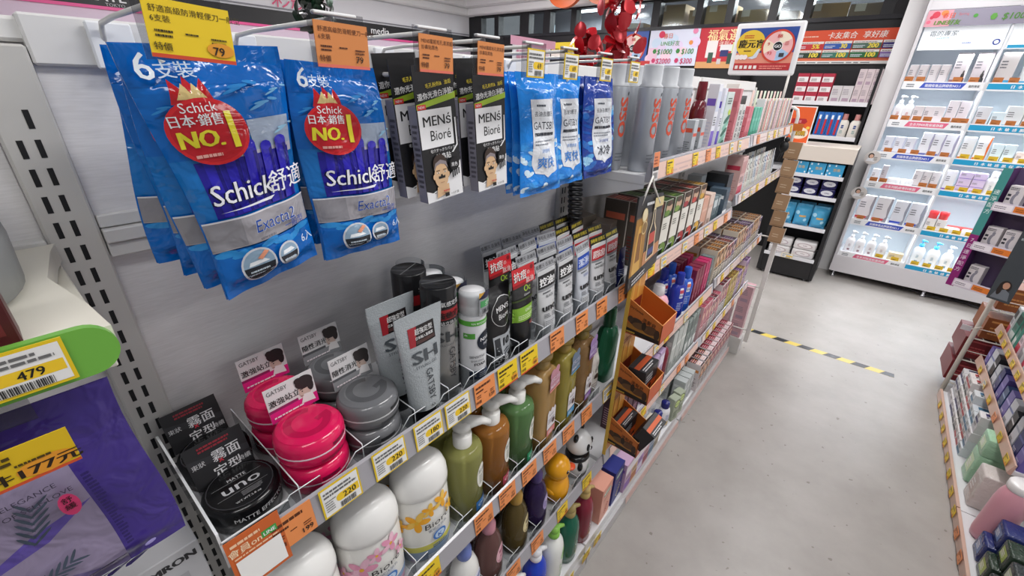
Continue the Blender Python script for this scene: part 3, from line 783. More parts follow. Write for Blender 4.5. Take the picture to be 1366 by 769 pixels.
def stand_tube(wt, wb, db, hc, h, m, mcap, name='tube', capk=.86, crimp=.012):
    """tube standing on its cap: oval at the bottom, flat crimp at the top"""
    r = empty(name)
    def half(v):
        t = max(0, (v - hc) / (h - crimp - hc)); t = min(1, t)
        return (wb + (wt - wb) * t) / 2, (db * (1 - t) ** .8 + .0022) / 2
    n = 24
    def S(u, v):
        hw, hd = half(hc + (h - hc) * v); a = TAU * u
        return (hw * math.sin(a), -hd * math.cos(a), hc + (h - hc) * v)
    g = G(); g.surf(S, n, 14, m); g.add([S(k / n, 0) for k in range(n)], [list(range(n))], m); g.add([S(k / n, 1) for k in range(n)], [list(range(n))[::-1]], m)
    g.ob('tube_body', r)
    G().lathe([(wb / 2 * capk * .97, 0), (wb / 2 * capk, .002), (wb / 2 * capk, hc - .001), (wb / 2 * capk * .96, hc + .001)], mcap, 24, sy=min(1, db / wb * 1.05)).ob('cap', r)
    def F(u, v, w):
        hw, hd = half(v); k = max(-.999, min(.999, u / hw))
        return (u, -hd * math.sqrt(1 - k * k) - w - .0002, v)
    return r, F
def gel_tube():
    mk = lambda c: M(c, .25)
    r, F = stand_tube(.080, .050, .036, .032, .185, M('#a7adb1', .2, bump=.25, bs=300), plas('#17171a', .25), 'gel_tube')
    a = Art(mk)
    a.rect(-.022, .138, .022, .166, '#1d1718').poly([(-.022, .138), (-.013, .138), (-.008, .166), (-.022, .166)], '#9c2730').text('超強定型', .003, .1545, .009, '#d8d8d8', 'c', .03, w=.03).text('日本輸入髮雕露', .003, .147, .005, '#e6e6e6', 'c', .02, w=.03).rect(-.012, .1405, .02, .1455, '#4a3330')
    a.text('SH', 0, .112, .026, '#4b5156', 'c', .04, w=.042).text('STYLING GEL', 0, .104, .0062, '#4f555a', 'c', .01)
    a.text('GATSBY', -.004, .0985, .0165, '#33383d', 'l', .0, rot=-PI / 2, w=.05).text('AA', 0, .037, .006, '#2c3034', 'c', .02)
    a.lay(G(), F, .0001, .006).ob('tube_print', r)
    return r
GT = Kind(gel_tube(), 'hair gel')
GT.put((-.408, .309, z), RZ + .0, 'clear grey styling gel tube in front of its twin', 'styling gel tubes')
GT.put((-.462, .304, z), RZ + .0, 'clear grey styling gel tube standing behind the front one', 'styling gel tubes')

def spray_can():
    r = empty('spray_can'); R = .0265
    pr = [(.023, 0), (.0262, .002), (R, .008), (R, .135), (.0255, .1385)]
    G().lathe(pr, M('#a5a5a4', .28, metal=.75), 36).ob('can_body', r)
    pc = [(.0268, .139), (.0268, .197), (.0255, .2)]
    G().lathe(pc + [(.0252, .1992), (.0001, .1985)], plas('#1b1b1d', .2), 36).ob('cap', r)
    a = Art(lambda c: M(c, .3)); al = pr[1:] + pc
    a.rect(-.036, .1395, .036, .168, '#151517', 10).rect(-.036, .1485, .036, .165, '#9c2026', 10).text('空氣感定型', 0, .1705, .0085, '#dedede', 'c', .02, w=.042).text('強動定', 0, .151, .012, '#2a1010', 'c', .05).text('站立持久', 0, .1405, .007, '#cfcfcf', 'c', .02)
    a.text('SH', -.004, .111, .025, '#3f4245', 'c', .04, w=.042).text('ULTRA HARD SPRAY', 0, .104, .0048, '#54575a', 'c', 0).text('GATSBY', -.002, .1, .015, '#34373a', 'l', 0, rot=-PI / 2, w=.056).text('AA', .004, .022, .007, '#3b3d40', 'c', .02)
    a.rect(-.012, .002, .012, .012, '#7b7b7a')
    a.lay(G(), cyl(al, .25), .0001, .005).ob('can_print', r)
    G().box(-.024, -.0004, .1995, .024, .0004, .2002, M('#77787a', .3)).ob('cap_seam', r)
    return r
SCN = Kind(spray_can(), 'hair spray')
SCN.put((-.436, .3685, z), RZ - .4, 'silver hair spray can with black cap in front', 'silver and black hair spray cans')
SCN.put((-.503, .3685, z), RZ + .4, 'silver hair spray can with black cap behind the front one', 'silver and black hair spray cans')
def foam_can():
    r = empty('foam_can'); R = .0225
    pr = [(.02, 0), (.0222, .002), (R, .006), (R, .135), (.0215, .14)]
    G().lathe(pr, plas('#d9dadd', .25), 32).ob('can_body', r)
    G().lathe([(.0205, .14), (.0215, .142), (.0215, .155), (.0208, .157), (.0215, .159), (.0215, .172), (.0205, .176), (.0001, .177)], plas('#e9e9ea', .3), 32).ob('nozzle', r)
    G().lathe([(.0232, .14), (.0232, .183), (.0228, .184)], clear('#f4f6f7', .9), 32, caps=False).ob('overcap', r)
    a = Art(lambda c: M(c, .3)); al = pr + [(.0232, .1405), (.0232, .183)]
    a.rect(-.07, .1235, .07, .1325, '#55a83a', 30).text('95% BIODEGRADABLE', .01, .126, .0045, '#e9f5e5', 'c', .02)
    a.rect(-.026, .1, -.006, .11, '#4f9d3a', 3).text('0%', -.021, .1045, .0045, WHITE, 'c', .02)
    a.ell(.016, .093, .019, .0185, '#16202f', 24).text('NIVEA', .016, .0935, .009, WHITE, 'c', .03, w=.026).text('MEN', .016, .085, .007, '#e0e4ea', 'c', .0)
    a.text('SENSITIVE', -.002, .0635, .0062, '#2a3440', 'c', .02).text('SHAVING', -.002, .056, .0055, '#2a3440', 'c', .01).text('FOAM', .002, .0485, .0075, '#1d2530', 'c', .04).rect(-.016, .022, .02, .038, '#31405c', 6, 1).text('7s', -.008, .028, .007, WHITE, 'c', .02).fine(0, .025, .018, .036, 3, '#d5dbe6', .5, 3)
    a.rect(0, .1415, .034, .18, '#9a9ca0', 8, 2).rect(0, .17, .034, .181, '#1f2140', 8).poly([(0, .172), (.01, .181), (0, .181)], '#d9a53a').rect(.002, .156, .034, .167, '#4fa262', 8).text('全新', .018, .1585, .008, '#dff0e2', 'c', .02).text('淨潔感', .018, .1455, .009, '#3b4046', 'c', .03)
    a.lay(G(), cyl(al, .1), .0001, .004).ob('can_print', r)
    return r
FC = Kind(foam_can(), 'shaving foam')
for i, (x, y) in enumerate([(-.418, .4205), (-.466, .4215), (-.5155, .42), (-.564, .4165)]):
    FC.put((x, y, z), RZ + (-.45, -.6, .9, .0)[i], ['white shaving foam can in front, showing its round navy logo', 'white shaving foam can second in its row behind the front one', 'white shaving foam can third in its row behind the black caps', 'white shaving foam can at the back of its row by the panel'][i], 'white shaving foam cans', scale=.98)

# black charcoal pouches and face wash
def pouch(q, mat, art, W, H, seed, name):
    r = empty(name); S = bag_surface(q, .013, seed, .8, .05); bag_mesh(S, mat, 16, 20).ob('pouch_body', r)
    g = G(); art.lay(g, lambda u, v, w: S(max(.003, min(.997, u / W)), max(.003, min(.997, v / H)), w), .0001, .006); g.ob('pouch_print', r)
    return r
a = Art(lambda c: M(c, .35)); W, H = .062, .125
a.l = 0
a.text("MEN'S", .036, .092, .0105, '#e8e8e8', 'c', .03).text('Bioré', .038, .08, .0115, '#e8e8e8', 'c', 0).ring(.037, .090, .0215, .0223, '#bdbdbd', 20, asp=1.05).rect(.012, .022, .058, .056, '#a9adb2').rect(.014, .026, .026, .052, '#2d3035').text('10', .040, .037, .019, '#17181b', 'c', .05).text('x', .0535, .047, .009, '#17181b', 'c', .04).text('控油', .024, .012, .0155, '#d6d7d9', 'c', .03, w=.034).fine(.03, .025, .056, .033, 2, '#3a3d42', .5, 3)
PO = pouch([(-.036, .03, .15), (.036, .03, .153), (-.035, .012, 0), (.032, .012, .001)], M('#161618', .3), a, W, H, 3, 'cleanser_pouch')
PO.location = (-.402, .485, z); PO.rotation_euler = (0, 0, RZ); tag(PO, 'black charcoal cleanser pouch marked 10x beside the foam can', 'face cleanser')
def bmen_tube():
    r, F = stand_tube(.062, .046, .034, .028, .158, M('#1b1b1d', .28), plas('#101012', .3), 'face_wash_tube')
    a = Art(lambda c: M(c, .3))
    a.rect(-.03, .117, .03, .14, '#2a2b2c').text('Oc', .008, .1265, .0165, '#a6c93a', 'c', .03).text('Calcium', .006, .119, .0055, '#d8d8d8', 'c', .02).rect(-.03, .112, .03, .1155, '#3a4a1c').rect(-.029, .072, .029, .1, '#7fae35').text('GREEN', .008, .089, .0075, '#e9f3d4', 'c', .02).fine(-.02, .076, .025, .086, 3, '#d3e6ae', .5, 4).text('新品', .012, .062, .006, '#d0574a', 'c', .02)
    a.lay(G(), F, .0001, .006).ob('tube_print', r)
    c = Art(lambda c: card(c)); w, h = .064, .034
    c.rect(-w / 2, 0, w / 2, h, '#c3202a').poly([(-w / 2, h * .55), (w / 2, h * .2), (w / 2, h * .5), (-w / 2, h * .9)], '#d8323a').ell(w * .37, h * .8, .0045, .0045, '#7a0f16', 14).text('抗痘', -w * .17, h * .34, .019, '#24070a', 'c', .09).text('抗痘', -w * .17, h * .36, .0185, '#f4f0ee', 'c', .02).text('の', w * .2, h * .5, .009, '#f1d9d4', 'c', .02).text('肽油', w * .24, h * .08, .0115, '#e8cfcb', 'c', .03).rect(-w / 2, 0, w * .05, h * .16, '#8c141c')
    card_part(r, c, w, h, (0, -.004, .14), -.15, back='#b51d26')
    return r
BT = Kind(bmen_tube(), 'face wash')
for i, (x, y) in enumerate([(-.418, .548), (-.476, .552)]): BT.put((x, y, z), RZ + .02, ['black face wash tube with red header card in front', 'black face wash tube with red header card behind the front one'][i], 'black face wash tubes')

# slim silver face wash tubes
def face_tube(kind):
    bg, sc, head, hb, strip, sb, si = {'oil': ('#cbccce', '#1c1c1e', '控油!', '#f0f0f0', '吸髒污 去油光', '#9b9ca0', '#2a2a2c'), 'scrub': ('#ced2da', '#2a4fb0', '潔淨!', '#dfe6f6', '淨毛孔 去角質', '#a3a4a8', '#2a2a2c'), 'acne': ('#dcdcde', '#c33038', '超抗痘!', '#f4e4e2', '淨粉刺 抗暗沉', '#15151a', '#d8c53c')}[kind]
    r, F = stand_tube(.060, .047, .030, .014, .146, M(bg, .3), plas('#cfd3d6', .2), 'face_wash_tube')
    a = Art(lambda c: M(c, .32))
    a.rect(-.028, .111, .028, .138, sc).text(head, 0, .1165, .018, hb, 'c', .04, w=.048).rect(-.028, .106, .028, .111, '#8d8f93').fine(-.018, .1, .016, .104, 1, '#55585c', .7, 3)
    a.text('BLACK' if kind == 'oil' else ('SCRUB' if kind == 'scrub' else 'UNO BRIGHT'), .002, .091, .0075, '#3a3d42' if kind != 'scrub' else '#3c58a8', 'c', .02)
    a.text('uno', 0, .064, .021, '#1b1c1e', 'c', .04, w=.041).rect(-.018, .0625, .018, .0629, '#77797d').fine(-.018, .05, .0, .06, 3, '#6d7075', .5, 2).fine(.004, .05, .018, .06, 3, '#6d7075', .5, 6).rect(-.018, .026, .018, .047, '#c9cbce').fine(-.016, .028, .016, .045, 5, '#7d8085', .5, 8)
    a.lay(G(), F, .0001, .006).ob('tube_print', r)
    c = Art(lambda c: card(c)); w, h = .062, .020
    c.rect(-w / 2, 0, w / 2, h, sb).text(strip, 0, h * .42, .0092, si, 'c', .03, w=w * .92).fine(-w * .3, h * .1, w * .3, h * .28, 1, si, .7, 4)
    card_part(r, c, w, h, (0, .001, .142), -.25, back=sb)
    return r
KT = {k: Kind(face_tube(k), 'face wash') for k in ('oil', 'scrub', 'acne')}
lanes = [(.622, 'oil', 'first', 4), (.690, 'oil', 'second', 4), (.758, 'scrub', 'third', 4), (.823, 'acne', 'fourth', 4), (.888, 'acne', 'fifth', 4)]
words_ = {'oil': 'with a black 控油 panel', 'scrub': 'with a blue panel', 'acne': 'with a red panel'}
for y, k, ln, n in lanes:
    for j in range(n):
        KT[k].put((-.412 - .047 * j, y + .003 * (j % 2), z + .0), RZ + RN.uniform(-.12, .12), 'slim face wash tube %s, %s, %s lane' % (words_[k], NTH[j] + ' from the rail', ln), 'slim face wash tubes', rot=(-.05, 0, RZ + RN.uniform(-.1, .1)))
r, F = stand_tube(.032, .028, .024, .02, .11, M('#1c2560', .3), plas('#20285c', .3), 'face_wash_tube')
Art(lambda c: M(c, .3)).fine(-.014, .04, .014, .06, 4, '#9fb0dc', .5, 3).text('UV', 0, .075, .012, '#c8d2ee').lay(G(), F, .0001, .006).ob('tube_print', r)
r.location = (-.408, .931, z) ; tag(r, 'dark blue tube at the end of the face wash shelf', 'face wash'); r.rotation_euler = (0, 0, RZ)

# ------------------------------------------------------------------ clear lane dividers
def divider(h=.045, d=.19, lip=.05):
    r = empty('lane_divider'); m = clear('#f6f8f9', .86); me = M('#e3e7ea', .15)
    g = G(); g.box(-.0006, 0, 0, .0006, d, h, m); g.ob('divider_wall', r)
    g = G(); g.box(-.0006, 0, h, .0006, d, h + .0011, me); g.box(-.0006, -.0006, 0, .0006, .0, h, me); g.ob('wall_edge', r)
    g = G(); y0 = -.0006
    g.prism([(-lip / 2, 0), (-lip / 2, h * .55), (-lip * .2, h * .9), (lip / 2, h * .9), (lip / 2, 0)], y0 - .001, y0, m, 'y'); g.ob('front_lip', r)
    g = G(); g.tube([(-lip / 2, y0, h * .55), (-lip * .2, y0, h * .9), (lip / 2, y0, h * .9)], .0007, me, 5); g.ob('lip_edge', r)
    return r
DV = Kind(divider(), 'lane divider')
def dividers(ys, zz, between, x=-.393):
    for i, y in enumerate(ys):
        DV.put((x, y, zz), RZ, 'clear acrylic lane divider, %s' % between[i], 'clear lane dividers')
dividers([.1138, .1955, .2785, .342, .396, .4465, .5115, .585, .6555, .7235, .790, .8555, .9205], Z['1a'],
         ['between the black tubs and pink jars', 'between the pink and grey wax jars', 'between the grey jars and gel tubes', 'between the gel tubes and silver cans', 'between the silver cans and shaving foam', 'between the shaving foam and black pouch', 'between the black pouch and red carded tubes', 'between the red carded tubes and first slim tubes',
          'after the first slim tube lane', 'after the second slim tube lane', 'after the third slim tube lane', 'after the fourth slim tube lane', 'after the last slim tube lane'])
r = empty('acrylic_tray', (-.3925, .0325, Z['1a']), RZ); m = clear('#f4f6f8', .8); me = M('#eef0f2', .12)
g = G(); g.box(0, 0, 0, .0016, .196, .05, m); g.ob('tray_wall', r)
g = G(); g.box(.0, -.0015, 0, .068, 0, .036, m); g.ob('tray_front', r)
g = G(); g.box(-.0004, -.0015, .05, .0022, .196, .0516, me); g.box(0, -.0018, .036, .068, .0002, .0372, me); g.box(-.0004, -.0018, 0, .002, -.0002, .05, me); g.ob('tray_edge', r)
tag(r, 'clear acrylic tray around the flat black wax tubs', 'display tray')

# ------------------------------------------------------------------ price tags on the first shelf rail
zr = 1.106 + .005
for y, st, pr, lb in [(.094, 'orange', '199', 'orange price tag 199 in front of the black wax tubs'), (.152, 'white', '220', 'white and yellow price tag 220 in front of the pink jars'), (.222, 'white', '220', 'white and yellow price tag 220 in front of the grey jars'), (.288, 'white', '180', 'white and yellow price tag 180 in front of the gel tubes'), (.345, 'white', '220', 'white and yellow price tag 220 in front of the silver cans'),
                      (.405, 'orange', '139', 'orange price tag 139 in front of the shaving foam'), (.462, 'yellow', '109', 'yellow price tag 109 in front of the black pouch'), (.522, 'yellow', '99', 'yellow price tag 99 in front of the red carded tubes'), (.612, 'orange', '115', 'orange price tag in front of the first slim tube lane'), (.705, 'orange', '115', 'orange price tag in front of the second slim tube lane'), (.79, 'orange', '125', 'orange price tag in front of the fourth slim tube lane'), (.895, 'orange', '125', 'orange price tag in front of the last slim tube lane')]:
    put_tag(st, pr, (-.3737, y, zr), lb, .05 if st != 'orange' else .047, .042, tilt=-.12)
# member card in front of the tray, its code square left blank
g = G(); w, h = .052, .068; g.box(-w / 2, -.0012, 0, w / 2, 0, h, card('#c9622c'))
a = Art().text('會員on', -.010, h * .69, .0105, '#f3d9b5', 'c', .02).rect(.006, h * .69, .021, h * .81, '#3f9c46').text('LINE', .0135, h * .715, .006, WHITE, 'c', .03).fine(-w * .42, h * .86, w * .4, h * .93, 1, '#f0c8a4', .7).fine(-w * .42, h * .62, w * .42, h * .66, 1, '#f0c8a4', .7, 2)
a.rect(-w * .42, h * .06, w * .42, h * .58, '#efedea').lay(g, flat(-.0012))
o = g.ob('member_card', None, (-.3725, .059, 1.098)); o.rotation_euler = (-.12, 0, RZ); tag(o, 'orange member sign-up card clipped before the black wax tubs', 'card')
# ------------------------------------------------------------------ body wash bottles on the lower shelves
def bottle(prof, body, sx=1, sy=1, sq=2, n=32, name='bottle', part='bottle_body'):
    r = empty(name); G().lathe(prof, body, n, sx=sx, sy=sy, sq=sq).ob(part, r); return r
def lab(r, a, prof, a0=0, sx=1, sy=1, name='label', cut=.006):
    return a.lay(G(), cyl(prof, a0, sx, sy), .0001, cut).ob(name, r)
def dome_bottle(pal, z0=0):
    pr = [(.043, 0), (.0465, .004), (.049, .03), (.050, .09), (.0485, .135), (.046, .15)]
    r = bottle(pr, plas('#ecebe6', .22), 1, .78, name='body_wash_bottle')
    pc = [(.0468, .1502), (.0495, .153), (.050, .165), (.048, .183), (.042, .199), (.032, .21), (.016, .2165), (.0002, .218)]
    G().lathe(pc, plas('#f0efec', .16), 32, sy=.78).ob('dome_pump', r)
    a = Art(lambda c: plas(c, .22)); c1, c2, w1, w2 = pal
    a.rect(-.075, .001, .075, .03, w2, 24, 2).rect(-.075, .03, .075, .044, w1, 24, 1).rect(-.075, .044, .075, .047, '#f6f5f0', 24, 1)
    rr = random.Random(4)
    for u, v, s in ((-.02, .107, 1.25), (.004, .126, .8), (.028, .132, .95), (-.05, .1, .8), (.045, .105, .7)):
        for k in range(5):
            b = TAU * k / 5 + rr.uniform(-.2, .2); a.ell(u + .010 * s * math.cos(b), v + .010 * s * math.sin(b), .0095 * s, .0052 * s, (c1, c2)[k % 2], 14, rot=b)
        a.ell(u, v, .003 * s, .003 * s, '#e9b52f', 10)
    a.text('Bioré', .016, .088, .018, '#27272a', 'c', .0, it=.1, rot=.1, w=.046).text('蜜妮沐浴乳', .016, .078, .0072, '#4a5a74', 'c', .0, rot=.08)
    a.ell(.018, .060, .013, .012, '#3e78c4', 20).ell(.018, .060, .0095, .0085, '#bcd6f2', 20).text('K', .018, .054, .014, '#2a5eb0', 'c', .03)
    a.fine(.004, .034, .034, .043, 2, '#4a6a9a', .6, 2).fine(-.006, .012, .034, .022, 2, '#eef2f8', .5, 5)
    lab(r, a, pr, -.1, 1, .78)
    return r
def pump_bottle(body, capc, logo, logob, hb=.15, rb=.0305, name='pump_bottle'):
    pr = [(.027, 0), (rb, .003), (rb, hb - .012), (rb * .93, hb - .004), (rb * .6, hb), (.012, hb + .002)]
    r = bottle(pr, body, name=name)
    g = G(); g.lathe([(.0145, hb + .002), (.0145, hb + .022), (.012, hb + .024), (.0065, hb + .0245), (.0065, hb + .034)], capc, 20)
    g.ob('pump_collar', r)
    g = G(); g.lathe([(.013, hb + .034), (.015, hb + .037), (.0145, hb + .047), (.009, hb + .0505), (.0002, hb + .051)], capc, 20)
    pts = [(0, .0, hb + .042), (.012, -.008, hb + .0435), (.026, -.016, hb + .041), (.036, -.0215, hb + .033)]
    g.tube(pts, [.0125, .010, .0068, .005], capc, 12); g.ob('pump_head', r)
    g = G(); g.tube([(0, 0, .01), (0, 0, hb)], .003, M('#d9d9cf', .4), 8); g.ob('dip_tube', r)
    a = Art(lambda c: plas(c, .3))
    a.ell(0, hb * .62, .0115, .027, '#e9e7dc', 24).ell(0, hb * .62, .0100, .025, '#f4f2ea', 24).text('肌研', 0, hb * .68, .0085, '#5a6a5a', 'c', .02).fine(-.007, hb * .52, .007, hb * .66, 5, '#77806f', .5, 3)
    a.rect(-.014, .018, .014, .04, logob, 4).text(logo, 0, .026, .0095, WHITE, 'c', .03, w=.02)
    lab(r, a, pr, .35)
    return r
def liquid(c, t=.35): return M(c, .08, trans=t + .2, spec=.6)
zb = Z['1b'] + .0002
DBY = Kind(dome_bottle(('#f2ac28', '#efc257', '#d9d36a', '#9db4cf')), 'body wash')
DBP = Kind(dome_bottle(('#e69ab8', '#eebdd0', '#8fa6c8', '#e6a9c3')), 'body wash')
DBM = Kind(dome_bottle(('#cf6f9e', '#e3a6c4', '#e9e2e2', '#dfb6cf')), 'body wash')
DBM.put((-.435, .098, zb), RZ - .2, 'white dome topped body wash bottle with mauve flowers under the member card')
DBP.put((-.436, .203, zb), RZ - .25, 'white dome topped body wash bottle with pink flowers')
DBY.put((-.434, .304, zb), RZ - .25, 'white dome topped body wash bottle with yellow orange flowers')
for i, y in enumerate((.098, .203, .304)): (DBM, DBP, DBY)[i].put((-.53, y, zb), RZ + .2, 'white dome topped bottle behind the %s flowered bottle' % ('mauve', 'pink', 'yellow')[i], 'second row dome topped bottles')
WP = plas('#e9e8e4', .25)
GP = {'olive': Kind(pump_bottle(liquid('#b5b56e'), WP, 'ON', '#2f6fb0'), 'pump bottle'), 'orange': Kind(pump_bottle(liquid('#c48442'), WP, 'ON', '#c04a5c'), 'pump bottle'), 'green': Kind(pump_bottle(liquid('#7aa66c'), WP, 'ON', '#2f9a6a'), 'pump bottle')}
for k, y, zz, d in (('olive', .403, zb, 'yellow olive'), ('orange', .481, zb, 'orange brown'), ('green', .562, zb, 'clear green')):
    GP[k].put((-.431, y, zb), RZ, '%s pump bottle with white pump in the front row' % d, scale=(1.22, 1.22, 1.12))
    GP[k].put((-.509, y, zb), RZ - .3, '%s pump bottle with white pump in the second row' % d, scale=(1.22, 1.22, 1.12))
def flask(body, capc, c1, c2, txt):
    pr = [(.027, 0), (.030, .004), (.0305, .02), (.0305, .165), (.028, .178), (.020, .186), (.0135, .188)]
    r = bottle(pr, body, 1.04, .84, 3.4, 40, 'body_wash_bottle')
    G().lathe([(.0145, .188), (.0152, .19), (.0152, .2), (.011, .203), (.011, .208), (.019, .210), (.0195, .217), (.0165, .221), (.0002, .222)], capc, 24).ob('pump_cap', r)
    a = Art(lambda c: M(c, .3)); F = flat(-.0263)
    for dx, dy, s in ((0, .175, .017), (-.008, .183, .012), (.009, .168, .012), (.006, .188, .010), (-.010, .168, .01)): a.ell(dx + .004, dy, s * .8, s, c1, 16)
    a.rect(-.014, .150, .022, .168, c1).text(txt, .004, .166, .0135, '#f4eef6', 'c', .02, w=.03).text('BEAUTY', .004, .154, .008, '#f6f2f8', 'c', .03, w=.03).rect(-.014, .146, .022, .150, c2)
    a.lay(G(), flat(-.0272), .00012).ob('hang_label', r)
    a = Art(lambda c: M(c, .3)); a.rect(-.012, .05, .018, .092, '#ebe7ea').poly([(-.012, .092), (-.008, .099), (-.003, .094), (.003, .101), (.009, .095), (.014, .1), (.018, .092)], '#e6e0e6').text('BODY', .003, .082, .006, '#6a6470', 'c', .02).fine(-.009, .064, .014, .078, 3, '#8a8590', .5, 5).ell(.010, .064, .005, .0065, '#4a2a22', 12).rect(-.012, .034, .018, .05, c2).fine(-.008, .038, .014, .046, 2, '#f4f0f4', .5, 3)
    a.lay(G(), flat(-.0268), .00012).ob('label', r)
    return r
for k, (y, body, cap, c1, c2, t, d) in enumerate([(.640, '#e2ba7c', '#a98c52', '#c48a9a', '#e08a84', 'LUX', 'amber bottle with a pink die-cut label'), (.725, '#cdbd62', '#ab9146', '#6d8199', '#4f9fd0', 'LUX', 'olive gold bottle with a blue die-cut label'), (.806, '#ab875c', '#8f7a3c', '#a284c0', '#8d5fb0', 'LUX', 'dark amber bottle with a purple die-cut label')]):
    K = Kind(flask(liquid(body, .4), plas(cap, .28), c1, c2, 'ボタニカル'), 'body wash')
    K.put((-.427, y, zb), RZ + .1, d + ' in the front row', scale=(1.22, 1.2, 1.14)); K.put((-.505, y, zb), RZ, d + ' in the second row', scale=(1.22, 1.2, 1.14))
# white refill pouch and tall green bottle
a = Art(lambda c: M(c, .35)); a.ell(.03, .06, .008, .008, '#4a3428', 14).rect(.022, .05, .038, .056, '#4a3428').text('香草', .03, .075, .012, '#5a4a40', 'c', .02).fine(.016, .02, .045, .04, 3, '#9a8f86', .5, 3)
o = pouch([(-.022, .012, .125), (.026, .012, .13), (-.03, .008, 0), (.03, .008, 0)], film('#dcd6cf'), a, .06, .13, 9, 'refill_pouch'); o.location = (-.415, .885, zb); o.rotation_euler = (0, 0, RZ); tag(o, 'white refill pouch beside the dark amber bottle', 'refill pouch')
def tallbottle(body, cap, h, r0, sx=1.1, sy=.8, name='lotion_bottle'):
    pr = [(r0 * .9, 0), (r0, .004), (r0, h * .62), (r0 * .8, h * .72), (r0 * .5, h * .76)]
    r = bottle(pr, body, sx, sy, 2.6, 32, name); G().lathe([(r0 * .55, h * .76), (r0 * .6, h * .77), (r0 * .55, h * .97), (r0 * .5, h)], cap, 24, sx=1.0, sy=.9).ob('cap', r); return r, pr
r, pr = tallbottle(liquid('#2f6f50', .3), plas('#2c6a4c', .25), .235, .034); r.location = (-.44, .985, Z['2b']); tag(r, 'tall dark green bottle behind the orange hanging strip', 'bottle'); r.rotation_euler = (0, 0, RZ)

# ------------------------------------------------------------------ third shelf: duck, panda and round bottles
zc = Z['1c'] + .0002
def shampoo(body, cap, lab_c, ink, h=.19, label_shape='round', extra=None):
    pr = [(.034, 0), (.0375, .004), (.038, .03), (.0365, .09), (.033, .115), (.026, .135), (.016, .148), (.0135, .152)]
    r = bottle(pr, body, 1, .86, 2, 36, 'shampoo_bottle')
    G().lathe([(.0155, .152), (.0165, .154), (.0165, .175), (.0125, .178), (.0125, h - .002), (.0002, h)], cap, 22).ob('cap', r)
    a = Art(lambda c: M(c, .3))
    a.ell(0, .085, .022, .026, lab_c, 26).ring(0, .085, .0205, .0212, ink, 26, asp=.92).rect(-.011, .092, .011, .1, ink, 4).text('植萃', 0, .0775, .0095, ink, 'c', .02).fine(-.014, .066, .014, .075, 2, ink, .4, 4)
    a.text('BOTANICAL', 0, .046, .006, '#3a3232' if extra is None else extra, 'c', .0).fine(-.02, .03, .02, .042, 3, '#5d5450' if extra is None else extra, .4, 7)
    lab(r, a, pr, .2, 1, .86)
    return r
for (y, body, cap, lc, ink, d) in [(.395, '#e4e3df', '#6f7fc0', '#e9e9f0', '#6a78b8', 'white shampoo bottle with a lilac blue cap'), (.472, '#7d5a56', '#c98a98', '#e8b9c4', '#a0506a', 'brownish bottle with pink round label and rose base'), (.570, '#6f5f38', '#b08a3e', '#e6d6a4', '#5a4a20', 'brown gold bottle with a cream oval label'), (.652, '#3f2f5c', '#4a3a72', '#8f7fb8', '#dcd2ee', 'dark purple bottle with a lilac label')]:
    K = Kind(shampoo(liquid(body, .25) if body != '#e4e3df' else plas(body, .25), plas(cap, .25), lc, ink), 'shampoo')
    K.put((-.428, y, zc), RZ + .2, d + ' in the front row'); K.put((-.512, y, zc), RZ, d + ' in the second row')
def duck():
    r = empty('duck_bottle'); Y = plas('#e5a01c', .22)
    g = G(); g.lathe([(.02, 0), (.033, .004), (.0395, .02), (.041, .038), (.038, .056), (.030, .070), (.024, .076)], Y, 32, sy=.9); g.ob('duck_body', r)
    g = G(); g.ball((0, 0, .108), .037, Y, 28, (1, .96, .98)); g.ob('duck_head', r)
    g = G(); O = plas('#e2572a', .3); g.ball((.030, -.026, .098), .012, O, 14, (1.25, 1.1, .42)); g.ball((.028, -.024, .093), .010, O, 12, (1.1, 1, .35)); g.ob('beak', r)
    for s in (-1, 1):
        g = G(); g.ball((0, 0, 0), .0068, plas('#1a1614', .15), 14); g.ball((.001, -.005, .003), .0018, plas(WHITE), 8); an = .9 * s - .72; g.ob('eye', r, (.0305 * math.sin(-an), -.0305 * math.cos(an), .113))
    for s in (-1, 1):
        g = G(); g.ball((s * .036, .004, .042), .018, Y, 14, (.42, 1, .75)); g.ob('wing', r)
    return r
D = duck(); D.location = (-.428, .756, zc); D.rotation_euler = (0, 0, RZ + .1); tag(D, 'yellow duck shaped bottle with an orange beak', 'duck bottle')
def panda():
    r = empty('panda_bottle'); Wm, K = plas('#e4e4e4', .22), plas('#17171a', .22)
    g = G(); g.lathe([(.03, 0), (.037, .004), (.041, .03), (.040, .055), (.035, .072), (.030, .078)], Wm, 32, sy=.9); g.ob('panda_body', r)
    g = G(); g.lathe([(.0375, .0655), (.0405, .069), (.0385, .079), (.031, .0815)], K, 32, sy=.9); g.ob('scarf', r)
    g = G(); g.ball((0, 0, .116), .041, Wm, 28, (1, .94, .95)); g.ob('panda_head', r)
    for s in (-1, 1):
        g = G(); g.ball((s * .028, .002, .149), .0125, K, 14, (1, .6, 1)); g.ob('ear', r)
        g = G(); g.ball((s * .017, -.0335, .121), .010, K, 14, (.85, .5, 1.2)); g.ob('eye_patch', r)
        g = G(); g.ball((s * .0165, -.0382, .122), .0028, plas(WHITE), 10); g.ob('eye', r)
        g = G(); g.ball((s * .030, -.018, .05), .014, K, 14, (.6, .7, 1.3)); g.ob('arm', r)
    g = G(); g.ball((0, -.0385, .108), .0055, K, 12, (1.2, .6, .8)); g.ob('nose', r)
    a = Art(lambda c: M(c, .3)); a.ell(0, .032, .008, .006, '#6fa86a', 14).fine(-.012, .015, .012, .022, 2, '#9a9a9a', .5, 3); a.lay(G(), cyl([(.037, 0), (.041, .03), (.040, .06)], 0, 1, .9)).ob('label', r)
    return r
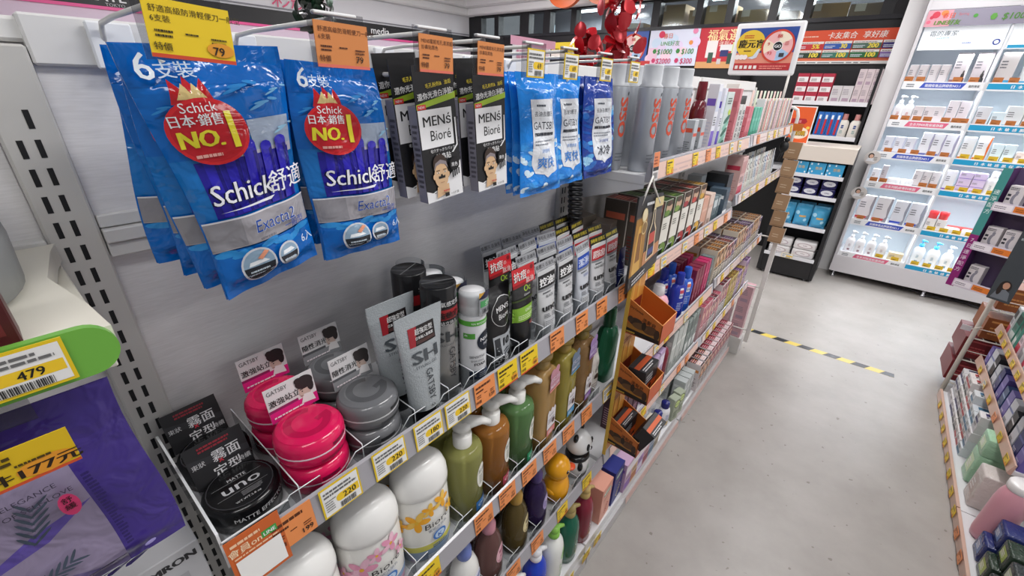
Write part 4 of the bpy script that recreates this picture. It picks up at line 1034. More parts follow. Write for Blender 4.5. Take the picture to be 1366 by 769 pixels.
P = panda(); P.location = (-.43, .868, zc); P.rotation_euler = (0, 0, RZ + .25); tag(P, 'black and white panda shaped bottle', 'panda bottle')

# ------------------------------------------------------------------ base shelf
zd = Z['1d'] + .0002
def lotion(body, cap, logo, lc, leaf=None, h=.2, script=None, sc='#ffffff', nm='pump_bottle'):
    pr = [(.038, 0), (.042, .004), (.043, .04), (.042, .12), (.037, .145), (.026, .163), (.0165, .17), (.015, .178)]
    r = bottle(pr, body, 1, .78, 2.2, 36, nm)
    g = G(); g.lathe([(.0165, .178), (.0175, .18), (.0175, .194), (.011, .197)], cap, 22); g.lathe([(.0155, .199), (.0165, .203), (.015, .213), (.008, .2165), (.0002, .217)], cap, 22); g.tube([(0, 0, .206), (.014, -.012, .206), (.026, -.02, .199)], [.009, .007, .0048], cap, 10); g.ob('pump_head', r)
    a = Art(lambda c: plas(c, .3))
    if leaf: a.ell(.004, .115, .028, .017, leaf, 26, rot=.5).ell(.004, .115, .024, .0135, '#7fbf5a', 26, rot=.5).fine(-.008, .112, .016, .12, 1, '#2f5a24', .6, 3)
    a.text(logo, 0, .068, .019, lc, 'c', .0, rot=0, it=.15, w=.052).fine(-.024, .046, .024, .062, 3, lc, .4, 3).fine(-.024, .02, .024, .034, 3, lc, .4, 8)
    if not leaf: a.ell(.0, .028, .022, .014, '#efe6d8', 20).ell(.006, .026, .012, .01, '#6a4a3a', 14)
    lab(r, a, pr, .25, 1, .78)
    return r
LB = [(.585, '#d8304c', '#e9e6e4', 'Dove', '#f6e9ea', None, 'red shampoo bottle with a white pump'), (.690, '#1c3cb4', '#e6e6ea', 'Pantene', '#c9d6f4', None, 'glossy royal blue shampoo bottle with a white pump'), (.785, '#e8e9e4', '#86bf4e', 'MILD', '#5f9a3e', '#6fae4a', 'white shampoo bottle with a green leaf badge and green pump'), (.880, '#135c46', '#a8935a', 'CLEAR', '#d5e0da', None, 'dark teal bottle with a gold pump'), (.975, '#7c1f33', '#bfa262', 'Soyon', '#f0dfe2', None, 'wine red bottle with a gold pump')]
for y, bc, cc, lo, lc, lf, d in LB:
    K = Kind(lotion(plas(bc, .16), plas(cc, .25), lo, lc, lf), 'shampoo')
    K.put((-.435, y, zd), RZ + .25, d + ' on the base shelf', scale=1.1)
def opal_box(c1, c2, t, tc, w=.085, d=.06, h=.175):
    r = empty('gift_box'); g = G(); g.box(-w / 2, -d / 2, 0, w / 2, d / 2, h, card(c1), .001); g.ob('carton', r)
    a = Art(); a.rect(-w / 2, h * .72, w / 2, h, c2).ell(0, h * .8, w * .38, h * .07, '#8aa090', 20).text('奢華香氛', 0, h * .79, .012, '#e8efe6', 'c', .02, w=w * .6).text(t, .0, h * .12, .03, tc, 'l', .02, rot=1.05, it=.2).fine(-w * .3, h * .6, w * .3, h * .68, 2, '#a8685a', .5, 4)
    a.lay(G(), flat(-d / 2)).ob('front_print', r); return r
K = Kind(opal_box('#e0a08c', '#d9927f', 'opal', '#b5372c'), 'soap box'); K.put((-.428, 1.085, zd), RZ + .05, 'pink carton with red script and a silvery oval on the base shelf')
K = Kind(opal_box('#28307e', '#222a70', 'pearl', '#e6d89a'), 'soap box'); K.put((-.43, 1.185, zd), RZ + .05, 'deep blue carton with gold script beside the pink carton')

dv = ['between the mauve and pink flowered bottles', 'between the pink and yellow flowered bottles', 'between the yellow flowered and olive bottles', 'between the olive and orange pump bottles', 'between the orange and green pump bottles', 'between the green pump and amber bottles', 'between the amber and olive gold bottles', 'between the olive gold and dark amber bottles', 'between the dark amber bottle and white pouch']
dividers([.151, .254, .362, .443, .522, .601, .682, .767, .848], Z['1b'], dv)
dividers([.434, .521, .612, .702, .812], Z['1c'], ['between the lilac capped and rose bottles', 'between the rose and brown gold bottles', 'between the brown gold and purple bottles', 'between the purple bottle and the duck', 'between the duck and the panda'])
for y, st, pr, lb in [(.12, 'orange', '149', 'orange price tag below the mauve flowered bottle'), (.265, 'yellow', '149', 'yellow price tag 149 below the yellow flowered bottle'), (.402, 'orange', '101', 'orange price tag below the olive pump bottle'), (.472, 'orange', '101', 'orange price tag below the orange pump bottle'), (.545, 'orange', '101', 'orange price tag below the green pump bottle'), (.622, 'orange', '115', 'orange price tag below the amber bottle'), (.70, 'orange', '115', 'orange price tag below the olive gold bottle'), (.785, 'orange', '115', 'orange price tag below the dark amber bottle'), (.895, 'white', '99', 'white price tag below the white refill pouch')]:
    put_tag(st, pr, (-.3737, y, .805), lb, .05, .042, tilt=-.12)
for y, st, pr, lb in [(.415, 'orange', '169', 'orange price tag below the lilac capped bottle'), (.505, 'orange', '169', 'orange price tag below the rose bottle'), (.60, 'orange', '169', 'orange price tag below the brown gold bottle'), (.715, 'yellow', '99', 'yellow price tag below the duck'), (.845, 'yellow', '99', 'yellow price tag below the panda')]:
    put_tag(st, pr, (-.3737, y, .51), lb, .05, .042, tilt=-.12)
for y, lb in [(.70, 'yellow price tag below the royal blue bottle'), (.82, 'yellow price tag below the green leaf bottle'), (.93, 'yellow price tag below the teal bottle'), (1.01, 'yellow price tag below the wine red bottle')]:
    put_tag('yellow', '129', (-.377, y, .062), lb, .05, .042, tilt=0)
# ------------------------------------------------------------------ farther bays: slim cartons and tubes in rows
def slim(w, d, h, c, pat='plain', c2='#ffffff', c3='#333333', name='carton'):
    r = empty(name); g = G(); g.box(-w / 2, -d / 2, 0, w / 2, d / 2, h, card(c), .0007); g.ob('carton_body', r)
    a = Art(); x = w / 2 - .001
    if pat == 'veg':
        a.rect(-x, h * .32, x, h * .74, '#e4e0d6').rect(-x, 0, x, h * .32, '#2c2a26').ell(0, h * .2, x * .9, h * .13, c2, 16).ell(-x * .3, h * .17, x * .5, h * .07, c3, 12)
        a.rect(-x, h * .74, x, h, c3).ell(x * .1, h * .88, x * .8, h * .085, '#c9a68a', 16).ell(-x * .2, h * .8, x * .7, h * .05, c2, 12).ell(x * .1, h * .95, x * .75, h * .045, '#4a3424', 12)
        a.fine(-x * .8, h * .55, x * .6, h * .66, 3, '#6a6a60', .45, 3)
    elif pat == 'band':
        a.rect(-x, h * .08, x, h * .34, c2).rect(-x, h * .62, x, h * .9, c3).fine(-x * .8, h * .42, x * .8, h * .56, 4, '#55555a', .5, 2)
    elif pat == 'hair':
        a.rect(-x, h * .5, x, h * .97, c2).ell(0, h * .74, x * .62, h * .15, '#d9b49a', 16).ell(0, h * .8, x * .8, h * .15, c3, 16).ell(-x * .5, h * .66, x * .35, h * .17, c3, 12).ell(0, h * .72, x * .5, h * .1, '#e2bfa6', 14).fine(-x * .8, h * .1, x * .7, h * .4, 5, '#ffffff' if c < '#88' else '#555555', .5, 5).rect(-x, h * .42, x, h * .48, c3)
    elif pat == 'wave':
        for k in range(5): a.ell(-x * .2 + x * .1 * k, h * (.1 + .11 * k), x * .9, h * .05, (c2, c3)[k % 2], 16, rot=.35)
        a.ell(x * .5, h * .66, x * .4, h * .05, '#bcd33a', 14).fine(-x * .7, h * .8, x * .6, h * .92, 3, '#33443c', .5, 5)
    elif pat == 'stripe':
        a.rect(-x, h * .05, x, h * .95, c2).rect(-x * .3, h * .05, x * .3, h * .95, c3)
    elif pat == 'chain':
        for k in range(6): a.ell(0, h * (.12 + .14 * k), x * .5, h * .055, '#1a1a1c', 14).ell(0, h * (.12 + .14 * k), x * .2, h * .03, c, 10)
    else:
        a.fine(-x * .8, h * .15, x * .8, h * .3, 3, c3, .5, 3).rect(-x, h * .6, x, h * .68, c2)
    a.lay(G(), flat(-d / 2)).ob('front_print', r)
    if pat in ('hair', 'veg'): Art().rect(-x, -d / 2 + .001, x, d / 2 - .001, c3).fine(-x * .8, -d * .3, x * .8, d * .3, 4, c2, .5, 7).lay(G(), top(h)).ob('top_print', r)
    a = Art()
    if pat == 'veg': a.rect(-d / 2 + .001, .001, d / 2 - .001, h - .001, '#5f564e')
    a.fine(-d * .4, h * .1, d * .4, h * .5, 8, c3, .4, 4).rect(-d * .4, h * .7, d * .4, h * .8, c2)
    a.lay(G(), sideL(-w / 2)).ob('side_print', r)
    return r
KS = {}
def kslim(*k):
    if k not in KS: KS[k] = Kind(slim(*k), 'carton')
    return KS[k]
def row(zk, x, y0, step, n, kind, desc, where, rows=2, dx=.075, jit=.02, cat=None, group=None):
    for j in range(rows):
        for i in range(n):
            nm = nth(i) + ' ' if n > 1 else ''
            lb = '%s%s %s' % (nm, desc, where)
            if j: lb = lb + ', row behind'
            kind.put((x - dx * j, y0 + step * i, Z[zk] + .0003), RZ + RN.uniform(-jit, jit), lb, group or (desc + 's'))
# ---- top shelf
def big_can(h=.225, R=.0265, capc='#b4b7bc', body='#a9adb4', word=True):
    r = empty('spray_can'); pr = [(R * .9, 0), (R, .003), (R, h * .79), (R * .97, h * .8)]
    G().lathe(pr, M(body, .35, metal=.25), 32).ob('can_body', r)
    G().lathe([(R * .99, h * .802), (R * 1.0, h * .81), (R * .80, h * .83), (R * .80, h * .985), (R * .76, h), (.0002, h)], M(capc, .4), 32).ob('cap', r)
    a = Art(lambda c: M(c, .4))
    if word: a.text('OSiS', 0.014, h * .34, .030, '#d9563c', 'l', .05, rot=PI / 2, w=h * .36).fine(-.006, h * .1, .02, h * .2, 3, '#6f7379', .35, 4).ell(.012, h * .74, .0022, .004, '#33363b', 10)
    lab(r, a, pr, 0); return r
KC = Kind(big_can(), 'hair spray')
for i, (x, y) in enumerate([(-.428, .998), (-.430, 1.098), (-.430, 1.198), (-.49, 1.045), (-.492, 1.15), (-.49, .965)]):
    KC.put((x, y, Z['2t']), RZ - .45, ['silver spray can with orange lettering at the corner of the top shelf', 'second silver spray can along the top shelf edge', 'third silver spray can along the top shelf edge', 'silver spray can behind the gap of the first two', 'silver spray can behind the gap of the second and third', 'silver spray can half hidden by the dark blue wipes bag'][i], 'tall silver spray cans')
KM = Kind(slim(.03, .03, .105, '#b5b8bd', 'plain', '#d9563c', '#4a4d52'), 'carton')
for i, (x, y) in enumerate([(-.412, 1.262), (-.408, 1.312), (-.45, 1.285)]): KM.put((x, y, Z['2t']), RZ, ['small grey carton with orange mark beside the spray cans', 'small grey carton before the dark red bottle', 'small grey carton behind the other two'][i], 'small grey cartons')
r, pr = tallbottle(plas('#5e1420', .2), plas('#6a1622', .25), .2, .026, name='hair_oil_bottle'); r.location = (-.44, 1.385, Z['2t']); tag(r, 'tall dark red bottle on the top shelf', 'bottle'); r.rotation_euler = (0, 0, RZ)
r, pr = tallbottle(plas('#5e1420', .2), plas('#6a1622', .25), .19, .024, name='hair_oil_bottle'); r.location = (-.5, 1.36, Z['2t']); tag(r, 'dark red bottle behind the tall dark red one', 'bottle')
kslim(.03, .03, .16, '#c97a2e', 'band', '#8a4a1a', '#e2a85a').put((-.47, 1.325, Z['2t']), RZ, 'amber carton beside the dark red bottle')
kslim(.034, .03, .195, '#e2e2ea', 'band', '#7a5fc0', '#c9cfe0').put((-.422, 1.452, Z['2t']), RZ, 'white carton with a violet foot on the top shelf')
kslim(.026, .03, .185, '#dfe0ea', 'band', '#5a3fb4', '#d2d6e6').put((-.42, 1.505, Z['2t']), RZ, 'narrow white carton with a deep violet foot')
kslim(.072, .04, .175, '#c9d6d2', 'wave', '#2f6a58', '#7fb8a4').put((-.428, 1.578, Z['2t']), RZ, 'pale carton with green waves on the top shelf')
kslim(.026, .04, .185, '#c9737c', 'plain', '#b8606a', '#a8505a').put((-.418, 1.655, Z['2t']), RZ, 'tall dusty pink carton on the top shelf')
kslim(.022, .04, .2, '#e8e8e2', 'band', '#d8d8d2', '#b4d433').put((-.44, 1.705, Z['2t']), RZ, 'white carton with a lime head on the top shelf')
row('2t', -.425, 1.745, .045, 2, kslim(.036, .03, .135, '#d8d6d4', 'chain', '#cccccc', '#333333'), 'white carton with black beads print', 'on the top shelf', 1)
kslim(.05, .03, .16, '#d8a0aa', 'band', '#e8b9c2', '#c97a88').put((-.47, 1.80, Z['2t']), RZ, 'rose carton behind the bead print cartons')
row('3t', -.425, 1.885, .034, 2, kslim(.030, .03, .125, '#d3717c', 'plain', '#e0919a', '#8a3a44'), 'coral pink slim carton', 'past the shelf joint', 1)
row('3t', -.425, 1.962, .046, 3, kslim(.040, .035, .12, '#57b39a', 'plain', '#6fc4ac', '#2a6a58'), 'mint green carton', 'on the far top shelf', 1)
g = G(); g.box(-.05, -.04, 0, .05, .04, .16, card('#1b1b1e'), .001); tag(g.ob('carton', None, (-.51, 2.0, Z['3t']), RZ), 'black carton behind the mint green cartons', 'carton')
for i in range(18):
    y = 2.112 + .036 * i; c = ['#e6e2e4', '#d8c9b4', '#e2dfe0', '#dd9aa0', '#e8e4da', '#c9c48a', '#e9e6ea', '#d9b9a8', '#dfe0e6'][i % 9]; c2 = ['#c83a52', '#2b2b30', '#e07a4a', '#b7c26a', '#d05a78', '#8a6fb8', '#c9a23a', '#3a3a40', '#d8707a'][i % 9]
    kslim(.026, .03, .15, c, 'stripe', c2 if i % 3 else '#f0eeee', c if i % 3 else c2).put((-.425, y, Z['3t']), RZ, '%s slim striped carton after the mint green ones' % nth(i), 'slim striped cartons')
    if i % 2 == 0:
        k = 'tab%d' % (i % 4)
        if k not in KS:
            r_ = empty('carded_pack'); G().box(-.018, 0, 0, .018, .001, .18, card(['#e9c9c0', '#cfe0c9'][(i // 2) % 2])).ob('card_back', r_); G().box(-.012, -.012, .02, .012, 0, .11, card('#e6dfe0'), .001).ob('blister', r_); KS[k] = Kind(r_, 'carded pack')
        KS[k].put((-.466, y + .01, Z['3t']), RZ, '%s tall pastel backing card behind the striped cartons' % nth(i // 2), 'pastel backing cards')
# ---- vegetable picture dye boxes
VEG = [('#e2765a', '#8a2f2a', 'pale box with grapefruit pictures'), ('#6a8a3a', '#2f4a22', 'first pale box with green vegetable pictures'), ('#7f9a44', '#3a5424', 'second pale box with green vegetable pictures'), ('#a83232', '#3a2a20', 'pale box with dark red fruit pictures'), ('#c9483a', '#5a2a22', 'pale box with tomato pictures'), ('#d8a83a', '#7a5a24', 'pale box with yellow pepper pictures')]
for i, (c2, c3, d) in enumerate(VEG):
    K = Kind(slim(.052, .07, .178, '#d9d3c9', 'veg', c2, c3), 'hair dye box')
    K.put((-.4285, 1.085 + .0725 * i, Z['2a']), RZ - .03, d + ' standing in the front row'); K.put((-.50, 1.085 + .0725 * i, Z['2a']), RZ, d + ' behind the front row')
kslim(.055, .06, .12, '#d8a48c', 'plain', '#e2b8a4', '#8a5a48').put((-.43, 1.535, Z['2a']), RZ, 'peach carton after the yellow pepper box')
kslim(.05, .06, .122, '#e2c9bc', 'plain', '#d8b4a4', '#8a6a5c').put((-.43, 1.605, Z['2a']), RZ, 'cream carton beside the peach carton')
row('2a', -.43, 1.662, .05, 2, kslim(.042, .06, .1, '#7d8c92', 'band', '#5f6f76', '#cfd6d9'), 'small slate carton with white foot', 'before the tall grey box', 1)
kslim(.055, .05, .168, '#8b9499', 'plain', '#e4e8ea', '#3a4044').put((-.485, 1.665, Z['2a']), RZ, 'tall slate grey box behind the small slate cartons')
kslim(.065, .08, .165, '#222529', 'plain', '#3a4a5c', '#8a97a4').put((-.44, 1.795, Z['2a']), RZ, 'black box beside the pink display box')
kslim(.05, .06, .12, '#4a5a68', 'band', '#e6e8ea', '#35424e').put((-.415, 1.742, Z['2a']), RZ, 'dark blue grey box with a white foot')
kslim(.075, .06, .17, '#d9b2ae', 'band', '#c23a52', '#c48f8c').put((-.42, 1.925, Z['3a']), RZ, 'pink display box with a red foot on the far shelf')
def clip_tube(c, c2):
    r, F = stand_tube(.04, .03, .024, .025, .14, M(c, .3), plas('#e6e4de', .3), 'hair_colour_tube')
    Art(lambda q: M(q, .3)).ell(0, .11, .013, .014, c2, 16).ell(0, .11, .008, .009, '#e9e6e0', 12).fine(-.012, .05, .012, .09, 6, c2, .4, 4).lay(G(), F, .0001, .006).ob('tube_print', r); return r
CTK = [Kind(clip_tube(*c), 'hair colour tube') for c in (('#d8d4cc', '#2f2a34'), ('#cfd4d8', '#3a5a8a'), ('#e0d8d0', '#8a4a5a'), ('#d2d6ce', '#4a4a4e'))]
for i in range(14):
    for j in range(2): CTK[(i + j) % 4].put((-.415 - .05 * j, 1.998 + .05 * i, Z['3a']), RZ + RN.uniform(-.2, .2), '%s pale hair colour tube after the pink display box%s' % (nth(i), ', row behind' if j else ''), 'pale hair colour tubes')
# items deep on the vegetable shelf near the strip
kslim(.06, .05, .13, '#6a6058', 'plain', '#7d736a', '#3a342e').put((-.50, 1.0, Z['2a']), RZ + .2, 'brown grey carton in shade beside the first bay')
kslim(.06, .05, .14, '#736a61', 'plain', '#857b72', '#3a342e').put((-.56, .985, Z['2a']), RZ - .1, 'brown grey carton standing further back in shade')

# ---- blue bottles and dye cartons
def blue_bottle(c, badge):
    r, pr = tallbottle(plas(c, .18), plas(c, .22), .15, .022, 1.15, .8); a = Art(lambda q: plas(q, .3))
    a.ell(0, .088, .017, .017, '#e2e6f2', 20).ell(0, .093, .012, .006, badge, 14).text('深層', 0, .077, .008, '#2a4aa0', 'c', .02).fine(-.012, .03, .012, .06, 5, '#b9c6ea', .4, 3)
    lab(r, a, pr, .0, 1.15, .8); return r
KB1 = Kind(blue_bottle('#1b2f9c', '#c84a5a'), 'lotion'); KB2 = Kind(blue_bottle('#2a5ac0', '#d8705a'), 'lotion')
for j in range(2):
    KB1.put((-.42 - .06 * j, 1.50, Z['2b']), RZ - .5, 'deep blue bottle with a white round badge%s' % (', second row' if j else ''), 'deep blue bottles', scale=1.2); KB2.put((-.42 - .06 * j, 1.575, Z['2b']), RZ - .5, 'brighter blue bottle with a white round badge%s' % (', second row' if j else ''), 'brighter blue bottles', scale=1.2)
r, pr = tallbottle(plas('#e2a4b4', .25), plas('#e8e4e6', .25), .15, .036, 1.1, .8, 'spray_bottle'); r.location = (-.46, 1.41, Z['2b']); tag(r, 'pink bottle with a white top behind the orange tray', 'bottle')
r, pr = tallbottle(plas('#e0dfe4', .25), plas('#c9c9d2', .25), .14, .026, 1.1, .8, 'spray_bottle'); r.location = (-.5, 1.3, Z['2b']); tag(r, 'white bottle behind the orange trays', 'bottle')
row('2b', -.425, 1.645, .038, 3, kslim(.032, .05, .152, '#7e1f3c', 'plain', '#9a2f4e', '#d8a0b0'), 'maroon slim carton', 'beside the blue bottles', 2)
row('2b', -.425, 1.762, .036, 2, kslim(.030, .05, .15, '#b8245e', 'plain', '#d04a7c', '#f0c0d2'), 'magenta slim carton', 'beside the maroon ones', 2)
DYE = [('#d8cdbc', '#c98a3a', '#5a3a24'), ('#cfd2c4', '#8a9a4a', '#3a2a20'), ('#e2d8d4', '#b0504a', '#4a2a24'), ('#d2ccd4', '#8a6a9a', '#2f2430'), ('#dcd4c4', '#b08a54', '#6a4424')]
def dye_row(zk, y0, y1, step, h, pal, desc, where, x=-.428, w=.046, rows=2):
    n = int((y1 - y0) / step)
    for i in range(n):
        c, c2, c3 = pal[(i // 3 * 2 + i // 5) % len(pal)]
        K = kslim(w, .07, h * (1, .9, 1.06, .95)[(i // 3) % 4], c, 'hair', c2, c3)
        for j in range(rows): K.put((x - .076 * j, y0 + step * i, Z[zk] + .0003), RZ + RN.uniform(-.03, .03), '%s %s%s' % (nth(i), desc, ', row behind' if j else ''), desc + 's')
row('2b', -.425, 1.838, .02, 1, kslim(.03, .05, .15, '#6f7a7c', 'plain', '#8f999b', '#e0e4e4'), 'dark grey slim carton', 'beside the magenta cartons', 1)
dye_row('3b', 1.885, 2.74, .053, .155, DYE, 'picture dye carton on the middle far shelf', '')
# ---- lower shelves
row('2c', -.43, 1.10, .056, 3, kslim(.048, .06, .19, '#4a2a3a', 'plain', '#6a3a4e', '#c9a0b0'), 'plum carton', 'behind the orange trays', 1)
r, pr = tallbottle(plas('#7a2436', .2), plas('#1a1a1c', .2), .2, .03); r.location = (-.43, 1.475, Z['2c']); tag(r, 'wine bottle with black cap on the lower far shelf', 'bottle')
row('2c', -.425, 1.30, .056, 3, kslim(.05, .05, .17, '#b49cc0', 'band', '#8a6fa8', '#e2d8e8'), 'lilac carton', 'beside the wine bottle', 1)
row('2c', -.425, 1.54, .056, 3, kslim(.048, .05, .19, '#b9bdb9', 'plain', '#d8dad6', '#6a706a'), 'pale grey carton', 'past the wine bottle', 2)
row('2c', -.425, 1.715, .05, 3, kslim(.042, .05, .18, '#8f9a96', 'band', '#e0e2e0', '#5a6662'), 'grey green carton with white foot', 'before the shelf joint', 2)
PK = [('#d8b0b4', '#c9808c', '#a84a5c'), ('#e2cfd0', '#d89aa4', '#8a4a58'), ('#dcd6d6', '#c86a7a', '#5a2a34')]
YL = [('#d9c878', '#c9a84a', '#7a5a2a'), ('#e2d8d8', '#c9a0b8', '#7a5a8a'), ('#d8c0d8', '#b08ac0', '#5a3a6a')]
dye_row('3c', 1.885, 2.33, .047, .185, PK, 'pink dye carton on the lower far shelf', '', w=.04)
dye_row('3c', 2.335, 2.75, .05, .18, YL, 'pastel dye carton on the lower far shelf', '', w=.042)
# ---- base row
def lotion_white(): 
    pr = [(.028, 0), (.031, .004), (.031, .09), (.026, .105), (.014, .112)]
    r = bottle(pr, plas('#e2e2e6', .25), 1, .8, 2.2, 28, 'lotion_bottle'); G().lathe([(.0185, .112), (.0195, .114), (.0195, .14), (.017, .144), (.0002, .145)], plas('#20246e', .2), 22).ob('cap', r)
    a = Art(lambda c: plas(c, .3)); a.fine(-.02, .05, .02, .085, 4, '#6a7ab0', .5, 3).rect(-.02, .02, .02, .042, '#c9b27a', 6); lab(r, a, pr, 0, 1, .8); return r
KL = Kind(lotion_white(), 'lotion')
for i, y in enumerate((1.62, 1.71)):
    for j in range(2): KL.put((-.425 - .07 * j, y, Z['2d']), RZ - .3, '%s white lotion bottle with a navy cap%s' % (['first', 'second'][i], ' in the second row' if j else ' on the base shelf'), 'navy capped lotion bottles')
for i in range(6): kslim(.06, .06, .15, ['#c9a6c4', '#d8b48c', '#b08ac8', '#d09aa0', '#a4b4c8', '#d2cabc'][i], 'band', ['#8a5fb0', '#b0683a', '#d8d0e2', '#8a3a4a', '#55708a', '#8a7f6c'][i], '#e6e0e4').put((-.42, 1.26 + .0585 * i, Z['2d']), RZ, ['mauve', 'tan', 'violet', 'rose', 'blue grey', 'stone'][i] + ' wrapped soap pack on the base shelf')
def badge_pack():
    r = empty('badged_pack'); g = G(); g.box(-.026, -.02, 0, .026, .02, .13, card('#a8b09c'), .002); g.ob('pack_body', r)
    a = Art(); a.ell(0, .1, .024, .024, '#2a3a24', 22).ell(0, .1, .02, .02, '#c9dc8a', 22).text('SAVON', 0, .097, .008, '#24331c', 'c', .03, w=.032).fine(-.02, .02, .02, .06, 5, '#4a5a44', .5, 3); a.lay(G(), flat(-.02)).ob('front_print', r); return r
KBP = Kind(badge_pack(), 'soap pack')
for i in range(2): KBP.put((-.41, 1.79 + .065 * i, Z['2d']), RZ - .2, ['grey green pack with a round green badge beside the navy caps', 'grey green pack with a round green badge before the clear boxes'][i], 'round badge packs')
row('3d', -.43, 1.925, .05, 3, kslim(.044, .06, .15, '#b8bdbd', 'plain', '#d8dcdc', '#6f7676'), 'clear grey pack', 'on the base shelf', 2)
def red_dye(c, c2):
    r = slim(.055, .075, .165, '#d8cfd0', 'hair', c2, c, 'hair_dye_box')
    g = G(); Art().rect(-.026, -.036, .026, .036, c).rect(-.024, -.03, .024, -.004, '#e0d2d4').fine(-.02, .0, .02, .03, 3, '#d8a0aa', .5, 3).lay(g, top(.165)); g.ob('top_print', r); return r
KO = Kind(red_dye('#3a1d1a', '#d88a4a'), 'hair dye box'); KR = Kind(red_dye('#7a1626', '#b8445a'), 'hair dye box')
for i in range(3):
    for j in range(2): KO.put((-.42 - .08 * j, 2.105 + .062 * i, Z['3d']), RZ, '%s dye box with an orange and black top%s' % (nth(i), ', row behind' if j else ' on the base shelf'), 'orange and black topped dye boxes')
for i in range(7):
    for j in range(2): KR.put((-.42 - .08 * j, 2.295 + .062 * i, Z['3d']), RZ, '%s dye box with a dark red top%s' % (nth(i), ', row behind' if j else ' on the base shelf'), 'dark red topped dye boxes')

# ---- rail inserts and tags of the farther bays
def insert(y0, y1, z, col, label):
    g = G(); w = y1 - y0; g.box(-w / 2, -.0006, 0, w / 2, 0, .036, card(col)); Art().fine(-w * .45, .006, w * .45, .03, 2, '#c9a9a4', .35, 3).lay(g, flat(-.0006))
    o = g.ob('rail_insert', None, (-.3738, (y0 + y1) / 2, z)); o.rotation_euler = (-.12, 0, RZ); tag(o, label, 'rail insert')
RI = [('2t', 1.388, 1, 'top shelf'), ('2a', 1.118, 1, 'vegetable box shelf'), ('2b', .785, 1, 'blue bottle shelf'), ('2c', .51, 1, 'lower shelf'), ('3t', 1.39, 2, 'far top shelf'), ('3a', 1.165, 2, 'hair colour tube shelf'), ('3b', .80, 2, 'far middle shelf'), ('3c', .50, 2, 'far lower shelf')]
for k, z, b, nm in RI:
    y0, y1 = BAYS[b] + .06, BAYS[b + 1] - .03
    insert(y0 - .02, y1, z + .004, ['#dfbdb0', '#e0cdc8'][b - 1], 'pale %s paper insert in the %s price rail' % (['orange', 'pink'][b - 1], nm))
    r2 = random.Random(k); y = y0 + .05; i = 0
    while y < y1 - .03:
        st = r2.choice(['orange', 'white', 'yellow', 'yellow', 'white'] if k[0] == '2' else ['yellow', 'white', 'white', 'orange'])
        put_tag(st, '', (-.3722, y, z + .006), '%s price card along the %s rail' % (nth(i), nm), .042, .034, tilt=-.12, group='far price cards'); y += r2.uniform(.08, .19); i += 1
for b in (1, 2):
    insert(BAYS[b] + .3 if b == 1 else BAYS[b] + .02, BAYS[b + 1] - .02, .04, '#d8b8b0', 'pale pink paper strip along the %s base rail' % ['near', 'far'][b - 1])
g = G(); g.box(-.016, -.0008, 0, .016, 0, .062, card('#e6e2e2')); Art().rect(-.016, .03, .016, .062, '#df8450').fine(-.013, .036, .013, .056, 3, '#8a3a1a', .5, 3).rect(-.015, .022, .015, .030, '#2a2a2c').bars(-.013, .004, .013, .018, 14, '#8a8a8c').lay(g, flat(-.0008))
o = g.ob('corner_card', None, (-.3715, .962, 1.392)); o.rotation_euler = (-.06, 0, RZ); tag(o, 'small orange and white card at the corner of the top shelf', 'card')
dividers([1.06, 1.133, 1.205, 1.278, 1.35, 1.423, 1.496], Z['2a'], ['before the grapefruit box', 'after the grapefruit box', 'after the first green box', 'after the second green box', 'after the dark red fruit box', 'after the tomato box', 'after the yellow pepper box'])

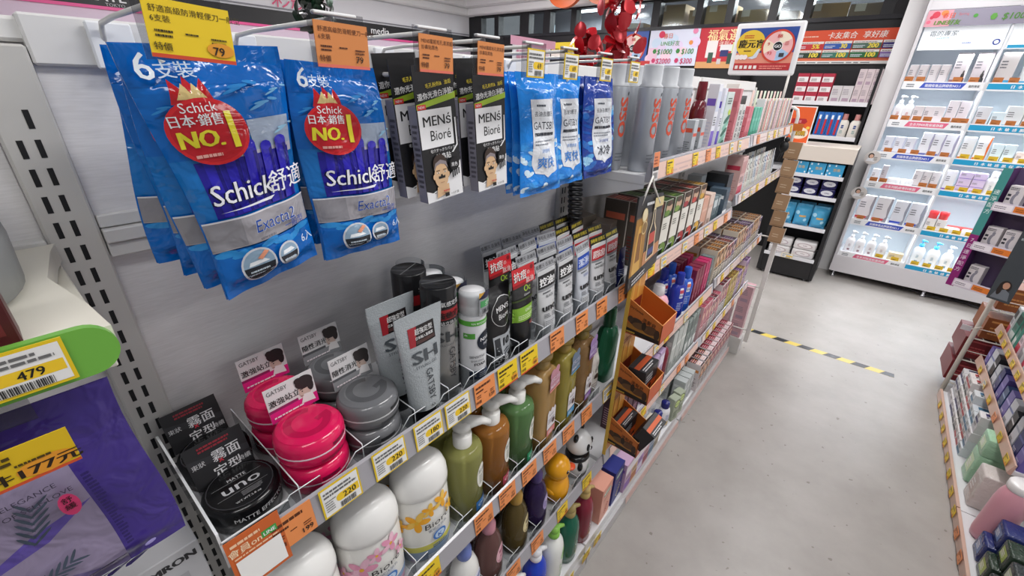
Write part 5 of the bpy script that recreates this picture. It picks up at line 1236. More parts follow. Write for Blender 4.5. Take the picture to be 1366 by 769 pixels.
# ------------------------------------------------------------------ orange tray strip and hanging folder between the bays
r = empty('tray_strip', (-.364, .905, .60), 0)
g = G(); g.box(-.004, 0, 0, 0, .092, .60, card('#c98a3c'), .0008)
g.box(-.004, -.0012, 0, .006, 0, .60, card('#d9b24c')); g.ob('strip_back', r)
a = Art(); 
for k in range(3):
    zt_ = .43 - .186 * k
    for s in range(2): a.rect(.020 + .03 * s, zt_ + .07, .030 + .03 * s, zt_ + .13, '#d8a34a')
    a.rect(.01, zt_ + .03, .085, zt_ + .068, '#7a2a1a').fine(.014, zt_ + .135, .08, zt_ + .15, 2, '#8a4a1c', .5, 3)
a.lay(G(), lambda u, v, w: (.0002 + w, u, v)).ob('strip_print', r)
OR, OD = '#c4541f', '#b0481c'
for k in range(3):
    z0 = .425 - .186 * k
    t = empty('tray', (0, 0, z0)); t.parent = r
    prof = [(0, 0), (.094, -.004), (.094, .05), (0, .094)]
    for yy, nm in ((0, 'tray_side'), (.0905, 'tray_side')):
        g = G(); n = 4; vs = [(x, yy, z) for x, z in prof] + [(x, yy + .0015, z) for x, z in prof]
        g.add(vs, [(0, 1, 2, 3), (7, 6, 5, 4)] + [(q, q + 4, (q + 1) % 4 + 4, (q + 1) % 4) for q in range(4)], card('#c06a2a'))
        g.box(0, yy + .0003, 0, .0001, yy + .0012, .0001, card('#f0b070'))
        if yy == 0:
            a = Art(); a.poly([(.002, .001), (.092, -.003), (.092, .008), (.002, .015)], '#191412').poly([(.002, .015), (.092, .008), (.092, .018), (.002, .028)], '#a8742a')
            a.ell(.028, .036, .018, .011, '#3a2a1e', 18).ell(.066, .026, .02, .012, '#5a3a22', 18).ell(.084, .02, .007, .014, '#3a2416', 12).ell(.04, .028, .02, .009, '#6a4a2c', 14).ell(.014, .04, .008, .009, '#4a3424', 12).ell(.05, .032, .006, .012, '#2a1c12', 10)
            a.text('Dry Formula', .026, .066, .0085, '#3a1c0c', 'c', .02, rot=-.3, w=.036).text('洗髮皂', .06, .041, .012, '#3a2010', 'c', .02, rot=-.25).fine(.008, .003, .04, .01, 1, '#c9a23a', .6, 3)
            a.lay(g, lambda u, v, w: (u, -w, v), .00012)
        g.ob(nm, t)
    g = G(); g.box(0, 0, -.003, .094, .092, -.001, card(OD)); g.ob('tray_floor', t)
    g = G(); g.box(.0925, 0, -.004, .094, .092, .05, card(OR)); g.ob('tray_front', t)
    g = G(); E_ = card('#eba25e')
    for yy in (0.0007, .0913): g.tube([(0, yy, .0945), (.0935, yy, .0503)], .0012, E_, 5)
    g.tube([(.0932, .0, .0503), (.0932, .092, .0503)], .0012, E_, 5); g.ob('tray_rim', t)
tag(r, 'orange cardboard strip with three open trays hanging down the shelf front', 'display strip')
def soap_box():
    r = empty('soap_box'); g = G(); g.box(-.034, -.02, 0, .034, .02, .066, card('#1d1d21'), .0008); g.ob('carton', r)
    a = Art(); a.rect(-.034, .012, .034, .03, '#c4531f').fine(-.028, .036, .02, .058, 3, '#b9b9bd', .5, 3).ell(0, .021, .008, .006, '#2a1a14', 12); a.lay(G(), flat(-.02)).ob('front_print', r)
    a = Art(); a.rect(-.034, -.004, .034, .008, '#c4531f').fine(-.028, -.016, .028, -.006, 2, '#c9c9cc', .5, 4); a.lay(G(), top(.066)).ob('top_print', r); return r
KSO = Kind(soap_box(), 'soap box')
for i, (x, y, zz, ro, d) in enumerate([(-.312, .951, .8405, (0, 0, RZ), 'black and orange soap box at the front of the middle tray'), (-.282, .951, .682, (.42, 0, RZ), 'black and orange soap box tipped forward in the bottom tray'), (-.336, .951, .6535, (0, 0, RZ), 'black and orange soap box at the back of the bottom tray')]):
    KSO.put((x, y, zz), RZ, d, 'black and orange soap boxes', rot=ro, scale=((1.22, 1.22, 1.3) if i == 0 else (1.22, 1, 1.15)))
g = G(); g.lathe([(.019, 0), (.019, .0015)], card('#d9c21f'), 20); o = g.ob('yellow_spot_tag', None, (-.288, 1.012, 1.02)); o.rotation_euler = (0, PI / 2, .2); tag(o, 'round yellow sticker tag beside the top orange tray', 'tag')
# folder with bottle pictures hanging from the shelf corner
r = empty('hanging_folder', (-.352, .865, 1.15))
def FS(u, v): return (.0, -.004 + (.0) + u * 1.0 + (1 - v / .215) * .02, v)
g = G(); P4 = [(-.012, 0), (.15, .035), (.118, .215), (-.018, .226)]
def fq(u, v):
    a_, b_ = Vector(P4[0]).lerp(Vector(P4[1]), u), Vector(P4[3]).lerp(Vector(P4[2]), u); return a_.lerp(b_, v)
n = 10
vs = [(0, *fq(i / n, j / n)) for j in range(n + 1) for i in range(n + 1)]; nn = len(vs); vs += [(-.004, y, z) for _, y, z in vs]
q = [(j * 11 + i, j * 11 + i + 1, (j + 1) * 11 + i + 1, (j + 1) * 11 + i) for j in range(10) for i in range(10)]
bd = [i for i in range(10)] + [10 + 11 * j for j in range(10)] + [120 - i for i in range(10)] + [110 - 11 * j for j in range(10)]
g.add(vs, q + [tuple(nn + i for i in f[::-1]) for f in q] + [(bd[(i + 1) % 40], bd[i], bd[i] + nn, bd[(i + 1) % 40] + nn) for i in range(40)], M('#2c2a2a', .3)); g.ob('folder_body', r)
a = Art(lambda c: M(c, .3)); a.rect(.02, .10, .98, .80, '#57504a').rect(.02, .16, .42, .78, '#a8782f').poly([(.08, .14), (.34, .14), (.3, .5), (.24, .7), (.14, .7), (.1, .5)], '#d6a64e').poly([(.14, .3), (.3, .3), (.26, .62), (.16, .62)], '#8a5a24').rect(.02, .01, .98, .17, '#1e1d20').rect(.42, .17, .98, .34, '#c98a5c')
a.ell(.30, .80, .1, .075, '#d9c08a', 20).ell(.30, .80, .085, .062, '#e9dab4', 20).ell(.33, .66, .1, .075, '#d9c08a', 20).ell(.33, .66, .08, .06, '#8a6a3a', 20)
a.poly([(.52, .2), (.8, .2), (.8, .56), (.72, .66), (.7, .84), (.62, .84), (.6, .66), (.52, .56)], '#e8d6b0').poly([(.55, .22), (.77, .22), (.77, .55), (.69, .65), (.68, .82), (.64, .82), (.63, .65), (.55, .55)], '#241a1c').rect(.56, .4, .76, .54, '#c8483a').rect(.56, .26, .76, .34, '#3a4a8a').fine(.12, .05, .7, .13, 2, '#cfcfcf', .5, 3).rect(.62, .84, .98, .96, '#d8c48a').fine(.3, .9, .7, .95, 1, '#e0e0e0', .6, 3)
a.lay(G(), lambda u, v, w: (w * 1.5 + .0002, *fq(u, v)), .0001, .12).ob('folder_print', r)
g = G(); g.tube([(-.002, .004, .205), (0, .02, .24), (.0, .036, .262), (0, .05, .24), (.002, .098, .195)], .0024, M('#e6e2da', .6), 6); g.ob('string_handle', r)
tag(r, 'dark catalogue folder with bottle pictures hung by a white string', 'folder')
# black coiled cord down the upright between the bays
g = G(); pts = []
for i in range(150):
    t = i / 149; pts.append((-.555 + .02 * t + .015 * math.cos(TAU * 17 * t), .922 + .016 * math.sin(TAU * 17 * t), 1.385 - .2 * t))
g.tube(pts, .0042, M('#17171a', .4), 6); tag(g.ob('coiled_cord'), 'black coiled cord hanging beside the second upright', 'cord')
# ------------------------------------------------------------------ end of the neighbouring shelf section beside the first upright
r = empty('gondola_section')
g = G(); g.box(XB - .02, -.62, .1, XB - .012, .017, 1.6, m_pan); g.ob('back_panel', r)
g = G()
for z0, z1, xx in ((1.418, 1.432, .006), (1.402, 1.417, .002)): g.box(XB - .015, -.62, z0, XB + xx, .017, z1, m_lip, .001)
g.box(XB - .02, -.62, 1.584, XB - .002, .017, 1.625, M('#e4e3e2', .35), .002); g.ob('panel_rail', r)
tag(r, 'light grey back panel of the neighbouring shelf section', 'shelving')
r = empty('bracket_shelf', (-.36, .022, 1.402)); mw = M('#dedacd', .35)
g = G(); g.prism([(0, 0), (-.05, -.004), (-.13, -.016), (-.205, -.006), (-.232, 0), (-.232, -.03), (-.20, -.03), (-.13, -.036), (-.05, -.55), (0, -.55)], .008, .026, mw, 'z'); g.ob('shelf_board', r)
g = G(); n = 14; pts = [(-.55 , -.002), (-.55, .032)] + [(-.016 + .016 * math.sin(PI * k / n), .015 + .017 * math.cos(PI * k / n)) for k in range(n + 1)]
vs = [(x, y, z) for x in (.0, .006) for y, z in pts]; m_ = len(pts)
g.add(vs, [list(range(m_)), list(range(m_, 2 * m_))[::-1]] + [((k + 1) % m_, k, m_ + k, m_ + (k + 1) % m_) for k in range(m_)], M('#6fae45', .3)); g.ob('label_strip', r)
g = G(); g.box(-.23, -.012, -.03, -.05, -.002, .006, mw, .001); g.ob('bracket', r)
tag(r, 'cream shelf arm with a rounded green label strip', 'shelf')
put_tag('white', '479', (-.3522, -.031, 1.4035), 'large white and yellow price label 479 on the green strip', .058, .030)
g = G(); g.lathe([(.045, 0), (.052, .004), (.054, .04), (.050, .085), (.04, .1), (.0002, .102)], M('#8b8d8c', .5), 32, sx=1.7, sy=.98)
tag(g.ob('monitor_case', None, (-.495, -.056, 1.4285), 0), 'grey rounded case on the cream shelf arm', 'case')
r = empty('product_box', (-.382, -.067, 1.4285), RZ); g = G(); g.box(-.05, -.014, 0, .05, .014, .06, card('#4a1518'), .001); g.ob('carton', r); Art().rect(-.045, .008, .045, .02, '#6a2226').fine(-.04, .028, .04, .05, 3, '#9a6a6a', .5, 3).lay(G(), flat(-.014)).ob('front_print', r); tag(r, 'dark red box on the cream shelf arm', 'box')
# purple sheet mask bag
a = Art(film); W, H = .24, .175
a.rect(.01, .0, W - .04, .125, '#8a7f9a', 10, 6).poly([(.01, .045), (.10, .062), (.17, .066), (.2, .085), (.165, .078), (.12, .058), (.01, .028)], '#5a4a9a').poly([(.03, 0), (.03, .02), (.1, .03), (.17, .026), (.2, .005), (.2, 0)], '#6a5f8a')
leaf = '#3f4a5a'
for cx_, cy_, n_, sc_, rt in ((.168, .084, 5, 1, 1.3), (.100, .036, 5, 1, .3), (.135, .034, 5, .9, .3), (.165, .040, 4, .8, .35), (.07, .036, 4, .9, .3)):
    for k in range(n_ + 1):
        bx, by = cx_ - .014 * sc_ * math.cos(rt) + .0062 * k * sc_ * math.cos(rt), cy_ - .014 * sc_ * math.sin(rt) + .0062 * k * sc_ * math.sin(rt)
        for sgn in (-1, 1): a.ell(bx + .006 * sc_ * math.cos(rt + sgn * .7), by + .006 * sc_ * math.sin(rt + sgn * .7), .0075 * sc_, .0011, leaf, 8, rot=rt + sgn * .7)
a.text('A RITUAL OF LOVE AND ELEGANCE', .19, .1135, .0058, '#3a3448', 'r', .0).text('THE MOST GENTLE TOUCH OF SELF-LOVE', .196, .1045, .0058, '#3a3448', 'r', .0)
a.ell(.19, .0935, .0055, .011, '#c9386a', 16).vtext('舒緩', .19, .096, .0062, '#3a1020').fine(.203, .03, .209, .115, 24, '#2a1f5c', .6, 3).text('點', .165, .138, .012, '#2a1f5a', 'c', .02).ell(.215, .018, .004, .002, '#9a90c8', 10)
for k in range(8): a.ell(.12 + .012 * k, .008, .010, .003, '#2f2468', 8, rot=.5)
r = empty('mask_bag'); S = bag_surface([(-.222, 0, .0), (.012, 0, .0), (-.222, .0, -.175), (.014, .0, -.172)], .010, 77, .8)
bag_mesh(S, film('#40307f')).ob('pouch', r); g = G(); a.lay(g, lambda u, v, w: S(max(.003, min(.997, u / W)), max(.003, min(.997, v / H)), w), .00011, .008); g.ob('pouch_print', r)
r.location = (-.392, 0, 1.376); r.rotation_euler = (0, 0, RZ); tag(r, 'large purple sheet mask bag with leaf drawings', 'mask bag')
HK.put((XB + .001, -.055, 1.372), RZ, 'white wire hook holding the purple mask bag')
g = G(); w, h = .075, .026; g.box(-w / 2, -.001, 0, w / 2, 0, h, card('#d9b41c'))
a = Art().rect(-w / 2, 0, w / 2, h * .08, '#c9502a').ell(.024, h * .3, .013, .006, '#e0952a', 16).text('3件177元', .016, h * .16, .0085, '#2a1c10', 'c', .04, w=.046).fine(-.03, h * .62, .03, h * .9, 2, '#4a3a10', .6, 3).fine(.012, h * .5, .034, h * .6, 1, '#4a3a10', .6, 4).lay(g, flat(-.001))
tag(g.ob('price_tag', None, (-.335, -.055, 1.357), RZ), 'yellow price card 3件177元 before the purple mask bag', 'price tag')
r = empty('monitor_box', (-.462, -.045, .995), RZ); g = G(); g.box(-.07, -.03, 0, .066, .03, .145, card('#c9c9cc'), .001); g.ob('carton', r)
Art().text('OMRON', .036, .127, .0125, '#2a2a2e', 'c', .05, w=.050).rect(.004, .07, .05, .112, '#b4b4b8').ell(.027, .09, .019, .017, '#9d9ea3', 20).ell(.027, .09, .012, .010, '#7d7f85', 20).fine(-.06, .03, .0, .11, 6, '#77777c', .4, 3).lay(G(), flat(-.03)).ob('front_print', r)
tag(r, 'white boxed blood pressure monitor below the purple bag', 'monitor box')
g = G(); g.box(XB + .004, -.55, .97, -.39, .016, .994, m_shelf, .002); tag(g.ob('gondola_shelf'), 'grey shelf under the white monitor box', 'shelf')
# ------------------------------------------------------------------ right hand gondola
XR = .683
r = empty('gondola_shelving', (0, 0, 0))
g = G(); g.box(1.0, .6, 0, 1.03, 3.16, 1.5, m_pan); g.ob('back_panel', r)
for y in (2.13, 3.14): 
    g = G(); g.box(.97, y - .02, 0, 1.0, y + .02, 1.5, m_upr); g.ob('upright', r)
for y0, y1 in ((1.1, 2.13), (2.13, 3.15)):
    g = G(); g.box(XR + .012, y0 + .002, 0, .97, y1 - .002, .042, m_shelf, .002); g.ob('plinth', r)
    g = G(); g.box(XR - .002, y0 + .003, .006, XR + .010, y1 - .003, .052, M('#c9a898', .3), .001); g.ob('price_rail', r)
tag(r, 'metal gondola shelving on the other side of the aisle', 'shelving')
def rshelf(y0, y1, z, label):
    r = empty('gondola_shelf', (XR + .062, y0, z)); w = y1 - y0
    g = G(); g.box(.010, .002, -.02, .222, w - .002, 0, m_shelf, .001); g.ob('shelf_board', r)
    g = G(); vs = [(a, yy, b) for yy in (.002, w - .002) for a, b in [(.010, -.022), (.002, -.022), (-.004, -.016), (.004, .026), (.010, .026)]]
    g.add(vs, [(0, 1, 2, 3, 4), (9, 8, 7, 6, 5)] + [((k + 1) % 5, k, 5 + k, 5 + (k + 1) % 5) for k in range(5)], M('#c9a898', .3)); g.ob('price_rail', r)
    tag(r, label, 'shelf')
rshelf(2.14, 3.13, .30, 'pinkish railed shelf above the stacked toothpaste cartons across the aisle')
rshelf(2.14, 3.11, .505, 'upper pinkish railed shelf across the aisle')
TR = -PI / 2
def flatbox(c, c2, c3, w=.062, d=.19, h=.046):
    r = empty('toothpaste_box'); g = G(); g.box(-w / 2, -d / 2, 0, w / 2, d / 2, h, card(c), .0008); g.ob('carton', r)
    Art().rect(-w / 2 + .001, h * .1, w / 2 - .001, h * .45, c2).fine(-w * .4, h * .55, w * .4, h * .85, 2, c3, .6, 3).lay(G(), flat(-d / 2)).ob('front_print', r)
    Art().rect(-w * .3, -d * .4, w * .1, d * .35, c2).fine(w * .15, -d * .4, w * .42, d * .4, 9, c3, .5, 6).lay(G(), top(h)).ob('top_print', r)
    return r
FB = [Kind(flatbox(*c), 'toothpaste') for c in (('#d9d8da', '#b9b9be', '#2a2a30'), ('#dcdcde', '#23235a', '#44444a'), ('#d6d4d2', '#1f1f22', '#55555a'), ('#dcdada', '#a83a3e', '#4a3a3a'), ('#d2d8dc', '#3a6a8a', '#33444c'))]
for i in range(9):
    y = 3.09 - .066 * i; n = [4, 4, 5, 5, 4, 5, 4, 4, 5, 4, 4, 3, 3][i]
    for k in range(n):
        FB[(i // 2 + (k // 2)) % 5].put((XR + .125 + .004 * (k % 2), y, .0428 + .0465 * k), TR + RN.uniform(-.03, .03), 'toothpaste carton %s from the floor in the %s stack from the pole' % (nth(k), nth(i)), 'stacked toothpaste cartons')
def softpack(c, c2, w, d, h, nm, pc=None):
    r = empty(nm); g = G(); g.box(-w / 2, -d / 2, 0, w / 2, d / 2, h, M(c, .25, bump=.5, bs=40), .008, 3); g.ob('pack_body', r)
    a = Art(lambda q: M(q, .3)); a.rect(-w * .3, h * .25, w * .3, h * .75, c2).fine(-w * .25, h * .35, w * .25, h * .65, 3, '#f0f0f0', .5, 3); a.lay(G(), flat(-d / 2)).ob('front_print', r); return r
K = Kind(softpack('#9fc8a8', '#c8e0b8', .1, .16, .15, 'tissue_pack'), 'tissue pack')
K.put((XR + .115, 2.39, .0428), TR, 'green wrapped tissue pack low on the shelf across the aisle'); K.put((XR + .115, 2.39, .193), TR, 'green wrapped tissue pack on top of the other across the aisle', scale=(1, 1, .6))
K = Kind(softpack('#cfc6c2', '#b8aaa6', .1, .15, .17, 'tissue_bundle'), 'tissue bundle'); K.put((XR + .105, 2.225, .0428), TR, 'clear wrapped beige bundle beside the pink bottle')
pr = [(.045, 0), (.052, .005), (.055, .03), (.055, .19), (.052, .225), (.044, .25), (.040, .258)]
r = bottle(pr, M('#d79aa8', .3), 1, .85, 2.2, 36, 'bath_bottle'); G().lathe([(.041, .258), (.043, .262), (.043, .285), (.038, .29), (.0002, .291)], plas('#e9e6e6', .2), 30, sy=.9).ob('cap', r)
a = Art(lambda c: M(c, .3)); a.rect(-.085, .03, -.04, .17, '#e4dcda', 6, 4).fine(-.08, .05, -.045, .15, 7, '#8a7f84', .5, 3); lab(r, a, pr, 0, 1, .85)
r.location = (.758, 2.03, .0428); r.rotation_euler = (0, 0, TR - .5); tag(r, 'big pink bottle with a white cap across the aisle', 'bottle')
for i, (y, c, c2, d) in enumerate([(1.91, '#26306a', '#5a74a8', 'dark blue soft pack beside the pink bottle'), (1.81, '#2a3a2e', '#9ab04a', 'black and green pack below the dark blue one'), (1.71, '#33383a', '#b8c4a0', 'black pack with pale lettering nearest the floor end'), (1.61, '#2f3436', '#9ab04a', 'second black pack with pale lettering'), (1.51, '#3a3f40', '#c9ccc8', 'grey black pack at the end of the lower deck')]):
    for j in range(2): Kind(softpack(c, c2, .085, .12, .09 if not j else .08, 'soft_pack'), 'soft pack').put((XR + .09 + .02 * j, y, .0428 + .0915 * j), TR, d if not j else d + ', upper one', rot=(.0, 0, TR))
kk = [('#6a5fa8', '#8a80c0', '#e0dff0'), ('#2a2f6a', '#5a60a0', '#d8d8e8'), ('#c9ccd4', '#9aa0b0', '#3a3a44'), ('#1f1f26', '#d8d8dc', '#8a8a92'), ('#d4d8e0', '#7a86b4', '#44485a'), ('#7a70b4', '#b8b0e0', '#f0f0f6'), ('#35507a', '#90a8c8', '#e0e8f0')]
for i in range(13):
    c, c2, c3 = kk[i % 7]
    for j in range(2): kslim(.06, .08, .13 if i % 3 else .11, c, 'plain', c2, c3).put((XR + .062 + .055 + .085 * j, 2.18 + .073 * i, .3003), TR + RN.uniform(-.06, .06), ('%s violet, navy or grey pack from the bottle end, middle shelf across the aisle' if not j else '%s pack in the back row of the middle shelf across the aisle') % nth(i), 'packs on the middle shelf across the aisle')
kk = [('#4f8a7a', '#d8e4e0', '#24443c'), ('#d8c0c8', '#b8344a', '#7a2a3a'), ('#dfe2e4', '#c8405a', '#44484c'), ('#5a9a8a', '#e0eae6', '#2a4a44'), ('#c9c9cc', '#8a8a90', '#333338')]
for i in range(12):
    c, c2, c3 = kk[(i * 2) % 5]
    kslim(.055, .07, .15, c, 'band', c2, c3).put((XR + .062 + .055, 2.18 + .078 * i, .5053), TR + RN.uniform(-.1, .1), '%s green, pink or grey pack from the bottle end, upper shelf across the aisle' % nth(i), 'packs on the upper shelf across the aisle')
def rtag(style, y, z, label, dx=0): put_tag(style, '', (XR - .0052 + dx, y, z), label, .05, .036, rz=TR, tilt=.0, group='price cards across the aisle')
for i in range(12): rtag('yellow' if i > 3 else 'orange', 1.62 + .125 * i, .012, '%s price card from the open end on the low rail across the aisle' % nth(i))
for i in range(6): rtag(['yellow', 'yellow', 'orange', 'yellow', 'white', 'yellow'][i], 2.20 + .155 * i, .287, '%s price card on the middle rail across the aisle' % nth(i), .062)
for i in range(8): rtag('yellow', 2.22 + .11 * i, .492, '%s yellow price card on the upper rail across the aisle' % nth(i), .062)
# end rack beyond the right gondola
r = empty('wire_rack', (.70, 3.2, 0)); mw = M('#e2ddd2', .35)
for x, y in ((0, 0), (.34, 0), (.34, .30)):
    g = G(); g.tube([(x, y, 0), (x, y, 1.25 if y == 0 else .9)], .011, mw, 10); g.ob('post', r)
for z in (.08, .24, .38, .56, .74):
    g = G(); g.tube([(0, 0, z), (.34, 0, z), (.34, .30, z)], .004, mw, 6); g.tube([(0, 0, z + .06), (.34, 0, z + .06)], .0025, mw, 5)
    for k in range(6): g.tube([(.05 + .05 * k, 0, z), (.05 + .05 * k, .30, z)], .002, mw, 5)
    g.ob('wire_basket', r)
tag(r, 'cream wire rack standing at the end of the shelving across the aisle', 'rack')
def redbox(c, c2):
    r = empty('gift_box'); g = G(); g.box(-.078, -.13, 0, .078, .13, .125, card(c), .001); g.ob('carton', r); Art().fine(-.055, .03, .055, .08, 3, c2, .5, 3).rect(-.06, .1, .06, .11, c2).lay(G(), flat(-.13)).ob('front_print', r); return r
K1 = Kind(redbox('#6e161c', '#a8484a'), 'gift box'); K2 = Kind(redbox('#8a4a1e', '#c98a4a'), 'gift box')
for i, z in enumerate((.086, .2455)):
    for j in range(2): K1.put((.762 + .158 * j, 3.36, z), 0, 'dark red box on the %s basket of the cream wire rack%s' % (['lowest', 'second'][i], ', inner side' if j else ''), 'dark red boxes in the wire rack')
for i, z in enumerate((.3855, .5655)):
    for j in range(2): K2.put((.804 + .158 * j, 3.35, z), 0, 'brown box on the %s basket of the cream wire rack%s' % (['third', 'fourth'][i], ', inner side' if j else ''), 'brown boxes in the wire rack')
g = G(); g.box(-.03, -.001, 0, .012, .001, .03, card('#d9d4d8')); g.tube([(.012, 0, .015), (.045, 0, .04)], .003, mw, 6); tag(g.ob('card_flag', None, (.668, 3.186, .42)), 'small pale card flag sticking out of the wire rack', 'card')
# purple and teal side display
r = empty('side_display', (.585, 3.0, .69), -.5); W = .20; H = .60
g = G(); g.box(-W / 2, .09, 0, W / 2, .095, H, card('#5a4a6a')); g.box(-W / 2, 0, 0, -W / 2 + .003, .095, H, card('#5a3a68')); g.box(W / 2 - .003, 0, 0, W / 2, .095, H, card('#2f3438')); g.ob('display_shell', r)
g = G(); g.box(-W / 2 - .022, -.002, 0, -W / 2 + .012, 0, H * .46, card('#8a1f6e')); g.box(-W / 2 - .022, -.002, H * .46, -W / 2 + .012, 0, H, card('#3f8a86'))
a = Art().vtext('7日速淨配方', -W / 2 - .005, H * .40, .024, '#e6d8e6', .01, 1.3).vtext('速淨配方', -W / 2 - .005, H * .80, .024, '#e0f0ee', .01, 1.3); a.lay(g, flat(-.002)); g.ob('title_band', r)
g = G(); g.box(W / 2 - .055, -.004, 0, W / 2 + .03, -.002, H, card('#3a4045'))
a = Art().ell(W / 2 - .012, .075, .022, .03, '#241a18', 18).ell(W / 2 - .01, .08, .0125, .017, '#b98a72', 16).poly([(W / 2 - .045, .01), (W / 2 + .02, .01), (W / 2 + .012, .05), (W / 2 - .006, .062), (W / 2 - .034, .05)], '#6a7078').ell(W / 2 - .026, .055, .009, .026, '#241a18', 12).fine(W / 2 - .045, .3, W / 2 + .02, .5, 8, '#9aa4a8', .4, 3)
a.lay(g, flat(-.004)); g.ob('portrait_panel', r)
for k in range(3):
    g = G(); z = .012 + .2 * k; g.box(-W / 2 + .003, 0, z, W / 2 - .003, .09, z + .004, card('#d8d0dc')); g.box(-W / 2 + .003, -.003, z - .008, W / 2 - .05, 0, z + .034, card('#cfc6d2'))
    Art().rect(-.02, z, W / 2 - .055, z + .028, '#d8782e').rect(-W / 2 + .008, z, -.025, z + .028, '#e6e0e6').fine(-W / 2 + .012, z + .006, -.03, z + .022, 2, '#7a7080', .5, 3).fine(-.012, z + .006, .035, z + .022, 2, '#8a4a1c', .5, 3).lay(g, flat(-.003)); g.ob('display_tier', r)
tag(r, 'purple and teal cardboard side display with a portrait panel', 'display')
def silh():
    r = empty('patch_box'); g = G(); g.box(-.028, -.02, 0, .028, .02, .11, card('#d6d0d2'), .001); g.ob('carton', r)
    Art().rect(-.027, .002, .027, .02, '#5a4a8a').ell(.004, .05, .012, .026, '#8a8894', 16).ell(.012, .05, .009, .022, '#d6d0d2', 14).ell(.004, .08, .006, .008, '#8a8894', 12).fine(-.024, .09, .02, .104, 2, '#4a4a52', .5, 3).rect(-.024, .06, -.012, .07, '#2f2f3a').rect(-.024, .042, -.012, .052, '#2f2f3a').lay(G(), flat(-.02)).ob('front_print', r); return r
K = Kind(silh(), 'carton'); Mx = Matrix.Rotation(-.5, 4, 'Z')
for i, (x, k, d) in enumerate([(-.045, 0, 'white carton with a grey figure on the lowest tier of the side display'), (-.055, 1, 'white carton with a grey figure on the middle tier, outer side'), (.012, 1, 'white carton with a grey figure on the middle tier by the portrait'), (-.05, 2, 'white carton with a grey figure on the top tier of the side display')]):
    p = Mx @ Vector((x, .045, 0)); K.put((.585 + p.x, 3.0 + p.y, .69 + .0163 + .2 * k), -.5, d, 'white cartons with a grey figure')
# ------------------------------------------------------------------ black end unit
r = empty('shelf_unit', (-.56, 4.53, 0)); W = .405; mb = M('#18181b', .35); ms = M('#dcdce0', .3)
g = G(); g.box(0, .0, .02, W, .42, .19, mb, .002); g.ob('plinth', r)
for x in (-.03, W): G().box(x, 0, .02, x + .03, .42, 1.17, mb, .002).ob('side_panel', r)
g = G(); g.box(0, .4, .19, W, .42, 1.17, M('#3a3a40', .5)); g.ob('back_panel', r)
g = G(); g.box(-.03, -.012, 1.062, W + .03, .0, 1.18, M('#d9cfc4', .4), .002); g.box(-.03, 0, 1.168, W + .03, .42, 1.18, M('#d9cfc4', .4)); g.ob('header_board', r)
for z in (.192, .478, .752, 1.028 - .1):
    g = G(); g.box(.001, -.012, z, W - .001, .39, z + .016, ms, .001); g.box(.0, -.016, z - .004, W, -.012, z + .028, ms, .001); g.ob('shelf_board', r)
for x in (.03, W - .03):
    g = G(); g.lathe([(.014, 0), (.014, .02)], M('#8a8a8e', .3, metal=.8), 12, (x, .04)); g.ob('foot', r)
tag(r, 'black end unit with white shelves of wipes and blue packs', 'shelf unit')
def wipe_pack():
    r = empty('wet_wipes'); g = G(); g.box(-.088, -.06, 0, .088, .06, .075, M('#d9d6d6', .25, bump=.3, bs=30), .014, 3); g.ob('pack_body', r)
    a = Art(lambda c: M(c, .35)); a.ell(0, .038, .06, .022, '#b8a8ac', 22).ell(0, .038, .05, .016, '#e6e2e2', 22).text('WIPES', 0, .034, .012, '#8a6a72', 'c', .02); a.lay(G(), flat(-.061)).ob('front_print', r)
    return r
K = Kind(wipe_pack(), 'wet wipes')
for i, (x, z) in enumerate([(-.455, .209), (-.262, .209), (-.455, .285), (-.262, .285)]): K.put((x, 4.61, z), 0, ['white wipes pack at the bottom near the brown cards', 'white wipes pack at the bottom near the lit cabinet', 'white wipes pack on top near the brown cards', 'white wipes pack on top near the lit cabinet'][i], 'white wet wipes packs')
def bluebag(c, c2, h=.19):
    r = empty('pad_bag'); S = bag_surface([(-.058, .02, h), (.058, .02, h), (-.062, 0, 0), (.062, 0, 0)], .04, 5, 1.2, .12); bag_mesh(S, film(c), 16, 18).ob('pouch', r)
    a = Art(film).ell(.2, .6, .13, .09, c2, 14).ell(.75, .3, .1, .07, c2, 14).rect(.35, .42, .75, .5, '#d8a860', 4, 2); a.lay(G(), lambda u, v, w: S(u, v, w), .0002, .05).ob('pouch_print', r); return r
K = Kind(bluebag('#4a9fc8', '#a8d8ec'), 'pad bag')
for i in range(3): K.put((-.49 + .13 * i, 4.585, .4955), 0, '%s light blue pad bag from the brown cards, front row' % nth(i), 'light blue pad bags'); K.put((-.48 + .13 * i, 4.70, .4955), 0, '%s light blue pad bag from the brown cards, back row' % nth(i), 'light blue pad bags')
def navy():
    r = empty('pad_pack'); g = G(); g.box(-.055, -.05, 0, .055, .05, .075, M('#1f1d52', .25, bump=.25, bs=40), .01, 3); g.ob('pack_body', r)
    Art(lambda c: M(c, .3)).ell(0, .04, .044, .022, '#d8d8de', 18).text('CARE', 0, .034, .014, '#2a2a60', 'c', .03).lay(G(), flat(-.0505)).ob('front_print', r); return r
K = Kind(navy(), 'pad pack')
for i in range(3):
    for k in range(2): K.put((-.49 + .127 * i, 4.6, .7685 + .0755 * k), 0, '%s navy and white pack from the brown cards, %s' % (nth(i), ['lower', 'upper'][k]), 'navy and white packs')
def bluebox():
    r = empty('blue_carton'); g = G(); g.box(-.06, -.04, 0, .06, .04, .105, card('#3a9ac8'), .001); g.ob('carton', r)
    a = Art().text('悠香', .012, .05, .026, '#d8b060', 'c', .02)
    for u, v in ((-.045, .09), (-.05, .05), (-.03, .03), (.045, .02), (.0, .095), (-.05, .015)): a.ell(u, v, .006, .0085, '#e6f0f4', 12)
    a.lay(G(), flat(-.04)).ob('front_print', r); return r
K = Kind(bluebox(), 'carton')
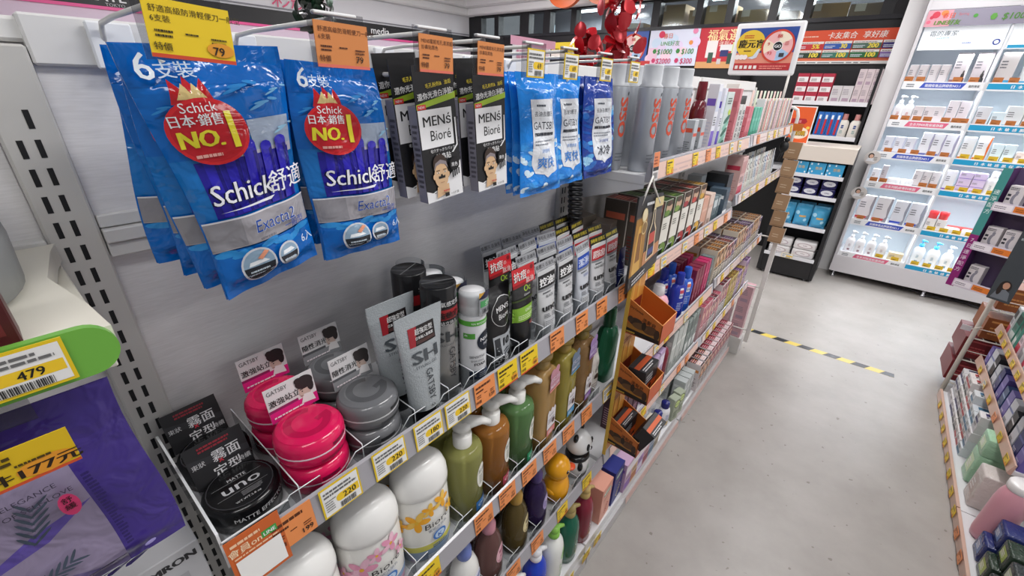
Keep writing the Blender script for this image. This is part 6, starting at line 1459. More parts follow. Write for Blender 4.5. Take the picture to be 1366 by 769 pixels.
for i in range(3): K.put((-.487 + .127 * i, 4.58, .9445), 0, '%s blue carton with white petals from the brown cards' % nth(i), 'blue cartons with white petals')
put_tag('white', '', (-.37, 4.508, .192), 'white and red price card before the wipes packs', .09, .045, rz=0)

# ------------------------------------------------------------------ wall shelving behind
struct(G().box(-.158, 5.04, 0, -.038, 5.38, 2.66, M('#e4e3e4', .5)).ob('wall_pillar'))
r = empty('wall_shelving', (-1.25, 5.0, 0)); ms = M('#dedee2', .3)
for z in (.9, 1.205, 1.49):
    g = G(); g.box(0, 0, z, 1.06, .37, z + .016, ms, .001); g.box(0, -.004, z - .004, 1.06, 0, z + .03, ms, .001); g.ob('shelf_board', r)
g = G(); g.box(0, .372, .0, 1.06, .378, 1.78, mb); g.ob('back_panel', r)
for x in (-.02, 1.06): G().box(x, 0, 0, x + .02, .378, 1.79, mb).ob('side_panel', r)
tag(r, 'black wall shelving with white boards behind the end unit', 'shelving')
def redc():
    r = empty('medicine_box'); g = G(); g.box(-.045, -.04, 0, .045, .04, .078, card('#a8283e'), .001); g.ob('carton', r); Art().rect(-.04, .008, .04, .05, '#e0dcdc').fine(-.03, .016, .03, .042, 3, '#5a4a4a', .5, 3).lay(G(), flat(-.04)).ob('front_print', r); return r
K = Kind(redc(), 'carton')
for i in range(3):
    for k in range(3): K.put((-.72 + .095 * i, 5.06, 1.5065 + .0785 * k), 0, '%s red and white carton from the board in stack %s' % (nth(k), ['by the wheel sign', 'in the middle', 'by the grey cartons'][i]), 'red and white cartons')
def greyc(w, h, c='#c9c4c6'):
    r = empty('supplement_box'); g = G(); g.box(-w / 2, -.04, 0, w / 2, .04, h, card(c), .001); g.ob('carton', r); Art().fine(-w * .4, h * .5, w * .4, h * .85, 4, '#8a8088', .45, 3).rect(-w * .3, h * .12, w * .3, h * .3, '#a890a0').lay(G(), flat(-.04)).ob('front_print', r); return r
K = Kind(greyc(.075, .14), 'carton')
for i in range(2): K.put((-.440 + .078 * i, 5.06, 1.5065), 0, '%s pale grey carton beside the red stacks' % nth(i), 'pale grey cartons')
K = Kind(greyc(.052, .135, '#cbbcbf'), 'carton')
for i in range(3):
    for k in range(2): K.put((-.294 + .054 * i, 5.06, 1.5065 + .1355 * k), 0, '%s tall pinkish carton from the grey ones, %s row' % (nth(i), ['lower', 'upper'][k]), 'tall pinkish cartons')
def brush():
    r = empty('toothbrush_pack'); g = G(); g.box(-.022, -.003, 0, .022, .003, .21, card('#2a6ab8'), .001); g.ob('pack_card', r); g = G(); g.box(-.008, -.012, .02, .008, -.003, .15, plas('#c0303e'), .003); g.box(-.008, -.013, .15, .008, -.003, .185, plas('#e6eef4'), .002); g.ob('toothbrush', r); return r
K = Kind(brush(), 'toothbrush pack')
for i in range(4): K.put((-.50 + .047 * i, 5.04, 1.222), 0, '%s blue toothbrush card from the orange poster' % nth(i), 'blue toothbrush cards')
def vas():
    r, pr = tallbottle(plas('#d9d4cc', .3), plas('#c98a86', .3), .2, .036, 1.15, .7, 'body_lotion'); a = Art(lambda c: plas(c, .3)).ell(0, .095, .022, .014, '#1f3a7a', 18).text('CARE', 0, .091, .009, '#e8eef8').fine(-.02, .04, .02, .07, 3, '#4a8a8a', .5, 3); lab(r, a, pr, 0, 1.15, .7); return r
K = Kind(vas(), 'body lotion')
for i in range(2): K.put((-.315 + .09 * i, 5.06, 1.222), 0, '%s cream body lotion bottle beside the toothbrush cards' % nth(i), 'cream body lotion bottles')
K = Kind(greyc(.09, .19, '#8f9a98'), 'carton')
for i in range(3): K.put((-.79 + .1 * i, 5.12, 1.222), 0, '%s grey green carton behind the orange poster' % nth(i), 'grey green cartons')
K = Kind(greyc(.09, .17, '#c9ccd2'), 'carton')
for i in range(4): K.put((-.55 + .1 * i, 5.06, .9165), 0, '%s pale carton low on the wall shelving' % nth(i), 'low pale cartons')
# orange poster stand
r = empty('poster_stand', (-.585, 4.62, 1.181), -.1); g = G(); g.box(-.09, 0, 0, .09, .006, .3, M('#e9e6e4', .3), .001); g.box(-.09, 0, 0, .09, .06, .004, M('#e9e6e4', .3)); g.ob('stand_frame', r)
a = Art().rect(-.082, .008, .082, .292, '#dc5a26').poly([(-.075, .16), (.03, .16), (.045, .178), (.03, .2), (-.075, .2)], '#a8202a').text('限量', -.02, .168, .024, '#e8a0a0', 'c', .01).ell(.005, .085, .07, .048, '#ead9c4', 24).text('加購', .01, .066, .045, '#2a1c14', 'c', .06).text('加購', .008, .069, .045, '#e6b422', 'c', .01).ell(.062, .13, .014, .012, '#e9c34a', 14)
a.lay(G(), flat(0)).ob('poster', r); tag(r, 'orange poster in a white stand on the black end unit', 'poster')

# ------------------------------------------------------------------ lit cabinet
CX, CY = -.035, 4.85
r = empty('lit_cabinet', (CX, CY, 0)); CW = 1.50; mc = M('#d5d2d6', .35); mwht = M('#eef0f4', .3)
g = G(); g.box(0, 0, .065, CW, .42, .225, mc, .002); g.ob('plinth', r)
for x in (0, CW - .022): G().box(x, 0, .225, x + .022, .42, 2.5, mc, .001).ob('side_panel', r)
g = G(); g.box(.022, .40, .225, CW - .022, .42, 2.5, M('#dfeaf2', .5)); g.ob('back_panel', r)
g = G(); g.box(.022, .0, 2.16, CW - .022, .40, 2.5, mc); g.ob('canopy_box', r)
SHZ = [.235, .545, .878, 1.122, 1.372, 1.652]; COLX = [(.022, .497), (.497, .972), (.972, CW - .022)]
for x in (.497, .972):
    g = G(); g.box(x - .006, .002, .225, x + .006, .40, 2.16, mwht); g.ob('divider', r)
for i, z in enumerate(SHZ):
    for c, (x0, x1) in enumerate(COLX):
        g = G(); g.box(x0 + .006, .012, z - .008, x1 - .006, .398, z, mwht); g.ob('shelf_board', r)
        g = G(); g.box(x0 + .004, .002, z - .022, x1 - .004, .012, z + .034, M('#f2f3f6', .3)); g.box(x0 + .02, .016, z - .013, x1 - .02, .022, z - .008, M('#f6fbff', .3, emit=6)); g.ob('shelf_strip', r)
        a = Art(); w0 = x0 + .02; w1 = x1 - .02; v0 = z - .012; v1 = z + .026
        if c != 0:
            a.rect(x0 + .01, v0, x1 - .01, v1, '#1f9fcf')
            t = '日本敏感肌保養NO.1'; 
            for k, ch in enumerate(['日', '本', '敏', '感', '肌', '保', '養', 'NO.1']): a.text(ch, x0 + .14 + .037 * k, v0 + .009, .024, '#f2f8fc', 'c', .04)
        else:
            p = ['#e56a8a', '#3a55c0', '#e56a8a', '#3a55c0', '#e56a8a', '#3a55c0'][i]; t = ['全系列保濕修護熱銷', '美國專業品牌銷售NO.1', '全系列肌膚專科推薦', '美國專業品牌銷售NO.1', '全系列900萬保養熱銷', '韓國保養品牌銷售NO.1'][i]
            a.poly([(w0 + .09, v0), (w0 + .33, v0), (w0 + .35, v1), (w0 + .11, v1)], p).text(t, w0 + .22, v0 + .009, .023, '#f6f6fa', 'c', .03, w=.2).fine(w0 + .01, v0 + .006, w0 + .075, v1 - .004, 2, '#6a7078', .5, 3).text('霜的專家', w0 + .395, v0 + .010, .019, '#3a3f46', 'c', .02, w=.06)
        a.lay(G(), flat(.002), .0002).ob('strip_print', r)
for c, (x0, x1) in enumerate(COLX):
    g = G(); g.box(x0 + .01, .03, 1.90, x1 - .01, .04, 2.16, M('#f4f8fc', .4, emit=.3)); g.ob('header_panel', r)
    a = Art(lambda q: M(q, .4))
    if c == 0: a.text('霜的專家', x0 + .13, 1.992, .040, '#4a5560', 'c', .0, it=.1).fine(x0 + .1, 1.975, x0 + .2, 1.985, 1, '#6ab0c8', .5, 3).ring(x0 + .43, 1.945, .012, .020, '#3a4a9a', 20).fine(x0 + .25, 1.94, x0 + .32, 1.955, 1, '#8a9ad0', .5, 4)
    else: a.ell(x0 + .2, 1.98, .12, .05, '#dfe9f4', 24).rect(x0 + .02, 1.905, x1 - .02, 1.925, '#2aa5d4')
    a.lay(G(), flat(.03), .0002).ob('header_print', r)
for x in (.04, .70, CW - .04):
    g = G(); g.lathe([(.018, 0), (.018, .02), (.012, .022), (.012, .066)], M('#b9b9bd', .25, metal=.9), 14, (x, .04)); g.ob('foot', r)
tag(r, 'tall white lit cabinet of skincare shelves against the far wall', 'cabinet')
g = G(); g.box(0, -.008, 0, 1.42, 0, .105, M('#8f8a9c', .35))
a = Art(); a.rect(0, 0, .14, .105, '#d89aa8').ell(.05, .075, .022, .022, '#d0364e', 16).ell(.095, .085, .02, .018, '#e58a4a', 16)
for u, v, q in ((.02, .03, '#e26a86'), (.12, .06, '#f0a0b0'), (.03, .06, '#c9304c')): a.ell(u, v, .012, .012, q, 12)
a.text('春日', .12, .055, .036, '#e0552e', 'c', .03).text('Spring', .20, .068, .022, '#c86a7a', 'c', .0).text('LINE好友', .125, .012, .036, '#5a8a2a', 'c', .04, it=.1).ell(.265, .06, .012, .012, '#4a9a3a', 14)
a.ell(.36, .05, .018, .022, '#5a9a3a', 6).text('$1000', .47, .03, .055, '#4f8a2f', 'c', .02, it=.12).ell(.60, .05, .018, .022, '#5a9a3a', 6).text('$100', .70, .03, .055, '#4f8a2f', 'c', .02, it=.12)
a.lay(g, flat(-.008), .0002); tag(g.ob('coupon_strip', None, (CX + .02, CY - .001, 2.05)), 'grey coupon strip with a pink end along the top of the lit cabinet', 'sign')
for c, (x0, x1) in enumerate(COLX):
    for i, z in enumerate(SHZ):
        zt_ = (SHZ + [1.90])[i + 1]
        l = lamp('cabinet_led', (CX + (x0 + x1) / 2, CY + .09, zt_ - .022), .42, .04, 1.35, (.93, .97, 1), (-.25, 0, 0))
g = G(); pts = [(-.0 + .06 * k, .05 + .03 * math.sin(1.3 * k), .012 + .006 * abs(math.sin(2.1 * k))) for k in range(14)]; g.tube([(CX + .55 + x, CY + .02 + y, z) for x, y, z in pts], .006, M('#3a3a3e', .5), 6); tag(g.ob('power_cable'), 'dark cable lying on the floor under the lit cabinet', 'cable')
# cabinet goods
def wcart(w, h, c='#d9d6d8', c2='#8a8a92', d=.06, wavec=None, nm='cream_box'):
    r = empty(nm); g = G(); g.box(-w / 2, -d / 2, 0, w / 2, d / 2, h, card(c), .001); g.ob('carton', r)
    a = Art(); a.fine(-w * .42, h * .55, w * .1, h * .8, 3, '#55555c', .45, 3).rect(-w / 2 + .001, h * .14, w / 2 - .001, h * .22, c2)
    if wavec: a.poly([(w * .1, h * .02), (w * .49, h * .02), (w * .49, h * .98), (w * .38, h * .98), (w * .3, h * .6), (w * .4, h * .3)], wavec)
    a.lay(G(), flat(-d / 2)).ob('front_print', r); return r
def pumpb(body, cap, lc, h=.13, r0=.034, nm='pump_bottle'):
    pr = [(r0 * .9, 0), (r0, .003), (r0, h * .8), (r0 * .7, h * .95), (r0 * .4, h)]
    r = bottle(pr, plas(body, .3), 1, .7, 2.6, 24, nm); g = G(); g.lathe([(r0 * .42, h), (r0 * .42, h + .022), (.005, h + .024), (.005, h + .04)], plas(cap, .3), 16); g.lathe([(.012, h + .04), (.013, h + .052), (.0002, h + .055)], plas(cap, .3), 14); g.tube([(0, 0, h + .047), (.03, -.006, h + .042)], [.007, .005], plas(cap, .3), 8); g.ob('pump_head', r)
    a = Art(lambda c: plas(c, .3)).fine(-.018, h * .45, .018, h * .62, 3, lc, .5, 3).rect(-.016, h * .2, .016, h * .32, lc, 3); lab(r, a, pr, 0, 1, .7); return r
def capb(body, cap, h=.14, r0=.03, nm='lotion_bottle'):
    r, pr = tallbottle(plas(body, .3), plas(cap, .3), h, r0, 1, .7, nm); lab(r, Art(lambda c: plas(c, .3)).fine(-.018, h * .25, .018, h * .5, 4, '#7a8a94', .5, 3), pr, 0, 1, .7); return r
def jar(body, lid, nm='cream_jar', q=1):
    if q != 1: r = bottle([(.026, 0), (.028, .003), (.028, .03)], plas(body, .3), n=28, name=nm); G().lathe([(.03, .03), (.03, .05), (.027, .053), (.0002, .053)], plas(lid, .3), 28).ob('lid', r); return r
    r = bottle([(.042, 0), (.045, .003), (.045, .03)], plas(body, .3), n=28, name=nm); G().lathe([(.047, .03), (.047, .055), (.044, .058), (.0002, .058)], plas(lid, .3), 28).ob('lid', r); return r
CROW = ['lowest', 'second', 'third', 'fourth', 'fifth', 'top']
CCOL = ['first', 'second', 'third']
def cab(kind, c, i, xs, y, desc, grp=None, rz=0, dz=0):
    for k, x in enumerate(xs):
        nm = '%s %s' % (nth(k), desc) if len(xs) > 1 else desc
        kind.put((CX + COLX[c][0] + x, CY + y, SHZ[i] + .0003 + dz * 1.16), rz, '%s, %s column, %s cabinet shelf' % (nm, CCOL[c], CROW[i]), grp, scale=(1, 1, 1.16))
KW = {}
def kw(f, *a, cat='skincare'):
    k = (f.__name__,) + a
    if k not in KW: KW[k] = Kind(f(*a), cat)
    return KW[k]
cab(kw(pumpb, '#d8d6d8', '#c9c9cc', '#8a6a70'), 0, 0, [.06, .135, .215, .295], .10, 'white pump bottle with a grey pump')
cab(kw(wcart, .1, .075, '#d9c9a8', '#c9a83a'), 0, 0, [.40], .09, 'beige box with a yellow card')
cab(kw(wcart, .105, .2, '#d6d2d4', '#c83a4a', .05, '#8f8a92'), 0, 1, [.07, .19], .10, 'large white carton with a red band')
cab(kw(wcart, .095, .19, '#d2d2d8', '#2f4ab8', .05, '#8a8c98'), 0, 1, [.31, .415], .10, 'large white carton with a blue band')
cab(kw(wcart, .05, .11, '#e0e2e6', '#2f4ab8'), 0, 2, [.05], .09, 'small white carton with a blue band')
cab(kw(wcart, .04, .14, '#b8b4ba', '#8a8a92'), 0, 2, [.105], .10, 'slim grey carton')
cab(kw(jar, '#e4e6e8', '#d8dadc'), 0, 2, [.19, .27], .09, 'white jar')
cab(kw(wcart, .05, .13, '#c9c4c6', '#8a868c'), 0, 2, [.325, .38, .435], .10, 'greyish carton')
cab(kw(wcart, .065, .13, '#d2d4dc', '#8a94b8', .05, '#b8bcd0'), 0, 3, [.06, .13, .2], .10, 'white carton in the plastic tray')
cab(kw(wcart, .07, .17, '#d6d6da', '#5a62a0', .05, '#9a96ac'), 0, 3, [.29, .362, .432], .10, 'wavy white carton')
cab(kw(pumpb, '#dcdcde', '#e2e2e4', '#b85a5a'), 0, 4, [.04, .10], .10, 'squat white pump bottle')
cab(kw(wcart, .06, .12, '#cfc9cc', '#c87a84', .05), 0, 4, [.165, .23, .29], .10, 'whitish carton')
cab(kw(wcart, .06, .16, '#cdc6ca', '#9a8a92', .05), 0, 4, [.36, .425], .11, 'taller whitish carton')
cab(kw(wcart, .055, .13, '#c8c2c4', '#b87078', .05, '#a8a0a4'), 0, 5, [.04, .1, .165, .225], .10, 'pinkish white carton')
cab(kw(wcart, .085, .20, '#b8b0b4', '#8a5a5a', .03, '#d8cfd2'), 0, 5, [.31, .42], .12, 'tall serum carton')
def dropper(c):
    r = bottle([(.014, 0), (.016, .002), (.016, .05), (.008, .058)], plas(c, .2), n=18, name='dropper_bottle'); G().lathe([(.009, .058), (.009, .075), (.005, .08), (.004, .095), (.0002, .097)], plas('#1a1212', .25), 14).ob('dropper', r); return r
cab(Kind(dropper('#4a1418'), 'serum'), 0, 5, [.33], .06, 'dark red dropper bottle'); cab(Kind(dropper('#17171a'), 'serum'), 0, 5, [.435], .06, 'black dropper bottle')
TB = '#3fa0d0'
cab(kw(pumpb, '#e2e4e6', TB, '#5a8aa0', .15, .04), 1, 0, [.065, .16], .11, 'white pump bottle with a blue pump')
cab(kw(pumpb, '#e6e6e6', '#ececee', '#5a8aa0', .14, .038), 1, 0, [.25], .11, 'white pump bottle with a white pump')
cab(kw(capb, '#dfe4e8', TB, .17, .033), 1, 0, [.335], .11, 'white bottle with a translucent blue cap'); cab(kw(capb, '#e4e4e6', '#2f90c8', .19, .036), 1, 0, [.42], .11, 'white bottle with a solid blue cap')
cab(kw(wcart, .06, .1, '#d8d4d4', '#a8a4a8'), 1, 1, [.05, .115], .11, 'white carton under a red lid'); cab(kw(jar, '#d8484a', '#d8383e', 'cream_jar', .6), 1, 1, [.05, .115], .11, 'round red lid jar standing on a carton', dz=.1)
cab(kw(wcart, .18, .06, '#d4504e', '#e88a84'), 1, 1, [.255], .14, 'wide red box'); cab(kw(jar, '#e8e6e6', '#e2e0e2'), 1, 1, [.19, .295], .075, 'white jar lying before the red box')
cab(kw(capb, '#cfe4f0', '#e6eef4', .19, .036), 1, 1, [.385], .12, 'pale blue bottle'); cab(kw(wcart, .055, .13, '#dde0e4', TB), 1, 1, [.44], .09, 'white carton with a blue band')
cab(kw(wcart, .06, .15, '#e2e2e6', '#8a6ac0'), 1, 2, [.045], .10, 'white carton with a violet band'); 
for k in range(3): cab(kw(wcart, .075, .05, '#d0c0dc', '#7a5ab8'), 1, 2, [.13, .21], .10, 'violet and white flat box ' + ['at the bottom', 'in the middle', 'on top'][k], dz=.0503 * k)
cab(kw(capb, '#d8d8da', '#e8e8ea', .17, .034), 1, 2, [.285, .36, .43], .10, 'white lotion bottle with a white cap')
cab(kw(wcart, .07, .16, '#dcdcde', '#d8702e'), 1, 3, [.06], .10, 'white carton with an orange band'); cab(kw(wcart, .07, .17, '#dfe0e2', '#e0703a', .05, '#d86a2a'), 1, 3, [.145], .11, 'white carton with an orange edge')
cab(kw(wcart, .06, .13, '#cfdfe6', TB), 1, 3, [.225, .29], .10, 'pale blue white carton'); cab(kw(wcart, .065, .09, '#e2d4d0', '#e08a78'), 1, 3, [.365, .435], .10, 'low carton with a salmon band')
cab(kw(wcart, .075, .13, '#cfcfd2', '#d86a7a'), 1, 4, [.06], .10, 'grey white carton with a pink band'); cab(kw(wcart, .07, .1, '#c9d8de', TB), 1, 4, [.145], .10, 'grey blue carton'); cab(kw(wcart, .09, .14, '#d4d8da', TB), 1, 4, [.225, .32, .42], .10, 'white carton with a cyan band')
cab(kw(wcart, .09, .2, '#cfc9c8', TB), 1, 5, [.075], .11, 'tall carton with orange and blue top'); cab(kw(wcart, .08, .18, '#d2d8dc', TB), 1, 5, [.2, .3, .4], .11, 'tall pale carton')
for i in range(6):
    cab(kw(wcart, .09, .15, '#d4dade', TB), 2, i, [.08, .2, .32, .43], .10, 'pale skincare carton')
# small price cards on the cabinet edges
KCD = {}
def ccard(col, c, i, xs):
    if col not in KCD:
        g = G(); g.box(-.026, -.001, 0, .026, 0, .032, card(col)); Art().fine(-.02, .006, .02, .016, 1, '#7a4a1a', .6, 3).lay(g, flat(-.001)); KCD[col] = Kind(g.ob('price_card'), 'price card')
    for k, x in enumerate(xs): KCD[col].put((CX + COLX[c][0] + x, CY + .013, SHZ[i] + .0345), 0, '%s small price card, %s column, %s cabinet shelf' % (nth(k), CCOL[c], CROW[i]), 'small price cards on the cabinet')
BRc, YLc = '#b8703a', '#d9b42a'
for i, xs in ((1, [.06, .17, .40]), (2, [.05, .115, .37, .43]), (3, [.07, .16, .24, .34, .42]), (4, [.03, .10, .17, .235, .34, .40, .45]), (5, [.03, .10, .31, .40])): ccard(BRc, 0, i, xs)
ccard(YLc, 0, 0, [.29, .40])
for i in range(5): ccard(YLc if i != 4 else BRc, 1, i, [.06 + .078 * k for k in range(6)])
ccard(BRc, 1, 5, [.05, .13, .23])
g = [None, None]
for k, z in enumerate((1.10, .80)):
    g = G(); g.lathe([(.055, 0), (.055, .003)], card('#cfc9c6'), 28); Art().ell(-.012, .016, .02, .022, '#2f2a28', 16).ell(-.010, .012, .014, .016, '#d2a890', 14).poly([(-.04, -.03), (.02, -.03), (.012, -.004), (-.03, -.004)], '#e6e6ea').fine(.008, -.02, .045, .012, 3, '#6a6462', .5, 3).lay(g, top(.003)); o = g.ob('round_badge', None, (CX + .012, CY - .004, z)); o.rotation_euler = (PI / 2, 0, 0)
    tag(o, ['upper', 'lower'][k] + ' round portrait badge on the edge of the lit cabinet', 'badge')
# ------------------------------------------------------------------ far end of the left gondola
r = empty('tube_stand', (-.6, 2.792, 0)); mw = M('#dcdad6', .3)
g = G(); g.tube([(0, 0, .02), (0, 0, 1.50), (.02, 0, 1.512), (.19, 0, 1.512), (.215, 0, 1.50), (.225, 0, 1.47), (.228, 0, 1.2)], .008, mw, 8); g.ob('tube_frame', r)
g = G(); g.box(.285, -.01, .12, .31, .012, .80, mw, .002); g.ob('end_post', r)
for z in (.2, .5, .82):
    g = G(); g.tube([(0, 0, z), (.3, 0, z)], .004, mw, 6); g.ob('cross_wire', r)
tag(r, 'white tube frame at the far end of the left shelving', 'frame')
K = Kind(greyc(.07, .12, '#c9a0a8'), 'carton')
for i in range(2):
    for k in range(3): K.put((-.47 + .09 * i, 2.85, .1202 + .1203 * k), 0, '%s pink striped pack up, %s stack inside the end frame' % (nth(k), ['inner', 'outer'][i]), 'pink packs in the end frame')
g = G(); g.box(-.53, 2.80, .0, -.33, 2.90, .12, M('#c9c7c4', .35), .002); tag(g.ob('end_plinth'), 'light grey plinth inside the end frame', 'plinth')
def bcard():
    r = empty('brown_card'); g = G(); g.box(-.034, -.002, -.088, .034, .002, 0, card('#a78666'), .0006); g.box(.034, -.003, -.09, .037, .01, .002, card('#e0d8cc')); g.ob('card_body', r)
    Art().fine(-.02, -.055, .022, -.03, 2, '#d8c4a8', .35, 3).rect(-.03, -.082, .03, -.080, '#6a4f38').lay(G(), flat(-.002)).ob('card_print', r); return r
K = Kind(bcard(), 'card')
for k in range(6): K.put((-.345 + [0, .004, .010, .018, .030, .044][k] - .004, 2.775 - .004 * k, 1.345 - .0905 * k), .1, '%s brown sample card from the top of the hanging chain' % nth(k), 'chain of brown cards', rot=(.06 * (-1) ** k, .05, .1))
g = G(); g.box(-.035, -.001, 0, .035, .001, .035, card('#d0722e')); tag(g.ob('rail_flag', None, (-.372, 2.78, 1.40)), 'orange flag card at the far end of the top shelf', 'card')
g = G(); g.ball((0, 0, 0), .022, M('#141416', .5), 12, (1, .8, 1.3)); g.ball((.006, 0, .034), .013, M('#141416', .5), 10); g.tube([(0, 0, -.02), (-.01, 0, -.07)], .006, M('#141416', .5), 6); tag(g.ob('plush_charm', None, (-.372, 2.60, 1.335)), 'small black plush charm hanging under the far top shelf', 'charm')

# ------------------------------------------------------------------ signs on and before the back wall
def wheel(a, cx, cy, r0):
    a.ell(cx, cy, r0, r0, '#d0402c', 36)
    cols = ['#f4e6cf', '#f0b8b8', '#f2e0c8', '#f0b0b8', '#a9c8ea', '#f0b8b8']
    for k in range(6): a.ell(cx, cy, r0 * .88, r0 * .88, cols[k], 10, PI / 6 + k * PI / 3 - PI / 3 * 0, PI / 6 + (k + 1) * PI / 3)
    a.ell(cx, cy, r0 * .3, r0 * .3, '#f6f2ee', 24).ell(cx, cy, r0 * .26, r0 * .26, '#1f1f24', 24).text('GO', cx, cy - r0 * .09, r0 * .26, WHITE, 'c', .04)
    for t, an in (('88', PI / 2), ('9', PI * .93), ('93', PI * 1.25)): a.text(t, cx + r0 * .6 * math.cos(an), cy + r0 * .6 * math.sin(an) - r0 * .1, r0 * .3, '#c83a34', 'c', .03)
    a.fine(cx + r0 * .4, cy + r0 * .05, cx + r0 * .75, cy + r0 * .3, 3, '#c8605a', .5, 3).rect(cx + r0 * .2, cy - r0 * .65, cx + r0 * .5, cy - r0 * .42, '#3a3a40')
YS = YB - .012
def panel(w, h, col, a, name, label, cat, loc, rz=0, rot=None, frame=None, th=.006):
    r = empty(name, loc, rz); 
    if rot: r.rotation_euler = rot
    g = G()
    if frame: g.box(-w / 2 - .025, 0, -.025, w / 2 + .025, .02, h + .025, M(frame, .3), .012, 3); g.ob('sign_frame', r)
    g = G(); g.box(-w / 2, -.002, 0, w / 2, th - .002 if not frame else 0, h, card(col)); a.lay(g, flat(-.002), .0003); g.ob('sign_face', r); tag(r, label, cat); return r
a = Art(); w, h = .56, .362
for k in range(9): a.ell(-w * .45 + w * .11 * k, h * (.2 + .6 * ((k * 5) % 7) / 7), .06, .05, ['#f4d4e2', '#cfe0f4', '#e6d4f0'][k % 3], 18)
a.rect(-w / 2, 0, -w * .3, h * .5, '#f0c8dc').text('春日', -.07, h * .76, .055, '#e0704a', 'c', .03).ell(-.14, h * .86, .035, .035, '#d8385a', 16).ell(.2, h * .62, .022, .022, '#e8944a', 14).ell(.23, h * .92, .028, .028, '#e88ab0', 14).text('LINE好友', -.03, h * .56, .055, '#4f9a4a', 'c', .0)
for i, (t1, t2, q) in enumerate((('$1000', '$100', '#3f8a44'), ('$2000', '$300', '#c83a6a'))):
    v = h * (.32 - .26 * i); a.ell(-.2, v + .03, .024, .026, q, 6).text(t1, -.085, v, .075, q, 'c', .02, w=.17, it=.1).ell(.07, v + .03, .024, .026, q, 6).text(t2, .175, v, .075, q, 'c', .02, w=.13, it=.1)
panel(w, h, '#dfe2f4', a, 'coupon_poster', 'pale pink and blue coupon poster below the stock room windows', 'poster', (-2.12, YS, 1.82))
a = Art(); wheel(a, .02, .18, .155); a.rect(-.26, 0, .26, .05, '#c83a3a')
panel(.40, .36, '#3a5aa8', a, 'wheel_poster', 'blue and red prize wheel poster beside the coupon poster', 'poster', (-2.62, YS, 1.82))
a = Art(); w, h = .58, .39; a.text('福氣選品', .0, h * .68, .115, '#f0d8a0', 'c', .03, w=.42).text('送到心坎', .02, h * .54, .05, '#f0e0d0', 'c', .0).rect(-w / 2, 0, w / 2, h * .16, '#d8a06a')
for k, (x, y0, ww, hh, q) in enumerate([(-.2, .1, .11, .16, '#e9e2e0'), (-.17, .05, .05, .1, '#3a5a4a'), (-.06, .16, .12, .06, '#e4e0e0'), (-.05, .11, .08, .06, '#2a2f6a'), (-.07, .04, .04, .05, '#c9c4c4'), (.03, .04, .06, .1, '#2a4a3a'), (.06, .14, .08, .1, '#d8e09a'), (.15, .06, .06, .14, '#4a4a60'), (.22, .04, .05, .17, '#e0d8d4')]): a.rect(x, y0, x + ww, y0 + hh, q)
a.ell(.22, h * .86, .04, .025, '#4a9a4a', 14)
panel(w, h, '#c22c3a', a, 'gift_poster', 'red gift poster with gold lettering 福氣選品', 'poster', (-1.545, YS, 1.795))
a = Art(); w, h = .88, .275; a.rect(-w / 2, h * .09, w / 2, h * .17, '#e0704a').rect(-w / 2, 0, w / 2, h * .09, '#ecebe8').fine(-w * .48, h * .02, w * .48, h * .07, 1, '#8a8a8a', .7, 3).text('卡友集合', -.10, h * .76, .058, '#f6efe8', 'c', .02, w=.22, it=.1).text('享好康', .14, h * .76, .058, '#f6efe8', 'c', .02, w=.17, it=.1).fine(-w * .48, h * .8, -.22, h * .86, 1, '#f0c0a8', .6, 4)
for i in range(4):
    for j in range(2):
        x0 = -w * .49 + w * .245 * i; v = h * (.44 - .26 * j); q = [['#c8323a', '#2a5ab0', '#4a6a5a', '#3a2f7a'], ['#1f3a2a', '#3a7a6a', '#1f6a3a', '#8a70b0']][j][i]; t = [['5%', '30', '200', '200'], ['100', '100', '100', '120']][j][i]
        a.rect(x0, v, x0 + w * .235, v + h * .16, q).rect(x0, v + h * .16, x0 + w * .235, v + h * .23, '#ebe6e2').fine(x0 + .01, v + h * .175, x0 + w * .2, v + h * .215, 1, '#9a8a84', .6, i).fine(x0 + .008, v + h * .03, x0 + .095, v + h * .12, 2, '#d8e0e8', .5, i + 3).text(t, x0 + w * .17, v + h * .02, .052, '#f0dc4a', 'c', .04, it=.1)
panel(w, h, '#e0522e', a, 'card_banner', 'orange card holder banner reading 卡友集合 享好康', 'banner', (-.46, YS - .01, 1.832))
a = Art(); w, h = .27, .195; a.rect(-w / 2, 0, w / 2, h * .42, '#e0907a').rect(-w / 2, 0, w / 2, h * .17, '#b82f34').ell(-.075, .125, .068, .062, '#e6c23a', 28).text('慶元宵', -.07, .108, .042, '#1f1a16', 'c', .04, w=.12).fine(-.11, .15, -.045, .168, 2, '#c8502a', .5, 3).fine(-.1, .088, -.05, .097, 1, '#5a3a1a', .6, 4)
for x in (-.125, -.105, -.088): a.ell(x, .062, .013, .012, '#f0e6e4', 14)
a.poly([(-.02, .1), (-.03, .1), (-.05, .066), (-.075, .058), (-.05, .052), (-.03, .06)], '#cfd8e4'); wheel(a, .058, .11, .075)
for k in range(5): a.rect(-.125 + .023 * k, .006, -.110 + .023 * k, .022, '#e2dcd8')
a.fine(-.005, .006, .125, .026, 2, '#e08a80', .5, 5)
panel(w, h, '#2f4f9e', a, 'wheel_sign', 'white framed hanging sign reading 慶元宵 with a prize wheel', 'sign', (-.612, 2.80, 1.683), 0, frame='#ececee')
g = G(); 
g.tube([(-.47, 2.806, 1.5205), (-.47, 2.806, 1.664)], .006, M('#d9d6d0', .3), 8)
tag(g.ob('sign_stem'), 'short white stem under the prize wheel sign', 'stem')
a = Art(); a.rect(-.2, .10, .2, .14, '#e9b0c8').fine(-.15, .04, .15, .09, 2, '#c88aa0', .5, 3).text('會員', .05, .05, .04, '#c84a7a', 'c', .02)
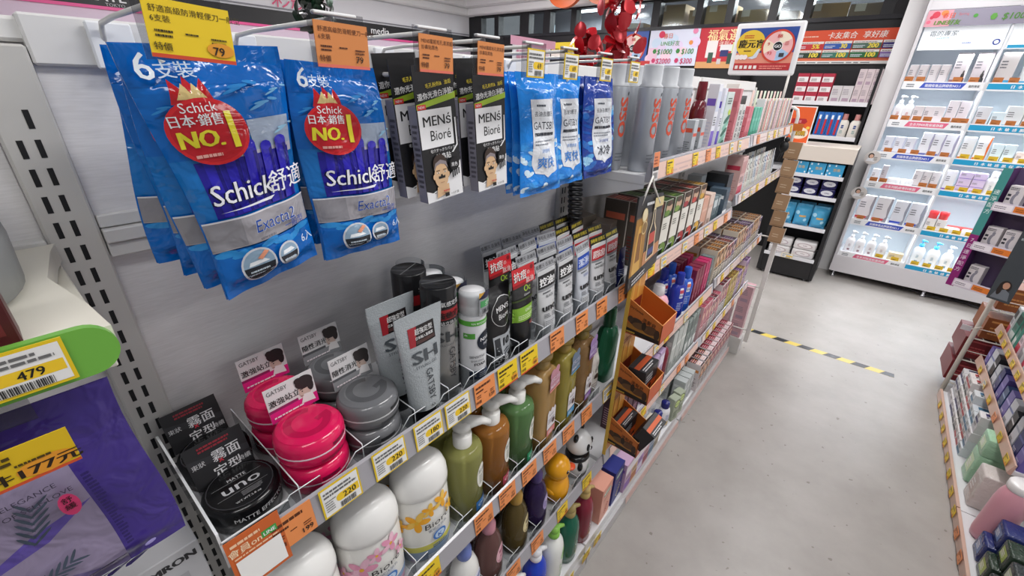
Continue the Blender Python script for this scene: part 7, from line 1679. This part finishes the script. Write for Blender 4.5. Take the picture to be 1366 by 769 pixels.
panel(.28, .10, '#ead6e0', a, 'shelf_sign', 'pale pink sign in a white frame behind the wipes hooks', 'sign', (-1.6, 2.11, 1.665), RZ, frame='#ececf0')
a = Art(); a.text('買10送1', .02, .07, .05, '#c8402a', 'c', .02, w=.2).fine(-.2, .08, -.07, .11, 1, '#8a7a20', .6, 3).rect(-.23, 0, .23, .045, '#eadfd6').ell(.05, .022, .03, .018, '#6aa84a', 14)
panel(.46, .165, '#eed03c', a, 'yellow_poster', 'yellow promotion poster below the windows', 'poster', (-3.54, YS, 1.93))
# ------------------------------------------------------------------ hanging decorations
def garland(name, loc, h, rad_, n, cols, size, label, seed):
    r = empty(name, loc); rr = random.Random(seed)
    g = G(); k = 60; pts = [(.03 * math.sin(9 * i / k), .03 * math.cos(7 * i / k), -h * i / k) for i in range(k + 1)]; g.tube(pts, .006, M(cols[0], .3), 6)
    for i in range(260):
        z = -h * rr.random(); an = rr.uniform(0, TAU); L = rr.uniform(.02, .045); c = Vector((.03 * math.sin(-9 * z / h), .03 * math.cos(-7 * z / h), z)); d = Vector((math.cos(an), math.sin(an), rr.uniform(-.7, .5))) * L; sd = Vector((-math.sin(an), math.cos(an), .2)) * .0022
        g.add([c - sd, c + sd, c + d], [(0, 1, 2)], M(cols[i % 2], .25, metal=.6))
    g.ob('tinsel_core', r)
    km = {}
    for i in range(n):
        z = -h * (i + .5) / n + rr.uniform(-.02, .02); an = i * 2.4 + rr.uniform(-.5, .5); q = rad_ * rr.uniform(.5, 1) * (1 if i % 3 else .6)
        col = cols[i % len(cols)]
        if col not in km:
            gg = G(); m_ = 10; vs = []; 
            for a_ in range(m_ + 1):
                for b_ in range(7):
                    u, v = a_ / m_, b_ / 6 - .5; wd = math.sin(PI * (.06 + .94 * u)) ** .6
                    vs.append((v * wd * size * .9, 0 + size * .22 * (u * u) - size * .25 * (v * v) * wd, u * size))
            gg.add(vs, [(a_ * 7 + b_, a_ * 7 + b_ + 1, (a_ + 1) * 7 + b_ + 1, (a_ + 1) * 7 + b_) for a_ in range(m_) for b_ in range(6)], M(col, .25, metal=.35), True); km[col] = gg.mesh('petal')
        o = bpy.data.objects.new('petal', km[col]); COL.objects.link(o); o.parent = r
        o.location = (q * math.cos(an), q * math.sin(an), z); o.rotation_euler = (rr.uniform(-1.4, 1.0), rr.uniform(-.8, .8), an + PI / 2)
    tag(r, label, 'garland'); return r
garland('petal_garland', (-1.22, 2.33, 2.12), .42, .115, 52, ['#8a0f1c', '#c81e2a', '#d8323a', '#a01622'], .085, 'shiny red petal tinsel garland hanging beyond the shelving', 5)
garland('petal_garland', (-1.30, 2.14, 1.80), .16, .085, 22, ['#8a0f1c', '#c81e2a', '#a01622'], .07, 'lower tail of red petal tinsel beside the wheel poster', 6)
garland('petal_garland', (-2.44, 1.34, 2.03), .25, .10, 64, ['#0f1f16', '#16261c', '#101412', '#3fae62', '#12301f'], .062, 'dark green and black petal garland above the razor bag tags', 8)
# ring letters hanging from the ceiling
for k, (x, lb) in enumerate(((-3.36, 'first orange ring letter hanging above the windows'), (-2.86, 'second orange ring letter hanging above the windows'))):
    g = G(); n = 40
    for r0, y0 in ((.20, 0),):
        vs = []
        for i in range(n):
            an = TAU * i / n
            for rr_, yy in ((.13, -.03), (.21, -.03), (.21, .03), (.13, .03)): vs.append((rr_ * 1.15 * math.cos(an), yy, rr_ * math.sin(an)))
        g.add(vs, [(i * 4 + q, i * 4 + (q + 1) % 4, ((i + 1) % n) * 4 + (q + 1) % 4, ((i + 1) % n) * 4 + q) for i in range(n) for q in range(4)], M('#e8692c', .35))
    tag(g.ob('ring_letter', None, (x, 5.0, 2.62 - .0)), lb, 'sign letter')
